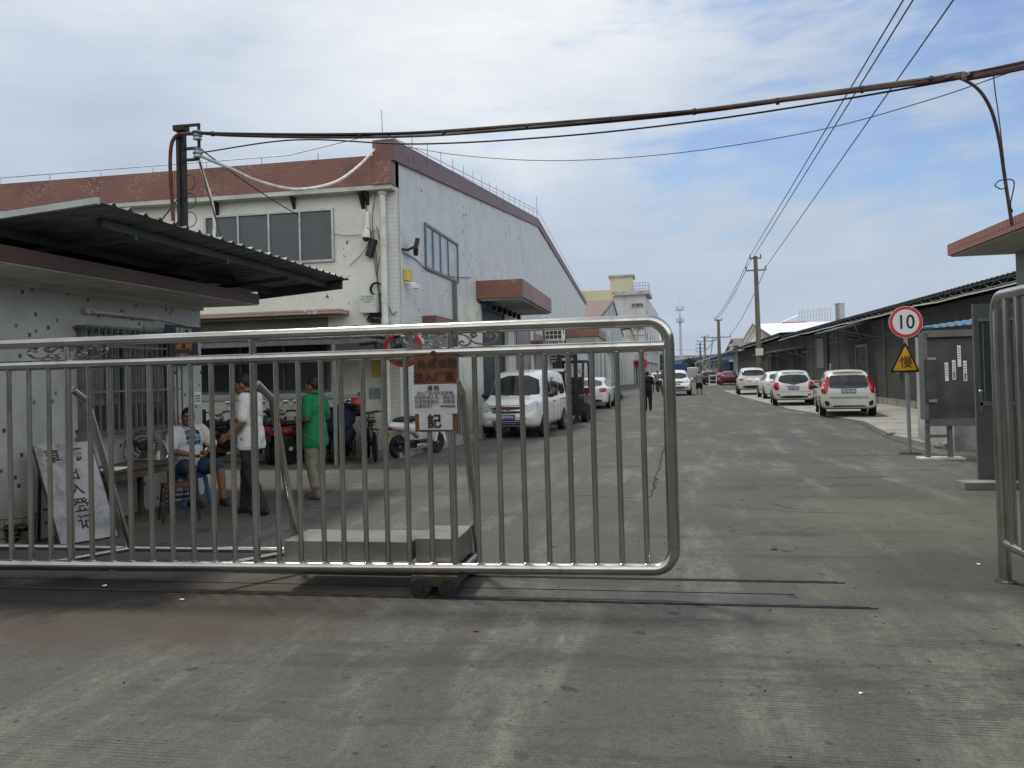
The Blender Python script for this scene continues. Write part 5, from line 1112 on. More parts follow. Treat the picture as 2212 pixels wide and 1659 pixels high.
tree(x-3, 205, 6.3, 3.4, 1, 'dark round tree at the far left end of the road before the viaduct', 1400, .45)
tree(x+.2, 215, 5.6, 2.6, 2, 'lower dark tree right of the round tree at the road end', 1000, .4)
tree(AY(1486, 795, 128).x, 128, 3.6, 1.6, 3, 'small bushy tree in front of the cream warehouse wall', 1000, .22)
# ------------------------------------------------------------------ vehicles
def paint(name, c, rough=.28): return pm(name, c, rough, 0, .03, 1.5, coat=.6, spec=.5, dirt=(sc3(c, .8), .2, 3))
MT['carwhite'] = paint('car_white', (.68, .68, .66)); MT['carpearl'] = paint('pearl_white', (.64, .63, .58)); MT['carred'] = paint('dark_red_paint', (.16, .018, .02)); MT['cardark'] = paint('black_paint', (.02, .02, .022))
MT['carglass'] = pm('car_glass', (.012, .015, .017), .06, 0, .2, 2, spec=.5)
MT['lampred'] = pm('tail_lamp_red', (.34, .012, .018), .15, 0, .25, 9, spec=.7); MT['lampclear'] = pm('clear_lamp', (.42, .44, .45), .12, .3, .12, 14, spec=.8)
MT['plate'] = pm('blue_plate', (.025, .075, .26), .4, 0, .05, 4); MT['chrome'] = pm('chrome', (.62, .63, .64), .12, 1., .05, 4); MT['trim'] = pm('black_trim', (.02, .02, .021), .55, 0, .2, 8); MT['rim'] = pm('wheel_rim', (.30, .30, .30), .35, .8, .1, 9)
MT['plategreen'] = pm('teal_plate', (.06, .20, .27), .4, 0, .05, 4)
def crv(keys, y):                    # smooth interpolation through (y, a, b, ...) rows
    n = len(keys)
    for i in range(n-1):
        if y <= keys[i+1][0] or i == n-2:
            P = [keys[max(0, i-1)], keys[i], keys[i+1], keys[min(n-1, i+2)]]; t_ = (y-P[1][0])/(P[2][0]-P[1][0]); out = []
            for k in range(1, len(keys[0])):
                d1 = (P[2][k]-P[0][k])/max(1e-6, P[2][0]-P[0][0])*(P[2][0]-P[1][0]); d2 = (P[3][k]-P[1][k])/max(1e-6, P[3][0]-P[1][0])*(P[2][0]-P[1][0]); a, b = P[1][k], P[2][k]; m_ = b-a
                lim = lambda d: 0 if d*m_ <= 0 else math.copysign(min(abs(d), 3*abs(m_)), d)
                d1, d2 = lim(d1), lim(d2)
                h = t_; out.append((2*h**3-3*h*h+1)*a+(h**3-2*h*h+h)*d1+(-2*h**3+3*h*h)*b+(h**3-h*h)*d2)
            return out
def car_shell(keys, ns=72):
    """keys rows: y, z_bottom, z_belt, z_top, half_belt, half_top  (y from tail to nose)"""
    bm = bmesh.new(); rows = []; y0, y1 = keys[0][0], keys[-1][0]
    for i in range(ns+1):
        f = i/ns; f = .5-.5*math.cos(math.pi*f)*1.0; f = .35*f+.65*i/ns
        y = y0+(y1-y0)*f; zb, zl, zt, wb, wt = crv(keys, y); zt = max(zt, zl+.02)
        k = zt-zl
        ring = [(0, zb), (wb*.80, zb), (wb*.93, zb+.03), (wb*.985, zb+.12), (wb, zb+(zl-zb)*.45), (wb*.995, zb+(zl-zb)*.72), (wb*.975, zl-.03), (wb*.95, zl+.005*0)]
        inn = wb*.95
        for t_ in (.15, .35, .55, .75, .88): ring.append((inn+(wt-inn)*(t_**1.15), zl+k*t_))
        ring += [(wt-.02, zl+k*.95), (wt*.86, zl+k*.99), (wt*.6, zl+k*1.0+.012), (wt*.3, zl+k+.02), (0, zl+k+.024)]
        rows.append([bm.verts.new((x, y, z)) for x, z in ring]+[bm.verts.new((-x, y, z)) for x, z in ring[-2:0:-1]])
    n = len(rows[0])
    for a, b in zip(rows, rows[1:]):
        for j in range(n): bm.faces.new((a[j], a[(j+1) % n], b[(j+1) % n], b[j]))
    for r in (rows[0][::-1], rows[-1]):
        c = V((0, 0, 0))
        for v in r: c += v.co
        cv = bm.verts.new(c/len(r))
        for j in range(n): bm.faces.new((r[j], r[(j+1) % n], cv))
    bmesh.ops.recalc_face_normals(bm, faces=bm.faces); return bm
def patch(bvh, outline, axis, offset=.007, step=.05, skirt=.02):
    """lay a 2D outline on the shell, seen along axis: '+y' nose, '-y' tail, '+x' / '-x' flanks, '+z' roof"""
    sgn = 1 if axis[0] == '+' else -1; ax = 'xyz'.index(axis[1])
    ia, ib = [k for k in range(3) if k != ax]
    pts = []; n = len(outline)
    for i in range(n):
        a, b = outline[i], outline[(i+1) % n]; L = math.hypot(a[0]-b[0], a[1]-b[1]); k = max(1, int(L/step))
        pts += [(a[0]+(b[0]-a[0])*j/k, a[1]+(b[1]-a[1])*j/k) for j in range(k)]
    nb = len(pts); xs = [p[0] for p in pts]; ys = [p[1] for p in pts]
    def inside(x, y):
        c = False; j = nb-1
        for i in range(nb):
            if (pts[i][1] > y) != (pts[j][1] > y) and x < (pts[j][0]-pts[i][0])*(y-pts[i][1])/(pts[j][1]-pts[i][1])+pts[i][0]: c = not c
            j = i
        return c
    g = []; x = min(xs)+step*.7
    while x < max(xs):
        y = min(ys)+step*.7
        while y < max(ys):
            if inside(x, y) and min((x-p[0])**2+(y-p[1])**2 for p in pts) > (step*.45)**2: g.append((x, y))
            y += step
        x += step
    co, ed, fa, *_ = delaunay_2d_cdt([V(p) for p in pts+g], [(i, (i+1) % nb) for i in range(nb)], [list(range(nb))], 1, 1e-5)
    bm = bmesh.new(); vs = []; hits = []
    for c in co:
        o = V((0, 0, 0)); o[ia], o[ib], o[ax] = c[0], c[1], sgn*9; d = V((0, 0, 0)); d[ax] = -sgn
        h = bvh.ray_cast(o, d); hits.append(h[0] is not None)
        p = h[0]+h[1]*offset if h[0] else o*0
        vs.append(bm.verts.new(p))
    for f in fa:
        if all(hits[i] for i in f): bm.faces.new([vs[i] for i in f])
    for v in [v for v in bm.verts if not v.link_faces]: bm.verts.remove(v)
    bmesh.ops.recalc_face_normals(bm, faces=bm.faces)
    bd = [e for e in bm.edges if len(e.link_faces) == 1]; r = bmesh.ops.extrude_edge_only(bm, edges=bd)
    for v in r['geom']:
        if isinstance(v, bmesh.types.BMVert): v.co[ax] -= sgn*skirt
    bmesh.ops.recalc_face_normals(bm, faces=bm.faces)
    f = max(bm.faces, key=lambda f: f.calc_area())
    if f.normal[ax]*sgn < 0: bmesh.ops.reverse_faces(bm, faces=bm.faces)
    m = MB(); m.bm.free(); m.bm = bm; return m
def mir(o): return [(-x, z) for x, z in o][::-1]
def car(name, lab, cat, loc, rz, keys, mat, wheels, wr, parts, group=None, mirror_y=None, mirror_z=.95):
    t = thing(name, lab, cat, loc, rz, group); bm = car_shell(keys); bvh = BVHTree.FromBMesh(bm); m = MB(); m.bm.free(); m.bm = bm
    m.build('body', MT[mat], t, ang=50)
    for nm, mt, axis, o, *off_ in parts:
        patch(bvh, o, axis, *(off_ or [])).build(nm, MT[mt], t, ang=40)
    hw = max(k[4] for k in keys)
    for y in wheels:
        for s in (-1, 1):
            arch = [(y+(wr+.045)*math.cos(rad(a)), wr+(wr+.045)*math.sin(rad(a))) for a in range(-25, 206, 10)]
            try: patch(bvh, arch, '+x' if s > 0 else '-x', .004).build('wheel_arch', MT['trim'], t)
            except Exception: pass
            m = MB(); m.lathe([(.05, -.10), (wr*.9, -.10), (wr, -.07), (wr, .07), (wr*.92, .10), (wr*.70, .105), (.05, .06)], (s*(hw-.085), y, wr), (s, 0, 0), 28); w_ = m.build('wheel', MT['rubber'], t)
            m = MB(); c = (s*(hw-.085), y, wr)
            m.lathe([(.05, .062), (wr*.68, .075), (wr*.68, .108), (wr*.62, .109), (wr*.58, .08), (.06, .078)], c, (s, 0, 0), 24)
            for k in range(5):
                a = k*2*math.pi/5; u_ = V((0, math.cos(a), math.sin(a))); q = V((0, -math.sin(a), math.cos(a))); b0 = V(c)+V((s*.085, 0, 0))
                m.prism([b0+u_*.03+q*.03, b0+u_*wr*.62+q*.02, b0+u_*wr*.62-q*.02, b0+u_*.03-q*.03], (s*.02, 0, 0))
            m.build('rim', MT['rim'], w_)
    if mirror_y is not None:
        for s in (-1, 1):
            m = MB(); m.ell((s*(hw+.10), mirror_y, mirror_z), (.10, .07, .075)); m.tube([(s*(hw-.06), mirror_y+.02, mirror_z-.03), (s*(hw+.05), mirror_y, mirror_z-.02)], .03, 8); m.build('mirror', MT['trim' if mat in ('carpearl', 'vanwhite') else mat], t)
    return t, bvh
def plate_text(t, s, p, mt='plate', sgn=-1, w_=.44, h=.14, ky=.0, size=.095):
    m = MB(); y0, y1 = sorted((p[1], p[1]+sgn*.012)); m.box((p[0]-w_/2, y0, p[2]-h/2), (p[0]+w_/2, y1, p[2]+h/2), .004); a = m.build('number_plate', MT[mt], t, smooth=False)
    text(s, size, MT['white'], (p[0], p[1]+sgn*.0135, p[2]), (1 if sgn < 0 else -1, 0, 0), (0, 0, 1), parent=a, depth=.001, sx=.92, bold=.0015); return a
ch = lambda p, k=2: chaikin(p, k)
# white hatchback nearest on the right
hk = [(-1.98, .42, .80, .86, .66, .50), (-1.95, .33, .92, .97, .76, .58), (-1.86, .28, .96, 1.10, .815, .60), (-1.70, .26, .97, 1.38, .84, .57), (-1.52, .24, .98, 1.47, .847, .57), (-1.0, .21, .97, 1.515, .85, .59), (-.2, .20, .94, 1.525, .85, .60), (.35, .20, .92, 1.47, .85, .58), (.9, .20, .90, 1.18, .845, .56), (1.25, .20, .88, .98, .83, .56), (1.65, .22, .78, .84, .79, .54), (1.9, .28, .64, .68, .68, .44), (1.99, .36, .52, .55, .52, .34)]
tl = ch([(.62, 1.33), (.70, 1.22), (.80, 1.02), (.83, .80), (.74, .76), (.66, .80), (.60, .98), (.555, 1.30)], 1)
hp = [('rear_window', 'carglass', '-y', ch([(-.50, 1.36), (.50, 1.36), (.56, 1.30), (.60, 1.0), (.52, .93), (-.52, .93), (-.60, 1.0), (-.56, 1.30)], 1), .008),
      ('tail_lamp', 'lampred', '-y', tl, .016), ('tail_lamp', 'lampred', '-y', mir(tl), .016),
      ('bumper_vent', 'trim', '-y', ch([(.58, .50), (.74, .56), (.72, .38), (.60, .36)], 1), .008), ('bumper_vent', 'trim', '-y', ch(mir([(.58, .50), (.74, .56), (.72, .38), (.60, .36)]), 1), .008),
      ('tailgate_seam', 'trim', '-y', [(-.56, .64), (.56, .64), (.585, .66), (-.585, .66)], .006), ('bumper_seam', 'trim', '-y', [(-.66, .60), (.66, .60), (.66, .608), (-.66, .608)], .006),
      ('lower_bumper', 'trim', '-y', [(-.5, .335), (.5, .335), (.46, .38), (-.46, .38)], .006)]
for s in ('+x', '-x'):
    hp += [('side_window', 'carglass', s, ch([(-1.35, 1.0), (-1.0, .985), (-.62, .975), (-.62, 1.40), (-1.0, 1.40), (-1.3, 1.33)], 1)), ('side_window', 'carglass', s, ch([(-.54, .97), (.62, .95), (.36, 1.22), (0, 1.38), (-.54, 1.41)], 1)), ('door_seam', 'trim', s, [(-.60, .35), (-.585, .35), (-.585, .95), (-.60, .95)], .004), ('door_seam', 'trim', s, [(.52, .35), (.535, .35), (.535, .9), (.52, .9)], .004)]
fy, fu = 27.5, 1834
fitx = AY(fu, 860, fy).x
def at_tail(x, y, rz, L2, z=0): return (x-math.sin(rz)*L2, y+math.cos(rz)*L2, z)
c1, bv = car('hatchback', 'white hatchback nearest on the pale paving, tall upright red tail lamps', 'car', at_tail(fitx, fy, rad(-8), 1.98, .03), rad(-8), hk, 'carpearl', (-1.22, 1.31), .30, hp, 'white cars parked along the dark shed', .62)
pt_ = plate_text(c1, '粤J·QC560', (0, -1.985, .845), 'plategreen')
m = MB()
for a, b in (((-.035, .985), (-.028, .925)), ((.035, .985), (.028, .925)), ((-.03, .957), (.03, .957))): m.tube([(a[0], -1.955, a[1]), (b[0], -1.958, b[1])], .008, 6)
m.tube([(-.05, -1.95, .99), (.05, -1.95, .99), (.042, -1.955, .915), (-.042, -1.955, .915)], .005, 6, closed=True); m.build('emblem', MT['chrome'], c1)
m = MB(); m.tube(spline([(-.45, -1.64, 1.47), (0, -1.70, 1.49), (.45, -1.64, 1.47)]), .04, 8); m.box((-.2, -1.66, 1.46), (.2, -1.62, 1.475)); m.build('spoiler', MT['carpearl'], c1)
m = MB(); m.tube([(.05, -1.93, 1.0), (-.30, -1.905, 1.04)], .012, 6); m.build('wiper', MT['trim'], c1)
text('FIT', .07, MT['chrome'], (.50, -1.972, .90), (1, 0, 0), (0, 0, 1), parent=c1)
# second white hatchback
tl2 = ch([(.64, 1.06), (.80, 1.00), (.82, .80), (.74, .66), (.60, .70), (.60, .92)], 1)
np_ = [('rear_window', 'carglass', '-y', ch([(-.46, 1.34), (.46, 1.34), (.58, 1.24), (.64, 1.04), (.1, .93), (0, .90), (-.1, .93), (-.64, 1.04), (-.58, 1.24)], 1), .008), ('tail_lamp', 'lampred', '-y', tl2, .02), ('tail_lamp', 'lampred', '-y', mir(tl2), .02),
       ('bumper_insert', 'trim', '-y', ch([(-.55, .44), (.55, .44), (.60, .33), (-.60, .33)], 1), .008), ('reflector', 'lampred', '-y', [(.56, .50), (.70, .53), (.70, .46), (.58, .44)], .012), ('reflector', 'lampred', '-y', mir([(.56, .50), (.70, .53), (.70, .46), (.58, .44)]), .012), ('chrome_bar', 'chrome', '-y', [(-.32, .845), (.32, .845), (.32, .87), (-.32, .87)], .014), ('bumper_seam', 'trim', '-y', [(-.7, .60), (.7, .60), (.7, .608), (-.7, .608)], .006)] + hp[8:]
ny, nu = 36.2, 1715
c2, bv = car('hatchback', 'white hatchback with wide angular red tail lamps, between the sedan and nearest hatchback', 'car', at_tail(AY(nu, 850, ny).x, ny, rad(-6), 1.98, .03), rad(-6), hk, 'carwhite', (-1.22, 1.31), .31, np_, 'white cars parked along the dark shed', .62)
plate_text(c2, '粤J·T5A00', (0, -1.985, .755))
m = MB(); m.lathe([(.045, 0), (.045, .01)], (0, -1.965, .905), (0, -1, 0), 20); m.build('emblem', MT['chrome'], c2)
m = MB(); m.tube(spline([(-.45, -1.66, 1.45), (0, -1.72, 1.47), (.45, -1.66, 1.45)]), .035, 8); m.build('spoiler', MT['carwhite'], c2)
# white sedan
sk = [(-2.28, .42, .84, .88, .60, .45), (-2.24, .32, .94, .98, .74, .56), (-2.1, .27, .98, 1.02, .84, .60), (-1.75, .24, .98, 1.04, .88, .60), (-1.35, .22, .97, 1.20, .89, .58), (-.8, .21, .95, 1.41, .90, .58), (-.2, .20, .94, 1.455, .90, .60), (.35, .20, .92, 1.38, .90, .60), (.85, .20, .92, 1.12, .89, .60), (1.2, .20, .90, .97, .88, .62), (1.75, .22, .80, .86, .84, .60), (2.1, .28, .66, .70, .72, .50), (2.24, .36, .54, .57, .55, .38)]
def sedan(name, lab, loc, rz, mat, lampo, group, pl=None):
    p = [('rear_window', 'carglass', '-y', ch([(-.48, 1.34), (.48, 1.34), (.60, 1.10), (.50, 1.06), (-.50, 1.06), (-.60, 1.10)], 1), .008), ('tail_lamp', 'lampred', '-y', lampo, .014), ('tail_lamp', 'lampred', '-y', mir(lampo), .014), ('bumper_insert', 'trim', '-y', ch([(-.6, .46), (.6, .46), (.64, .32), (-.64, .32)], 1), .008), ('boot_seam', 'trim', '-y', [(-.62, .60), (.62, .60), (.62, .608), (-.62, .608)], .006),
         ('windscreen', 'carglass', '+z', ch([(-.50, .35), (.50, .35), (.60, .95), (-.60, .95)], 1), .008), ('headlamp', 'lampclear', '+y', ch([(.45, .66), (.70, .72), (.72, .60), (.50, .56)], 1), .012), ('headlamp', 'lampclear', '+y', mir(ch([(.45, .66), (.70, .72), (.72, .60), (.50, .56)], 1)), .012)]
    for s in ('+x', '-x'): p += [('side_window', 'carglass', s, ch([(-1.35, 1.01), (-.42, .98), (-.42, 1.37), (-.8, 1.34), (-1.15, 1.2)], 1)), ('side_window', 'carglass', s, ch([(-.34, .975), (.72, .955), (.42, 1.22), (.1, 1.36), (-.34, 1.39)], 1)), ('door_seam', 'trim', s, [(-.385, .33), (-.37, .33), (-.37, .96), (-.385, .96)], .004)]
    t, b = car(name, lab, 'car', loc, rz, sk, mat, (-1.33, 1.33), .32, p, group, .72); 
    if pl: plate_text(t, pl, (0, -2.255, .80))
    return t
sy = 44.2
se = sedan('sedan', 'white sedan with its mirror folded out, between the suv and the second hatchback', at_tail(AY(1652, 850, sy).x+.93, sy, rad(-1), 2.27, .03), rad(-1), 'carwhite', ch([(.42, .93), (.80, .96), (.80, .84), (.45, .80)], 1), 'white cars parked along the dark shed', '粤J·M1868')
rd = sedan('sedan', 'dark red sedan parked farthest right beyond the white suv', at_tail(AY(1577, 820, 86).x, 86, rad(-2), 2.27), rad(-2), 'carred', ch([(.42, .93), (.80, .96), (.80, .84), (.45, .80)], 1), None, '粤J·A8826')
wl_ = sedan('sedan', 'white sedan half hidden behind the forklift on the left side of the road', at_tail(AY(1271, 850, 37).x, 37, rad(-2), 2.27), rad(-2), 'carwhite', ch([(.45, .95), (.82, .98), (.80, .80), (.55, .78)], 1), None, '粤J·6K521')
# white suv, tail towards us
uk = [(-2.36, .50, .90, .98, .70, .54), (-2.30, .40, 1.02, 1.16, .84, .60), (-2.15, .36, 1.06, 1.46, .92, .60), (-1.9, .33, 1.07, 1.60, .94, .60), (-1.2, .30, 1.06, 1.68, .95, .63), (-.3, .28, 1.04, 1.70, .955, .65), (.35, .28, 1.03, 1.62, .955, .64), (.95, .28, 1.03, 1.28, .95, .64), (1.3, .28, 1.02, 1.10, .94, .66), (1.9, .30, .93, 1.0, .90, .66), (2.2, .36, .78, .82, .80, .56), (2.34, .44, .62, .66, .66, .46)]
tl3 = ch([(.55, 1.02), (.84, 1.04), (.82, .92), (.62, .90)], 1)
up_ = [('rear_window', 'carglass', '-y', ch([(-.56, 1.56), (.56, 1.56), (.68, 1.38), (.66, 1.20), (-.66, 1.20), (-.68, 1.38)], 2), .010), ('tail_lamp', 'lampred', '-y', tl3, .016), ('tail_lamp', 'lampred', '-y', mir(tl3), .016), ('bumper_insert', 'trim', '-y', ch([(-.6, .60), (.6, .60), (.68, .42), (-.68, .42)], 1), .010), ('fog_strip', 'trim', '-y', [(.55, .70), (.75, .72), (.75, .70), (.55, .68)], .008), ('fog_strip', 'trim', '-y', mir([(.55, .70), (.75, .72), (.75, .70), (.55, .68)]), .008), ('plate_recess', 'chrome', '-y', [(-.34, .83), (.34, .83), (.38, 1.02), (-.38, 1.02)], .006)]
for s in ('+x', '-x'): up_ += [('side_window', 'carglass', s, ch([(-1.9, 1.16), (-1.0, 1.1), (-1.0, 1.55), (-1.7, 1.5)], 1)), ('side_window', 'carglass', s, ch([(-.92, 1.1), (.75, 1.07), (.4, 1.4), (0, 1.55), (-.92, 1.56)], 1))]
uy = 52
c5, bv = car('suv', 'large white suv with oval rear window parked before the utility pole', 'car', at_tail(AY(1628, 850, uy).x, uy, rad(-4), 2.35, .03), rad(-4), uk, 'carpearl', (-1.45, 1.45), .37, up_, 'white cars parked along the dark shed', .8, 1.08)
plate_text(c5, '粤J·88K66', (0, -2.345, .92), 'plategreen')
# white suv driving towards us
fk = ch([(.42, .98), (.80, 1.0), (.80, .88), (.45, .86)], 1); fo = ch([(.55, .62), (.78, .70), (.78, .58), (.6, .54)], 1)
vp = [('windscreen', 'carglass', '+y', ch([(-.62, 1.52), (.62, 1.52), (.76, 1.13), (-.76, 1.13)], 1), .010), ('headlamp', 'lampclear', '+y', fk, .014), ('headlamp', 'lampclear', '+y', mir(fk), .014), ('grille', 'trim', '+y', ch([(-.46, .97), (.46, .97), (.42, .82), (-.42, .82)], 1), .010), ('lower_grille', 'trim', '+y', ch([(-.75, .62), (.75, .62), (.66, .46), (-.66, .46)], 1), .010), ('chrome_strip', 'chrome', '+y', [(-.45, .925), (.45, .925), (.45, .945), (-.45, .945)], .02), ('chrome_strip', 'chrome', '+y', [(-.44, .865), (.44, .865), (.44, .88), (-.44, .88)], .02), ('skid_strip', 'chrome', '+y', [(-.6, .50), (.6, .50), (.6, .525), (-.6, .525)], .02)]
for s in ('+x', '-x'): vp += [('side_window', 'carglass', s, ch([(-1.9, 1.16), (-1.0, 1.1), (-1.0, 1.55), (-1.7, 1.5)], 1)), ('side_window', 'carglass', s, ch([(-.92, 1.1), (.75, 1.07), (.4, 1.4), (0, 1.55), (-.92, 1.56)], 1))]
c6, bv = car('suv', 'white suv facing the gate in the middle of the road', 'car', (AY(1463, 850, 54).x, 56.4, 0), rad(180), uk, 'carwhite', (-1.45, 1.45), .36, vp, None, .8, 1.08)
h = bv.ray_cast(V((0, 9, .72)), V((0, -1, 0)))[0]; plate_text(c6, '粤J·65P32', (0, h.y+.01, .72), 'plate', 1)
m = MB(); m.lathe([(.085, 0), (.085, .012), (.07, .014)], (0, bv.ray_cast(V((0, 9, .905)), V((0, -1, 0)))[0].y+.02, .905), (0, 1, 0), 24); m.build('emblem', MT['chrome'], c6)
# white van
MT['vanwhite'] = paint('van_white', (.66, .66, .63), .32)
vk = [(-2.2, .45, .95, 1.30, .74, .60), (-2.15, .34, 1.0, 1.62, .80, .63), (-2.0, .30, 1.02, 1.73, .825, .645), (-1.2, .28, 1.02, 1.79, .84, .66), (-.2, .27, 1.01, 1.81, .845, .67), (.5, .27, 1.0, 1.78, .845, .665), (.85, .27, 1.0, 1.68, .84, .65), (1.25, .27, 1.01, 1.33, .835, .63), (1.52, .27, 1.0, 1.09, .825, .62), (1.8, .28, .95, 1.01, .80, .60), (2.02, .31, .84, .88, .76, .54), (2.16, .36, .70, .74, .68, .46), (2.22, .44, .58, .6, .56, .38)]
vh = ch([(.44, .80), (.60, .94), (.76, .99), (.78, .82), (.62, .70), (.52, .70)], 1); vf = ch([(.56, .55), (.70, .58), (.70, .40), (.62, .40)], 1)
vv = [('windscreen', 'carglass', '+y', ch([(-.58, 1.66), (.58, 1.66), (.70, 1.18), (.66, 1.13), (-.66, 1.13), (-.70, 1.18)], 1), .012), ('headlamp', 'lampclear', '+y', vh, .014), ('headlamp', 'lampclear', '+y', mir(vh), .014),
      ('upper_grille', 'trim', '+y', ch([(-.50, .83), (.50, .83), (.46, .765), (-.46, .765)], 1), .012), ('lower_grille', 'trim', '+y', ch([(-.44, .725), (.44, .725), (.38, .665), (-.38, .665)], 1), .012), ('grille_bar', 'chrome', '+y', [(-.47, .76), (-.1, .755), (-.1, .735), (-.43, .73)], .018), ('grille_bar', 'chrome', '+y', mir([(-.47, .76), (-.1, .755), (-.1, .735), (-.43, .73)]), .018), ('grille_frame', 'chrome', '+y', [(-.53, .85), (.53, .85), (.51, .835), (-.51, .835)], .016),
      ('bumper_slot', 'trim', '+y', [(-.42, .50), (.42, .50), (.42, .475), (-.42, .475)], .010), ('bumper_slot', 'trim', '+y', [(-.42, .455), (.42, .455), (.41, .425), (-.41, .425)], .010), ('bumper_slot', 'trim', '+y', [(-.40, .405), (.40, .405), (.38, .375), (-.38, .375)], .010), ('fog_surround', 'soffit', '+y', vf, .008), ('fog_surround', 'soffit', '+y', mir(vf), .008), ('bonnet_seam', 'trim', '+y', [(-.62, .88), (.62, .88), (.62, .872), (-.62, .872)], .006)]
for s in ('+x', '-x'):
    vv += [('side_window', 'carglass', s, ch([(.98, 1.08), (.22, 1.05), (.22, 1.58), (.60, 1.56), (.78, 1.40)], 1)), ('side_window', 'carglass', s, ch([(.14, 1.05), (-.82, 1.05), (-.82, 1.59), (.14, 1.60)], 1)), ('side_window', 'carglass', s, ch([(-.90, 1.06), (-1.9, 1.10), (-1.8, 1.53), (-.90, 1.59)], 1)), ('door_seam', 'trim', s, [(.18, .32), (.19, .32), (.19, 1.0), (.18, 1.0)], .004), ('door_seam', 'trim', s, [(-.86, .32), (-.85, .32), (-.85, 1.0), (-.86, 1.0)], .004), ('slide_rail', 'trim', s, [(-.95, .93), (-1.9, .93), (-1.9, .955), (-.95, .955)], .006), ('door_handle', 'trim', s, [(.04, .90), (-.10, .90), (-.10, .93), (.04, .93)], .02)]
vz = rad(175.4); vx, vy = -3.83, 20.75
c7, bv = car('van', 'white minivan with open tailgate parked facing the gate beside the factory wall', 'van', (vx+math.sin(vz)*2.22, vy-math.cos(vz)*2.22, 0), vz, vk, 'vanwhite', (-1.36, 1.36), .31, vv, None, 1.02, 1.12)
h = bv.ray_cast(V((0, 9, .575)), V((0, -1, 0)))[0]; plate_text(c7, '粤J·FF176', (0, h.y+.012, .575), 'plate', 1)
h = bv.ray_cast(V((0, 9, .765)), V((0, -1, 0)))[0]
for k in (-.042, .0, .042):
    pass
m = MB(); yy = h.y+.022
for dx in (-.05, .0): m.prism([(dx-.005, yy, .72), (dx+.045, yy, .775), (dx+.075, yy, .81), (dx+.03, yy, .81), (dx-.02, yy, .755)], (0, .01, 0))
m.build('emblem', MT['redpaint'], c7, smooth=False)
m = MB(); m.tube([(-.25, .75, 1.74), (-.26, .55, 2.02)], .006, 6); m.build('aerial', MT['trim'], c7)
m = MB(); m.tube([(.10, 1.58, 1.13), (.52, 1.50, 1.17)], .014, 6); m.tube([(-.48, 1.56, 1.13), (.02, 1.52, 1.16)], .014, 6); m.build('wiper', MT['trim'], c7)
m = MB(); prof = spline([(0, -2.08, 1.77), (0, -2.5, 1.86), (0, -2.95, 1.84), (0, -3.15, 1.76)], 5); pr_ = None
for p in prof:
    r = [m.bm.verts.new(V((s*.70, p.y, p.z-.02*abs(s)))) for s in (-1, -.5, 0, .5, 1)]
    if pr_:
        for i in range(4): m.bm.faces.new((pr_[i], pr_[i+1], r[i+1], r[i]))
    pr_ = r
bmesh.ops.solidify(m.bm, geom=m.bm.faces[:], thickness=.05); m.build('tailgate', MT['vanwhite'], c7); m = MB(); m.box((-.64, -2.9, 1.70), (.64, -2.3, 1.775), .02); m.build('tailgate_lining', MT['trim'], c7, smooth=False)
# small far vehicles
lt_k = [(-2.4, .5, 1.0, 2.0, .80, .76), (-2.3, .45, 1.0, 2.05, .82, .78), (.6, .45, 1.0, 2.05, .82, .78), (.7, .40, 1.0, 1.75, .82, .72), (1.5, .36, 1.0, 1.72, .82, .66), (2.0, .36, 1.0, 1.15, .80, .62), (2.2, .42, .85, .9, .74, .6)]
car('light_truck', 'small white box truck far away beyond the man in grey', 'truck', (AY(1495, 815, 120).x, 120, 0), 0, lt_k, 'vanwhite', (-1.5, 1.4), .36, [('rear_door', 'alu', '-y', [(-.72, .6), (.72, .6), (.70, 1.92), (-.70, 1.92)], .01)])
car('sedan', 'tiny white car far down the left side of the road', 'car', (AY(1420, 815, 98).x, 100, 0), 0, sk, 'carwhite', (-1.33, 1.33), .32, [('rear_window', 'carglass', '-y', [(-.48, 1.34), (.48, 1.34), (.58, 1.08), (-.58, 1.08)], .008), ('tail_lamp', 'lampred', '-y', [(.42, .93), (.80, .96), (.80, .84), (.45, .80)], .014)])
car('hatchback', 'dark parked car beside the striped utility pole', 'car', (AY(1535, 825, 90).x, 92, 0), rad(-12), hk, 'cardark', (-1.22, 1.31), .30, [('rear_window', 'carglass', '-y', [(-.5, 1.36), (.5, 1.36), (.56, .98), (-.56, .98)], .008), ('roof_cover', 'whitewash', '+z', [(-.5, -1.2), (.5, -1.2), (.5, .2), (-.5, .2)], .01)])
bt = thing('blue_truck_body', 'dark blue truck body parked at the far end of the road', 'truck', (AY(1469, 800, 118).x, 118, 0))
m = MB(); m.box((-1.1, 0, .9), (1.1, 5, 2.6), .03); m.build('cargo_box', MT['darkblue'], bt, smooth=False); m = MB(); m.box((-1.15, -.02, 2.6), (1.15, 5.02, 2.68)); m.build('roof', MT['bluesheet'], bt, smooth=False)
for x in (-.8, .8): m = MB(); m.lathe([(.4, -.15), (.42, 0), (.4, .15)], (x, .8, .42), (1, 0, 0), 20); m.build('wheel', MT['rubber'], bt)
m = MB(); m.box((-1, .1, .55), (1, 4.9, .9)); m.build('chassis', MT['trim'], bt, smooth=False)
bf = thing('barrier_frame', 'low pale metal barrier frame beside the foot of the striped pole', 'barrier', (AY(1540, 828, 86).x, 86, 0))
m = MB()
for x in (-.36, .36): m.box((x-.04, -.05, 0), (x+.04, .05, 1.1))
m.box((-.32, -.04, 1.0), (.32, .04, 1.1)); m.box((-.32, -.04, .1), (.32, .04, .2)); m.box((-.32, -.04, .5), (.32, .04, .56)); m.build('frame', MT['white'], bf, smooth=False); m = MB(); m.box((-.5, -.2, 0), (.5, .2, .06)); m.build('base', MT['white'], bf, smooth=False)
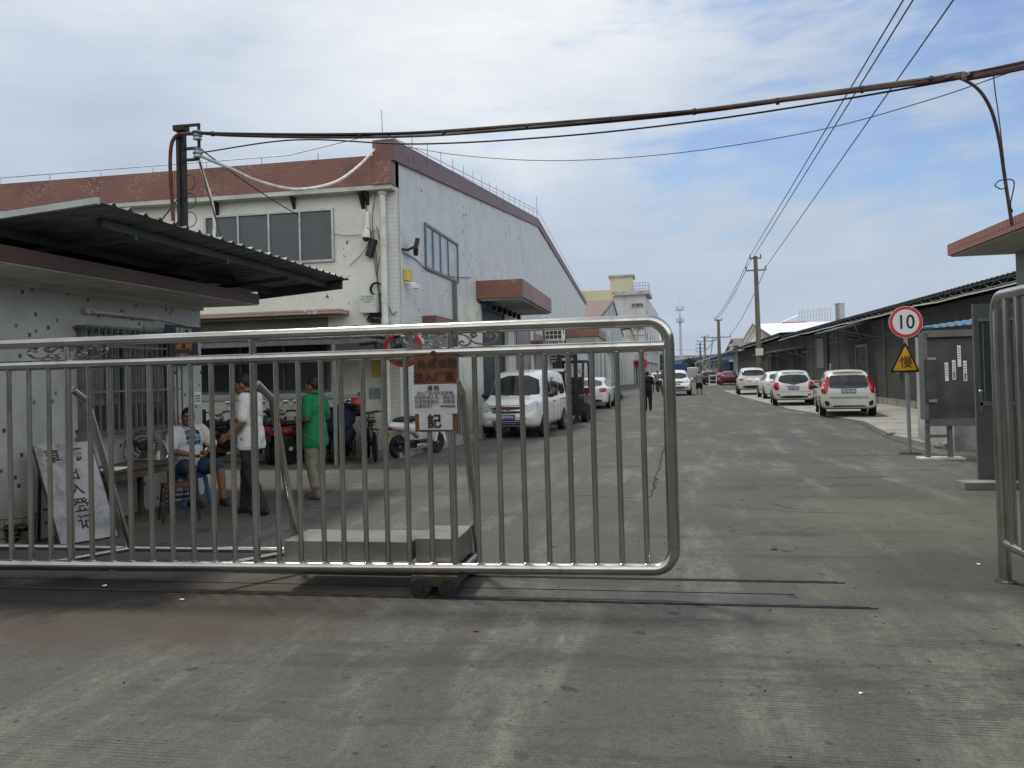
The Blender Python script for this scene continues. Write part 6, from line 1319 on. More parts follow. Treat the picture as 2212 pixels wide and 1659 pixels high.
# white cargo box tricycle behind the hatchbacks
tr = thing('cargo_tricycle', 'white boxed cargo tricycle squeezed between the two white hatchbacks and the shed', 'tricycle', (AY(1754, 850, 43).x, 43, .03), rad(-5))
m = MB(); m.box((-.55, 0, .45), (.55, 1.3, .95), .03); m.build('cargo_box', MT['carwhite'], tr, smooth=False); m = MB(); m.box((-.56, -.012, .86), (.56, -.002, .93)); m.build('reflector', MT['lampred'], tr, smooth=False)
for x in (-.5, .5): m = MB(); m.lathe([(.05, -.05), (.25, -.05), (.27, 0), (.25, .05), (.05, .05)], (x, .4, .27), (1, 0, 0), 20); m.build('wheel', MT['rubber'], tr)
m = MB(); m.lathe([(.05, -.04), (.25, -.04), (.26, 0), (.25, .04), (.05, .04)], (0, 2.1, .26), (1, 0, 0), 20); m.build('wheel', MT['rubber'], tr)
m = MB(); m.tube([(0, 1.2, .5), (0, 1.7, .45), (0, 2.0, 1.0)], .05, 8); m.tube([(-.35, 1.85, 1.05), (0, 2.0, 1.0), (.35, 1.85, 1.05)], .025, 8); m.tube([(0, 2.0, 1.0), (0, 2.1, .27)], .04, 8); m.build('frame', MT['trim'], tr); m = MB(); m.box((-.16, 1.3, .62), (.16, 1.65, .74), .04); m.build('seat', MT['black'], tr)
# forklift
fkx = AY(1236, 880, 27.9).x
fk_ = thing('forklift', 'dark forklift with black overhead guard and red counterweight behind the white van', 'forklift', (fkx, 28.2, 0), rad(-4))
m = MB(); m.box((-.52, -.7, .32), (.52, .75, .95), .05); m.build('body', MT['cardark'], fk_, ang=50)
m = MB(); m.prism([(-.50, .76, .28), (-.50, 1.25, .35), (-.50, 1.35, .75), (-.50, 1.15, 1.15), (-.50, .76, 1.15)], (1.0, 0, 0)); bmesh.ops.bevel(m.bm, geom=m.bm.edges[:], offset=.04, segments=2, affect='EDGES'); m.build('counterweight', MT['carred'], fk_, ang=50)
for x in (-.46, .46):
    m = MB(); m.tube([(x, -.62, .9), (x, -.42, 1.95), (x, -.36, 2.1)], .045, 8); m.build('guard_post', MT['trim'], fk_); m = MB(); m.tube([(x, .95, 1.1), (x, .85, 2.0), (x, .80, 2.1)], .04, 8); m.build('guard_post', MT['trim'], fk_)
m = MB(); m.tube([(-.48, -.38, 2.1), (.48, -.38, 2.1), (.48, .82, 2.1), (-.48, .82, 2.1)], .045, 8, closed=True)
for k in range(6): y = -.25+k*.18; m.tube([(-.46, y, 2.1), (.46, y, 2.1)], .02, 6)
m.build('guard_roof', MT['trim'], fk_)
for x in (-.28, .28): m = MB(); m.box((x-.06, -.98, .1), (x+.06, -.85, 2.35)); m.build('mast_rail', MT['trim'], fk_, smooth=False)
m = MB(); m.box((-.34, -.99, 2.22), (.34, -.84, 2.32)); m.box((-.48, -1.06, .25), (.48, -.99, .75)); m.box((-.34, -.97, 1.2), (.34, -.86, 1.3)); m.build('carriage', MT['trim'], fk_, smooth=False)
for x in (-.3, .3): m = MB(); m.box((x-.06, -2.1, .05), (x+.06, -1.06, .10)); m.box((x-.06, -1.10, .1), (x+.06, -1.061, .7)); m.build('fork', MT['blackmetal'], fk_, smooth=False)
for x in (-.5, .5):
    for y, r in ((-.5, .34), (.85, .27)): m = MB(); m.lathe([(.05, -.11), (r*.9, -.11), (r, -.08), (r, .08), (r*.9, .11), (r*.5, .10), (.05, .08)], (x, y, r), (1, 0, 0), 24); m.build('wheel', MT['rubber'], fk_)
m = MB(); m.box((-.25, .1, .95), (.25, .55, 1.1), .04); m.box((-.25, .5, 1.08), (.25, .62, 1.55), .04); m.build('seat', MT['black'], fk_, ang=50)
m = MB(); m.tube([(0, -.45, .95), (0, -.2, 1.3)], .03, 8); m.tube([(.16*math.cos(a*.393), -.2+.08*math.sin(a*.393), 1.3+.14*math.sin(a*.393)) for a in range(16)], .016, 6, closed=True); m.build('steering_wheel', MT['black'], fk_)
for x in (-.4, .4): m = MB(); m.lathe([(.07, 0), (.08, .06)], (x, -.62, 1.75), (0, -1, 0), 14); m.build('work_lamp', MT['lampclear'], fk_)
# ------------------------------------------------------------------ people
MT['skin'] = pm('tanned_skin', (.23, .115, .070), .55, 0, .12, 9); MT['hair'] = pm('black_hair', (.012, .011, .010), .6, 0, .4, 40, bump=.4, bscale=120)
MT['eyedark'] = pm('eye', (.02, .015, .012), .3); MT['lip'] = pm('lip', (.20, .075, .055), .6)
def cloth(name, c, var=.15, s=6): return pm(name, c, .9, 0, var, s, bump=.25, bscale=25, spec=.2)
MT['teewhite'] = cloth('white_cotton', (.60, .60, .60), .06); MT['green'] = cloth('green_polo', (.014, .185, .07), .1); MT['charcoal'] = cloth('charcoal_trousers', (.030, .030, .033)); MT['khaki'] = cloth('khaki_trousers', (.20, .19, .14)); MT['denim'] = cloth('blue_denim', (.045, .075, .13), .25); MT['blacktee'] = cloth('black_tee', (.012, .013, .017)); MT['greytee'] = cloth('grey_tee', (.17, .19, .17)); MT['blackcloth'] = cloth('black_shorts', (.014, .014, .015)); MT['shoe'] = pm('dark_shoe', (.02, .019, .018), .6, 0, .2, 9); MT['greyshoe'] = pm('grey_shoe', (.12, .115, .10), .7, 0, .2, 9)
def P3(*a): return V(a)
STAND = dict(hipL=(-.09, 0, .90), hipR=(.09, 0, .90), kneeL=(-.10, .02, .48), kneeR=(.10, .02, .48), ankL=(-.10, 0, .08), ankR=(.10, 0, .08), footL=0, footR=0,
             shL=(-.185, 0, 1.40), shR=(.185, 0, 1.40), elL=(-.23, -.02, 1.12), elR=(.23, -.02, 1.12), wrL=(-.22, .06, .88), wrR=(.22, .06, .88), neck=(0, 0, 1.44), head=(0, .03, 1.58), turn=0., nod=0., pelvis=(0, 0, .93), chest=(0, .0, 1.26))
def hand(m, el, wr, side, curl, vox):
    """palm, four bent fingers and a thumb, continuing the forearm"""
    d = (wr-el).normalized(); lat = V((0, 1, 0)) if abs(d.y) < .8 else V((0, 0, -1))
    lat = (lat-d*lat.dot(d)).normalized(); pn = d.cross(lat)*(-1 if side < 0 else 1); pn = pn if pn.x*side < 0 else -pn     # palm faces the body
    c = wr+d*.05
    for k in (-1, 0, 1): m.cone(wr+d*.015+lat*k*.018, wr+d*.085+lat*k*.026, .017, .015, 10)
    for k, L in enumerate((.030, .036, .034, .026)):
        a = wr+d*.09+lat*(.030-.020*k); q = a; dd = d.copy()
        for j, l_ in enumerate((L, L*.75, L*.6)):
            dd = (dd*math.cos(curl*(.5+.35*j))+pn*math.sin(curl*(.5+.35*j))).normalized(); e = q+dd*l_; m.cone(q, e, .0098-.0006*j, .0092-.0008*j, 8); q = e
    t0 = wr+d*.03+lat*.028; t1 = t0+(d*.6+lat*.6+pn*.35).normalized()*.038; t2 = t1+(d*.85+lat*.15+pn*.5).normalized()*.032
    m.cone(t0, t1, .014, .0115, 8); m.cone(t1, t2, .0112, .0095, 8)
def person(lab, loc, rz, pose, top, bottom, shoe, sleeve=.55, hem=None, cuff=.10, hem_ext=.0, vox=.008, fat=1., scale=1., group=None, shorts=False, sandals=False, curl=.7, hairlen=0., short_pant_flare=1.):
    J = dict(STAND); J.update(pose)
    g = lambda k: V(J[k])
    t = thing('person', lab, 'person', loc, rz, group); t.scale = (scale,)*3
    b = MB()
    pel, che, nk, hd = g('pelvis'), g('chest'), g('neck'), g('head')
    b.ell(pel, (.155*fat, .105*fat, .12)); mid = pel.lerp(che, .5)
    b.ell(mid, (.14*fat, .10*fat, .16)); b.ell(che, (.165*fat, .108*fat, .17))
    b.cone(g('shL'), g('shR'), .062, .062); b.cone(nk+V((0, -.01, -.04)), nk.lerp(hd, .6), .062, .054)
    for s in 'LR':
        sg_ = -1 if s == 'L' else 1; sh, el, wr = g('sh'+s), g('el'+s), g('wr'+s)
        b.cone(sh, el, .054*fat, .042); b.cone(el, el.lerp(wr, .35), .043, .041); b.cone(el.lerp(wr, .35), wr, .041, .027); hand(b, el, wr, sg_, curl, vox)
        hp_, kn, an = g('hip'+s), g('knee'+s), g('ank'+s)
        b.cone(hp_, kn, .088*fat, .058); b.cone(kn, kn.lerp(an, .35), .056, .060); b.cone(kn.lerp(an, .35), an, .060, .037)
        a = J['foot'+s]; f = V((math.sin(a), math.cos(a), 0)); b.cone(an+V((0, 0, -.04))-f*.03, an+V((0, 0, -.055))+f*.12, .036, .024); b.cone(an+f*.04+V((0, 0, -.02)), an+f*.15+V((0, 0, -.062)), .035, .018)
    # head
    hm = M.Translation(hd) @ M.Rotation(J['turn'], 4, 'Z') @ M.Rotation(-J['nod'], 4, 'X'); h3 = hm.to_3x3(); H_ = lambda x, y, z: hm @ V((x, y, z))
    def E(m, c, r): m.ell(H_(*c), r, 18, h3)
    E(b, (0, -.012, .01), (.077, .096, .108)); E(b, (0, .030, -.058), (.058, .062, .062)); E(b, (0, .058, -.088), (.03, .028, .022)); E(b, (0, .075, .022), (.052, .020, .014)); E(b, (.04, .055, -.02), (.03, .03, .025)); E(b, (-.04, .055, -.02), (.03, .03, .025))
    b.cone(H_(0, .088, .008), H_(0, .106, -.026), .009, .015, 10); E(b, (.012, .092, -.03), (.011, .012, .009)); E(b, (-.012, .092, -.03), (.011, .012, .009)); E(b, (0, .082, -.058), (.026, .014, .011))
    for s in (-1, 1): E(b, (s*.079, -.008, -.012), (.011, .022, .034))
    me = remesh(b, vox, 2); addmesh('body', me, MT['skin'], t)
    hb = MB(); E(hb, (0, -.020, .022), (.084, .102, .108)); n3 = h3 @ V((0, .60, -.80)); co = H_(0, .078, .060)
    def ruff(v):
        q = (v-hd); return v+q.normalized()*mnoise.noise(v*38)*.008
    addmesh('hair', remesh(hb, max(.008, vox*.9), 1, [(co, n3), (H_(0, 0, -.055), h3 @ V((0, 0, -1)))], ruff), MT['hair'], t)
    if vox < .012:
        for s in (-1, 1):
            m = MB(); E(m, (s*.031, .0835, .004), (.013, .008, .007)); m.build('eye', MT['eyedark'], t); m = MB(); E(m, (s*.031, .088, .026), (.020, .007, .004)); m.build('eyebrow', MT['hair'], t)
        m = MB(); E(m, (0, .0935, -.064), (.022, .006, .005)); m.build('mouth', MT['lip'], t)
    # shirt
    c = MB(); w_ = .020
    c.ell(pel+V((0, 0, .02)), (.182*fat+w_*.6, .132*fat+w_*.7, .16+hem_ext)); c.ell(mid, (.150*fat+w_, .112*fat+w_, .17)); c.ell(che, (.172*fat+w_, .113*fat+w_, .175))
    if hem_ext: c.cone(pel+V((-.07, 0, 0)), pel+V((-.07, 0, -hem_ext)), .125*fat, .142*fat); c.cone(pel+V((.07, 0, 0)), pel+V((.07, 0, -hem_ext)), .125*fat, .142*fat)
    c.cone(g('shL'), g('shR'), .072, .072); c.cone(nk+V((0, -.005, -.05)), nk+V((0, -.005, -.005)), .078, .066)
    cuts = []
    if hem is not None: cuts.append((V((0, 0, hem)), V((0, 0, -1))))
    def folds(v): return v+V((mnoise.noise(v*7), mnoise.noise(v*7+V((5, 0, 0))), 0))*.012+V((mnoise.noise(v*19), mnoise.noise(v*19+V((9, 0, 0))), 0))*.005
    for s in 'LR':
        sh, el, wr = g('sh'+s), g('el'+s), g('wr'+s); e = sh.lerp(el, sleeve*1.35 if sleeve < .75 else 1); c.cone(sh, sh.lerp(el, .3), .072*fat, .074*fat); c.cone(sh.lerp(el, .3), e, .074*fat, .066*fat)
    sm = remesh(c, vox*1.25, 3, cuts, folds); addmesh('shirt', sm, MT[top], t)
    # trousers or shorts
    c = MB(); c.ell(pel, (.178*fat, .128*fat, .14))
    for s in 'LR':
        hp_, kn, an = g('hip'+s), g('knee'+s), g('ank'+s)
        if shorts: e = hp_.lerp(kn, .98 if shorts is True else shorts); c.cone(hp_, e, .112*fat, .090*short_pant_flare)
        else:
            c.cone(hp_, kn, .114*fat, .082); e = kn.lerp(an, 1-cuff) if cuff < 1 else an; c.cone(kn, e, .080, .070)
    def folds2(v): return v+V((mnoise.noise(v*9+V((3, 1, 0))), mnoise.noise(v*9), 0))*.010+V((mnoise.noise(v*V((11, 11, 30))), mnoise.noise(v*V((11, 11, 30))+V((9, 0, 0))), 0))*.003
    addmesh('shorts' if shorts else 'trousers', remesh(c, vox*1.25, 3, [], folds2), MT[bottom], t)
    for s in 'LR':
        an = g('ank'+s); a = J['foot'+s]; f = V((math.sin(a), math.cos(a), 0)); c = MB()
        if sandals:
            pts = [an-f*.06, an+f*.02, an+f*.10, an+f*.19]; c.cone(V((pts[0].x, pts[0].y, an.z-.062)), V((pts[3].x, pts[3].y, an.z-.066)), .042, .044); c.cone(an+f*.09+V((-.03, 0, -.02)), an+f*.09+V((.03, 0, -.02)), .034, .034); c.cone(an-f*.04+V((0, 0, -.02)), an-f*.04+V((0, 0, -.05)), .040, .040)
        else: c.cone(an+V((0, 0, -.035))-f*.035, an+V((0, 0, -.045))+f*.14, .045, .036); c.cone(an+V((0, 0, -.0))-f*.02, an+V((0, 0, -.04)), .047, .05)
        gz_ = an.z-.08
        addmesh('sandal' if sandals else 'shoe', remesh(c, vox*1.2, 2, [(V((0, 0, gz_+.001)), V((0, 0, -1)))]), MT[shoe], t)
    return t, sm
def local_bvh(me):
    bm = bmesh.new(); bm.from_mesh(me); b = BVHTree.FromBMesh(bm); bm.free(); return b
# man in white shirt standing, seen from his left side, facing the guardhouse
wm = G(546, 1110); wp = (wm.x, wm.y, 0)
t, s_ = person('man in untucked white shirt and dark trousers standing sideways behind the gate', wp, rad(96), dict(kneeL=(-.10, -.02, .48), ankL=(-.11, -.17, .08), kneeR=(.10, .10, .47), ankR=(.10, .13, .08), elL=(-.235, .0, 1.13), wrL=(-.215, .20, .97), elR=(.235, .04, 1.12), wrR=(.17, .24, .98), nod=.25, head=(0, .085, 1.57), footL=.1, chest=(0, .005, 1.26)), 'teewhite', 'charcoal', 'shoe', .62, .79, .02, .10, .008, 1.04, 1.06, curl=.8)
m = MB(); m.tube(spline([(-.05, -.04, 1.49), (-.085, .04, 1.46), (-.02, .10, 1.41)]), .02, 8); m.tube(spline([(.05, -.04, 1.49), (.085, .04, 1.46), (.02, .10, 1.41)]), .02, 8); m.tube(spline([(-.06, -.03, 1.49), (0, -.075, 1.49), (.06, -.03, 1.49)]), .022, 8); m.build('collar', MT['charcoal'], t)
# man in green polo facing left, hands together
gm = G(684, 1077)
t, s_ = person('man in bright green polo shirt and khaki trousers standing with hands together', (gm.x, gm.y, 0), rad(80), dict(elL=(-.25, -.04, 1.14), wrL=(-.10, .215, 1.12), elR=(.25, -.04, 1.14), wrR=(.07, .22, 1.13), ankL=(-.10, -.07, .08), kneeL=(-.10, .01, .48), ankR=(.10, .07, .08), nod=.05, footL=.2), 'green', 'khaki', 'greyshoe', .62, .73, .30, .14, .008, 1.02, 1.02, curl=1.1)
bv = local_bvh(s_); patch(bv, [(-.125, 1.30), (-.055, 1.30), (-.055, 1.325), (-.125, 1.325)], '+y', .004, .02, .004).build('badge', MT['redpaint'], t); patch(bv, [(-.12, 1.328), (-.06, 1.328), (-.06, 1.345), (-.12, 1.345)], '+y', .004, .02, .004).build('badge_text', MT['white'], t)
m = MB(); m.tube(spline([(-.06, .03, 1.47), (-.07, -.03, 1.49), (0, -.075, 1.50), (.07, -.03, 1.49), (.06, .03, 1.47), (0, .09, 1.43)]), .018, 8); m.build('collar', MT['green'], t)
# seated man, turned three quarters towards the camera
st = G(418, 1098); SX, SY = AY(410, 950, 10.35).x, 10.35
seat = dict(pelvis=(0, 0, .52), hipL=(-.10, .04, .50), hipR=(.10, .04, .50), kneeL=(-.20, .43, .50), kneeR=(.19, .40, .50), ankL=(-.20, .50, .09), ankR=(.14, .34, .09), footL=.25, footR=-.15, chest=(0, -.06, .85), shL=(-.195, -.08, .99), shR=(.195, -.08, .99), neck=(0, -.07, 1.03), head=(0, -.035, 1.175), elL=(-.30, .08, .76), wrL=(-.10, .27, .70), elR=(.28, .04, .74), wrR=(.06, .26, .66), turn=-.40, nod=.02)
t, s_ = person('heavy man in white tee with blue squares, seated on a blue stool', (SX, SY, 0), rad(-122), seat, 'teewhite', 'denim', 'shoe', .62, None, .1, 0, .008, 1.16, 1.04, shorts=.92, sandals=True, curl=1.0)
MT['printblue'] = pm('print_blue', (.03, .12, .28), .8, 0, .2, 9); MT['printcyan'] = pm('print_cyan', (.10, .28, .42), .8, 0, .2, 9); MT['printnavy'] = pm('print_navy', (.012, .04, .09), .8, 0, .2, 9)
bv = local_bvh(s_)
for i, (x, z, mt) in enumerate(((-.09, .96, 'printnavy'), (-.02, .955, 'printcyan'), (.05, .96, 'printblue'), (-.09, .895, 'printcyan'), (-.02, .89, 'printblue'), (.05, .895, 'printnavy'), (-.02, .825, 'printnavy'), (.05, .83, 'printcyan'), (-.09, .83, 'printblue'))):
    try: patch(bv, [(x-.03, z-.03), (x+.032, z-.028), (x+.03, z+.026), (x-.032, z+.03)], '+y', .004, .02, .004).build('printed_square', MT[mt], t)
    except Exception: pass
m = MB(); m.tube(spline([(-.085, -.04, 1.05), (-.05, .045, 1.0), (0, .07, .97), (.05, .045, 1.0), (.085, -.04, 1.05)]), .006, 6); m.build('lanyard', MT['black'], t)
# man in black walking away
t, s_ = person('man in black tee and black trousers walking away along the left of the road', (AY(1400, 880, 34.4).x, 34.4, 0), rad(4), dict(ankL=(-.09, .14, .09), kneeL=(-.10, .12, .49), ankR=(.09, -.16, .10), kneeR=(.10, .02, .48), elL=(-.24, -.06, 1.13), wrL=(-.23, .06, .90), elR=(.245, -.04, 1.12), wrR=(.26, .10, .88)), 'blacktee', 'blackcloth', 'shoe', .6, .84, .04, .06, .013, 1., 1.0)
# man in grey, head down, hands before him
t, s_ = person('man in grey tee and black shorts standing in the road near the white suv', (AY(1511, 850, 56).x, 56, 0), rad(8), dict(shL=(-.20, 0, 1.38), shR=(.20, 0, 1.38), elL=(-.36, -.02, 1.16), elR=(.37, .0, 1.15), wrL=(-.22, .22, 1.08), wrR=(.24, .22, 1.06), head=(0, .10, 1.53), nod=.6, ankL=(-.15, 0, .08), kneeL=(-.13, .02, .48), ankR=(.15, 0, .08), kneeR=(.13, .02, .48)), 'greytee', 'blackcloth', 'shoe', .6, .82, .04, .07, .016, 1.14, .97, shorts=1.0, short_pant_flare=1.25)
t, s_ = person('far person in pale grey top, left of a pair by the factory row', (AY(1421, 840, 65).x, 65, 0), rad(-20), dict(ankL=(-.1, .12, .08), ankR=(.1, -.1, .09)), 'greytee', 'charcoal', 'shoe', .6, .84, .04, .06, .02)
t, s_ = person('far person in dark navy top, right of a pair near the factory row', (AY(1431, 840, 66).x, 66, 0), rad(160), dict(ankL=(-.1, .08, .08), ankR=(.1, -.1, .09)), 'denim', 'charcoal', 'shoe', .6, .84, .04, .06, .02)
# ------------------------------------------------------------------ furniture at the guardhouse
MT['wood'] = pm('worn_table_wood', (.10, .075, .05), .7, 0, .3, 5, dirt=((.04, .03, .022), .5, 3)); MT['bluepl'] = pm('blue_plastic', (.05, .14, .33), .4, 0, .08, 3); MT['redseat'] = pm('dark_red_vinyl', (.09, .022, .02), .5, 0, .2, 6)
sx = math.sin(rad(62)); stl = thing('stool', 'blue plastic stool under the seated man', 'stool', (SX-.0, SY-.0, 0), rad(-122))
m = MB(); m.box((-.17, -.17, .40), (.17, .17, .445), .015); m.box((-.16, -.16, .36), (.16, .16, .40), .004); m.build('seat', MT['bluepl'], stl, ang=50)
for x in (-1, 1):
    for y in (-1, 1): m = MB(); m.tube([(x*.14, y*.14, .38), (x*.19, y*.19, 0)], [.035, .028], 8); m.build('leg', MT['bluepl'], stl)
tq0, tq1 = AX(243, 1010, -6.2), AX(386, 1004, -6.2); TZ = .70; tY0, tY1 = tq0.y, tq1.y; tL = (tY1-tY0)/2
tb = thing('table', 'worn wooden table with fan and papers against the guardhouse wall', 'table', (-6.49, (tY0+tY1)/2, 0))
m = MB(); m.box((-.29, -tL, TZ-.036), (.29, tL, TZ-.001), .004); m.build('table_top', MT['wood'], tb, smooth=False); m = MB(); m.box((-.26, -tL+.03, TZ-.135), (.26, tL-.03, TZ-.0365)); m.build('apron', MT['wood'], tb, smooth=False)
for x in (-.22, .22):
    for y in (-tL+.08, tL-.08): m = MB(); m.box((x-.03, y-.03, 0), (x+.03, y+.03, TZ-.136)); m.build('leg', MT['wood'], tb, smooth=False)
m = MB(); m.box((.0, -tL+.09, .05), (.24, -tL+.11, TZ-.14)); m.build('side_panel', MT['wood'], tb, smooth=False)
m = MB(); m.box((-6.44, tY0+.05, TZ), (-6.22, tY0+.38, TZ+.011), .002, rad(8)); m.box((-6.42, tY0+.08, TZ+.0112), (-6.24, tY0+.32, TZ+.018), .002, rad(-4)); tag(m.build('paper_stack', MT['paper'], smooth=False), 'white register papers lying on the front of the wooden table', 'papers')
fp = AX(312, 972, -6.45); fn = thing('fan', 'chrome and black floor fan standing on the wooden table', 'fan', (-6.45, fp.y, TZ), rad(-25))
fc = V((0, -.02, .21)); ax = V((.75, -.62, .1)).normalized(); a_ = ax.orthogonal().normalized(); b_ = ax.cross(a_); m = MB()
for r, o in ((.19, .0), (.16, .045), (.10, .06), (.16, -.05), (.10, -.065)): m.tube([fc+ax*o+(a_*math.cos(k*.209)+b_*math.sin(k*.209))*r for k in range(30)], .005, 5, closed=True)
for k in range(24):
    q = a_*math.cos(k*.2618)+b_*math.sin(k*.2618); m.tube([fc+ax*.06+q*.03, fc+ax*.045+q*.16, fc+q*.19, fc-ax*.05+q*.16, fc-ax*.065+q*.03], .003, 4)
m.build('cage', MT['trim'], fn)
m = MB()
for k in range(3):
    an_ = k*2.094; u_ = a_*math.cos(an_)+b_*math.sin(an_); w2 = -a_*math.sin(an_)+b_*math.cos(an_); m.prism([fc+u_*.03-w2*.02+ax*.01, fc+u_*.15-w2*.06+ax*.015, fc+u_*.165+w2*.04-ax*.015, fc+u_*.03+w2*.02-ax*.01], ax*.004)
m.build('blade', MT['grille'], fn); m = MB(); m.lathe([(.05, -.17), (.075, -.16), (.075, -.07), (.04, .03), (.03, .04)], fc, ax, 20); m.build('motor', MT['black'], fn)
m = MB(); m.tube(spline([fc+a_*0+V((-.15, -.16, .05)), (-.19, -.17, .10), (-.17, -.1, .015), (.0, .05, .012), (.17, .15, .015), (.2, .2, .10), (.15, .16, .27)]), .014, 8); m.tube(spline([fc+b_*.19, fc+b_*.24+ax*.03, fc+b_*.19+ax*.05]), .01, 8); m.build('stand', MT['chrome'], fn)
m = MB(); m.lathe([(.024, 0), (.026, .10), (.02, .12)], (-6.42, tY1-.12, TZ)); tag(m.build('cup', MT['white']), 'small pale cup on the table behind the fan', 'cup')
ch_c = G(388, 1128); cr_ = thing('chair', 'black metal framed chair with dark red seat standing before the table', 'chair', (ch_c.x-.1, ch_c.y+.15, 0), rad(-50))
m = MB(); m.box((-.19, -.19, .42), (.19, .19, .46), .018); m.build('seat', MT['redseat'], cr_, ang=50)
for x in (-1, 1):
    for y in (-1, 1): m = MB(); m.tube([(x*.17, y*.17, .42), (x*.21, y*.21, 0)], .014, 8); m.build('leg', MT['blackmetal'], cr_)
m = MB(); m.tube([(-.19, -.19, .25), (.19, -.19, .25), (.19, .19, .25), (-.19, .19, .25)], .010, 6, closed=True); m.tube([(-.19, -.19, .32), (.19, -.19, .32), (.19, .19, .32), (-.19, .19, .32)], .010, 6, closed=True); m.build('stretcher', MT['blackmetal'], cr_)
# leaning registration board
bl, br = G(131, 1182), G(255, 1160); e = (br-bl); W2 = e.length; e.normalize(); nn = V((e.y, -e.x, 0)); hb_ = 1.12; back = -nn*.36-e*.10+V((0, 0, 1)); bh = back.normalized()
sb = thing('board_sign', 'tilted whitewashed registration board with black brushed characters before the guardhouse wall', 'sign', tuple(bl))
def boardmat():
    t = NT('smeared_whitewash'); n = t.noise(4.5, 6, .65, dist=.6); n2 = t.noise(2, 4, .6, off=5); c = t.mix(t.ramp(n, .35, .68), (.38, .39, .40), (.13, .13, .135)); return t.out(t.mix(t.ramp(n2, .4, .7), c, (.41, .42, .43)), .8, 0, .3)
bo = V(bl); m = MB(); q0 = V((0, 0, .02)); n2_ = bh.cross(e); n2_ = n2_ if n2_.dot(nn) > 0 else -n2_
m.prism([q0, q0+e*W2, q0+e*W2+bh*hb_, q0+bh*hb_], -n2_*.018); m.build('board', boardmat(), sb, smooth=False)
def onb(x, z): return q0+e*(W2*x)+bh*z+n2_*.0015
MT['brush'] = pm('brush_paint', (.025, .025, .028), .7, 0, .3, 20)
for s2, x, z, k in (('車', .27, .97, .17), ('辆', .66, .97, .17), ('出', .52, .75, .15), ('入', .52, .58, .15), ('登', .52, .39, .17), ('记', .52, .20, .17)): text(s2, k, MT['brush'], onb(x, z), e, bh, parent=sb, bold=.003, depth=.001)
m = MB(); m.box((0, 0, 0), (.001, .001, .001)); m.bm.clear()
for x in (.06, .94):
    a0 = q0+e*W2*x+bh*.95-n2_*.02; f0 = e*W2*x-nn*.62+V((0, 0, .0)); m.tube([a0, f0], .018, 6)
m.tube([e*W2*.06-nn*.48+V((0, 0, .35)), e*W2*.94-nn*.48+V((0, 0, .35))], .012, 6); m.build('rear_legs', MT['blackmetal'], sb)
m = MB()
for x in (.0, 1.0): m.tube([q0+e*W2*x-n2_*.012, q0+e*W2*x+bh*hb_-n2_*.012], .014, 6)
m.build('edge_frame', MT['blackmetal'], sb)
# wire basket at the far left
bk = thing('wire_basket', 'wire basket with dark contents on the ground at the left edge', 'basket', tuple(G(28, 1180)))
m = MB()
for z in (.02, .12, .22, .32): m.tube([(.2*math.cos(k*.524)*(1+z*.4), .2*math.sin(k*.524)*(1+z*.4), z) for k in range(12)], .006, 5, closed=True)
for k in range(16): a = k*.3927; m.tube([(.2*math.cos(a), .2*math.sin(a), .02), (.226*math.cos(a), .226*math.sin(a), .33)], .004, 4)
m.build('wire_frame', MT['rust'], bk); m = MB()
R = random.Random(4)
for k in range(9): m.ell((R.uniform(-.1, .1), R.uniform(-.1, .1), R.uniform(.06, .22)), (R.uniform(.05, .09), R.uniform(.05, .08), R.uniform(.03, .06)), 10)
m.build('contents', MT['black'], bk)
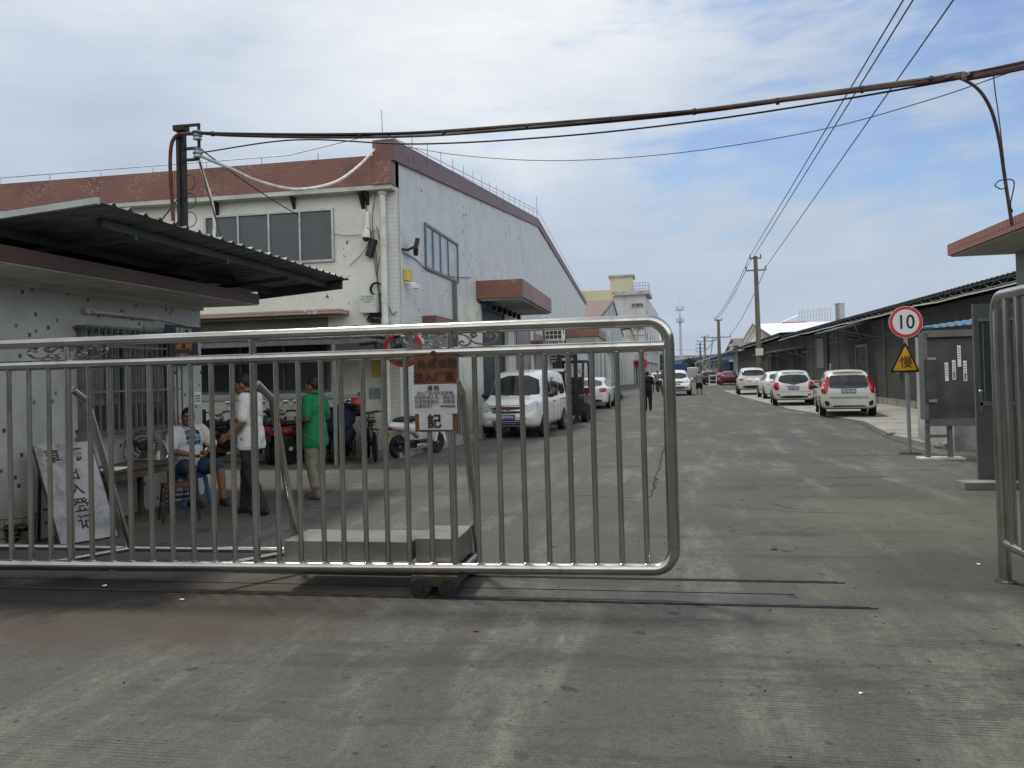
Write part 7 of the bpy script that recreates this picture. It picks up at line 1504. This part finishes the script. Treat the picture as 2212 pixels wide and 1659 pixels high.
# ------------------------------------------------------------------ two wheelers under the awning
def wheel2(t, y, r, w_, x=0, spokes=10, rimw=.72):
    m = MB(); m.lathe([(r*rimw, -w_*.7), (r*.9, -w_), (r, -w_*.4), (r, w_*.4), (r*.9, w_), (r*rimw, w_*.7)], (x, y, r), (1, 0, 0), 30); w1 = m.build('wheel', MT['rubber'], t)
    m = MB(); m.tube([(x, y+r*rimw*math.cos(k*.209), r+r*rimw*math.sin(k*.209)) for k in range(30)], w_*.5, 6, closed=True); m.cyl((x-w_, y, r), (x+w_, y, r), .035)
    for k in range(spokes): a = k*2*math.pi/spokes; m.tube([(x, y, r), (x, y+r*rimw*math.cos(a), r+r*rimw*math.sin(a))], .006 if spokes > 7 else .022, 5)
    m.build('rim', MT['rim'], w1)
def motorcycle(lab, x, y, rz, mat, group, box=False):
    t = thing('motorcycle', lab, 'motorcycle', (x, y, 0), rz, group)
    wheel2(t, -.62, .30, .055); wheel2(t, .62, .30, .045)
    m = MB(); m.tube([(0, -.62, .3), (0, -.2, .35), (0, .2, .3), (0, .42, .75), (0, -.1, .72), (0, -.6, .72)], .03, 8); m.box((-.13, -.2, .25), (.13, .18, .52), .05); m.lathe([(.07, -.15), (.09, 0), (.07, .15)], (0, .05, .55), (0, .3, 1), 14); m.build('engine', MT['blackmetal'], t)
    m = MB(); m.ell((0, .18, .80), (.14, .27, .12)); m.build('tank', MT[mat], t); m = MB(); m.ell((0, -.32, .82), (.13, .36, .065)); m.build('seat', MT['black'], t)
    m = MB(); m.ell((0, -.68, .68), (.10, .22, .10)); m.box((-.13, -.30, .55), (.13, .02, .70), .04); m.build('side_panel', MT[mat], t)
    m = MB()
    for s in (-1, 1): m.tube([(s*.08, .62, .30), (s*.09, .46, .92)], .022, 8)
    m.build('fork', MT['chrome'], t)
    m = MB(); m.tube(spline([(-.38, .25, 1.06), (-.2, .40, 1.04), (0, .44, .98), (.2, .40, 1.04), (.38, .25, 1.06)]), .014, 8); m.build('handlebar', MT['black'], t)
    m = MB(); m.lathe([(.03, -.08), (.09, -.03), (.1, .05)], (0, .55, .90), (0, 1, 0)); m.build('headlight', MT['lampclear'], t)
    m = MB(); m.tube([(.16, .1, .28), (.17, -.3, .25), (.18, -.85, .34)], [.025, .035, .045], 10); m.build('exhaust', MT['chrome'], t)
    m = MB(); m.tube([(0, .62+.34*math.cos(rad(a)), .3+.34*math.sin(rad(a))) for a in range(20, 161, 20)], .04, 6); m.build('mudguard', MT[mat], t)
    m = MB(); m.tube([(0, -.62-.36*math.cos(rad(a)), .3+.36*math.sin(rad(a))) for a in range(20, 121, 20)], .05, 6); m.build('rear_mudguard', MT['black'], t)
    m = MB(); m.box((-.08, -.93, .70), (.08, -.88, .77), .01); m.build('tail_lamp', MT['lampred'], t); m = MB(); m.box((-.11, -.99, .48), (.11, -.975, .60)); m.build('number_plate', MT['black'], t, smooth=False)
    for s in (-1, 1):
        m = MB(); m.tube([(s*.25, .36, 1.04), (s*.32, .33, 1.22)], .006, 6); m.ell((s*.34, .33, 1.25), (.06, .012, .04)); m.build('mirror', MT['chrome'], t)
    if box: m = MB(); m.box((-.2, -.95, .85), (.2, -.58, 1.15), .04); m.build('top_box', MT['black'], t, ang=50)
    return t
grp = 'motorbikes parked along the front wall'
yb = 15.75
X = lambda u: AY(u, 960, yb).x
motorcycle('black motorcycle with a top box, leftmost behind the seated man', X(452), yb, rad(8), 'cardark', grp, True)
motorcycle('black motorcycle between the seated man and the man in white', X(492), yb+.05, rad(-12), 'cardark', grp)
motorcycle('red motorcycle with wide handlebar right behind the man in white', X(598), yb, rad(14), 'carred', grp)
motorcycle('dark red motorcycle seen from the rear, between the two standing men', X(655), yb, rad(-3), 'carred', grp)
def scooter(lab, x, y, rz, mat, group, plate=True, name='scooter'):
    t = thing(name, lab, 'scooter', (x, y, 0), rz, group)
    wheel2(t, -.60, .24, .06, 0, 5, .66); wheel2(t, .62, .24, .05, 0, 5, .66)
    rows = [(-.88, .66, .72, .05), (-.78, .60, .76, .10), (-.5, .54, .77, .135), (-.15, .46, .73, .135), (-.02, .36, .60, .12)]
    m = MB(); pr = None
    for y_, z0, z1, w_ in rows:
        r = [m.bm.verts.new((w_*math.cos(a)*(1 if True else 1), y_, (z0+z1)/2+(z1-z0)/2*math.sin(a))) for a in [k*math.pi/7 for k in range(14)]]
        if pr:
            for k in range(14): m.bm.faces.new((pr[k], pr[(k+1) % 14], r[(k+1) % 14], r[k]))
        else: m.bm.faces.new(r)
        pr = r
    m.bm.faces.new(pr[::-1]); m.build('rear_body', MT[mat], t, ang=60)
    m = MB(); m.box((-.14, -.1, .26), (.14, .36, .33), .02); m.build('footboard', MT['black'], t, ang=50)
    m = MB(); m.prism([(-.19, .36, .28), (-.21, .44, .60), (-.15, .50, .95), (.15, .50, .95), (.21, .44, .60), (.19, .36, .28), (.1, .45, .26), (-.1, .45, .26)], (0, .05, 0)); m.ell((0, .55, .72), (.15, .10, .26)); m.build('front_shield', MT[mat], t, ang=50)
    m = MB(); m.ell((0, -.32, .80), (.14, .42, .07)); m.build('seat', MT['black'], t)
    m = MB(); m.tube([(0, .62, .24), (0, .50, .9), (0, .44, 1.02)], .035, 8); m.tube(spline([(-.33, .34, 1.05), (-.15, .42, 1.03), (0, .45, 1.02), (.15, .42, 1.03), (.33, .34, 1.05)]), .016, 8); m.ell((0, .50, 1.02), (.13, .10, .08)); m.build('handlebar', MT['black'], t)
    m = MB(); m.ell((0, .59, 1.0), (.09, .04, .055)); m.build('headlight', MT['lampclear'], t)
    m = MB(); m.box((-.12, -.915, .60), (.12, -.87, .66), .01); m.build('tail_lamp', MT['lampred'], t)
    m = MB(); m.tube([(0, .62+.28*math.cos(rad(a)), .24+.28*math.sin(rad(a))) for a in range(0, 161, 20)], .05, 6); m.build('mudguard', MT[mat], t)
    m = MB(); m.box((-.12, -.6, .16), (.0, .0, .34), .04); m.tube([(.1, -.2, .3), (.12, -.8, .34)], [.03, .05], 10); m.build('engine', MT['blackmetal'], t, ang=50)
    for s in (-1, 1):
        m = MB(); m.tube([(s*.22, .42, 1.04), (s*.34, .40, 1.20)], .007, 6); m.ell((s*.37, .40, 1.24), (.065, .012, .045)); m.build('mirror', MT['chrome'], t)
    if plate:
        m = MB(); m.box((-.11, -.93, .45), (.11, -.918, .57)); p = m.build('number_plate', MT['yellowplate'], t, smooth=False); text('粤J·265', .055, MT['ink'], (0, -.9315, .51), (1, 0, 0), (0, 0, 1), parent=p, depth=.001)
    return t
MT['yellowplate'] = pm('yellow_plate', (.62, .36, .03), .5, 0, .08, 5)
ws = G(862, 988); scooter('white scooter with yellow plate standing at the factory corner', ws.x+.28, ws.y+.45, rad(-26), 'carwhite', grp)
# covered scooter with helmet
cvx = X(738); cs = thing('covered_scooter', 'scooter under a dark navy rain cover with a red helmet on its mirror', 'scooter', (cvx, 15.8, 0), rad(10), grp)
m = MB(); m.cone((0, -.55, .75), (0, .35, .95), .22, .25); m.cone((-.25, .35, 1.0), (.25, .35, 1.0), .12, .12); m.cone((0, -.4, .5), (0, .1, .55), .25, .26)
def drape(v): return v+V((mnoise.noise(v*6), mnoise.noise(v*6+V((4, 0, 0))), mnoise.noise(v*5)*.5))*.05
MT['tarp'] = cloth('navy_tarp', (.012, .016, .034), .3); cme = remesh(m, .018, 2, [(V((0, 0, .38)), V((0, 0, -1)))], drape); addmesh('cover', cme, MT['tarp'], cs)
wheel2(cs, -.6, .25, .06, 0, 5, .66); wheel2(cs, .6, .25, .05, 0, 5, .66)
m = MB(); m.cyl((-.02, -.2, .1), (.02, .2, .4), .1); m.tube([(.2, .3, .4), (.22, .1, .08)], .02); m.build('engine', MT['blackmetal'], cs); m = MB(); m.tube([(.2, .35, 1.1), (.3, .33, 1.35)], .008, 6); m.ell((.31, .31, 1.40), (.05, .012, .065)); m.build('mirror', MT['chrome'], cs)
hl = thing('helmet', 'red and black helmet hanging on the covered scooter', 'helmet', (cvx+.27, 15.95, 1.18)); m = MB(); m.ell((0, 0, 0), (.125, .14, .13)); m.build('shell', MT['redpaint'], hl); m = MB(); m.ell((0, -.045, -.02), (.10, .11, .08)); m.build('visor', MT['carglass'], hl)
scooter('dark scooter squeezed beside the red motorcycle under the awning', X(562), yb+.1, rad(6), 'cardark', grp, False)
scooter('dark blue scooter parked between the red and dark red motorcycles', X(628), yb+.1, rad(-4), 'darkblue', grp, False)
scooter('black scooter behind the man in green', X(700), yb+.15, rad(9), 'cardark', grp, False)
def bicycle(lab, x, y, rz, mat, group, cat='bicycle', name='bicycle', basket=True):
    t = thing(name, lab, cat, (x, y, 0), rz, group)
    wheel2(t, -.52, .31, .02, 0, 16, .88); wheel2(t, .52, .31, .02, 0, 16, .88)
    m = MB(); m.tube([(0, -.52, .31), (0, 0, .30), (0, -.12, .75), (0, -.52, .31)], .014, 6); m.tube([(0, 0, .30), (0, .36, .72)], .018, 6); m.tube([(0, -.10, .66), (0, .36, .80)], .016, 6); m.tube([(0, .52, .31), (0, .38, .68), (0, .33, .95)], .016, 6); m.build('frame', MT[mat], t)
    m = MB(); m.tube(spline([(-.28, .18, 1.0), (-.16, .34, .98), (0, .33, .96), (.16, .34, .98), (.28, .18, 1.0)]), .012, 6); m.build('handlebar', MT['black'], t); m = MB(); m.ell((0, -.16, .82), (.09, .13, .04)); m.tube([(0, -.12, .75), (0, -.14, .82)], .014, 6); m.build('saddle', MT['black'], t)
    m = MB(); m.lathe([(.09, -.01), (.09, .01)], (.03, 0, .30), (1, 0, 0)); m.tube([(.04, 0, .30), (.05, .1, .18), (.13, .1, .18)], .01, 6); m.tube([(-.04, 0, .30), (-.05, -.1, .42), (-.13, -.1, .42)], .01, 6); m.build('crank', MT['chrome'], t)
    m = MB(); m.box((-.08, -.68, .66), (.08, -.28, .675)); m.tube([(.05, -.6, .66), (.03, -.52, .33)], .007, 5); m.tube([(-.05, -.6, .66), (-.03, -.52, .33)], .007, 5); m.build('rear_rack', MT['black'], t)
    if basket:
        m = MB()
        for z in (.70, .78, .86, .94): m.tube([(-.15, .42, z), (.15, .42, z), (.15, .66, z), (-.15, .66, z)], .005, 4, closed=True)
        for k in range(7): xx = -.15+.05*k; m.tube([(xx, .42, .70), (xx, .42, .94)], .004, 4); m.tube([(xx, .66, .70), (xx, .66, .94)], .004, 4)
        m.build('basket', MT['black'], t)
    return t
bicycle('black bicycle with wire basket between the covered scooter and white scooter', X(800), 15.8, rad(28), 'blackmetal', None)
bicycle('second dark bicycle leaning close beside the covered scooter', X(775), 16.15, rad(20), 'blackmetal', None, basket=False)
eb = scooter('bright blue electric bike parked beyond the white sedan on the left', AY(1312, 860, 45).x, 45, rad(-70), 'bluepl', None, False, 'electric_bike'); eb['category'] = 'electric bike'
bicycle('dark bicycle parked beside the blue electric bike', AY(1298, 860, 45.6).x, 45.8, rad(-60), 'blackmetal', None)
# ------------------------------------------------------------------ litter
MT['leafdry'] = pm('dry_leaf', (.12, .05, .03), .8, 0, .3, 30)
def litter(u, v, s, mat, lab, name, seed, cat=None):
    p = G(u, v); R = random.Random(seed); m = MB(); pts = []; n = 9
    for k in range(n): a = k*2*math.pi/n; pts.append((s*R.uniform(.5, 1)*math.cos(a), s*R.uniform(.3, .7)*math.sin(a), .006+s*R.uniform(0, .35)))
    c = m.bm.verts.new((0, 0, .006+s*.25)); vs = [m.bm.verts.new(q) for q in pts]
    for k in range(n): m.bm.faces.new((c, vs[k], vs[(k+1) % n]))
    o = m.build(name, MT[mat], smooth=False); o.location = p; o.rotation_euler = (0, 0, R.uniform(0, 6)); tag(o, lab, cat or name.replace('_', ' '))
litter(226, 1267, .035, 'paper', 'crumpled white paper scrap on the dark ground below the gate', 'paper_scrap', 1); litter(393, 1297, .03, 'paper', 'flat pale paper scrap on the ground right of the crumpled one', 'paper_scrap', 2)
litter(1027, 1364, .03, 'leafdry', 'curled brown dry leaf on the concrete before the gate', 'dry_leaf', 3); litter(1672, 1187, .06, 'leafdry', 'long reddish leaf on the road right of the gate end', 'dry_leaf', 4); litter(2113, 1220, .022, 'paper', 'tiny white scrap on the ground left of the right gate post', 'paper_scrap', 5); litter(1240, 997, .03, 'paper', 'tiny white scrap on the road far behind the gate bars', 'paper_scrap', 6); litter(1860, 1500, .02, 'paper', 'tiny pale scrap on the bare foreground concrete', 'paper_scrap', 8)
m = MB(); R = random.Random(21)
for k in range(420):
    p = V((R.uniform(-3.2, 3.6), R.uniform(3.2, 13), 0)) if k < 200 else (G(R.uniform(1850, 2120), R.uniform(935, 1010)) if k < 340 else V((R.uniform(-6.4, -4.6), R.uniform(7, 16), 0)))
    s_ = R.uniform(.002, .0065); m.box((p.x-s_, p.y-s_*.8, 0), (p.x+s_, p.y+s_*.8, s_*R.uniform(.8, 1.4)), 0, R.uniform(0, 3))
o = m.build('grit', pm('dark_grit', (.07, .068, .06), .9, var=.5, scale=30), smooth=False); o['kind'] = 'stuff'; tag(o, 'scattered grit and small stones on the concrete', 'grit')
p = G(1927, 941); m = MB(); R = random.Random(9)
for k in range(90):
    a = R.uniform(0, 6.28); r = R.uniform(0, .12); h_ = R.uniform(.05, .16); q = V((r*math.cos(a), r*math.sin(a), 0)); d = V((math.cos(a), math.sin(a), 0)); m.face([q, q+V((.006, .004, 0)), q+d*h_*.6+V((0, 0, h_))])
o = m.build('weed', MT['leaf'], smooth=False); o.location = p; tag(o, 'small tuft of weed at the broken edge of the pale paving', 'weed')
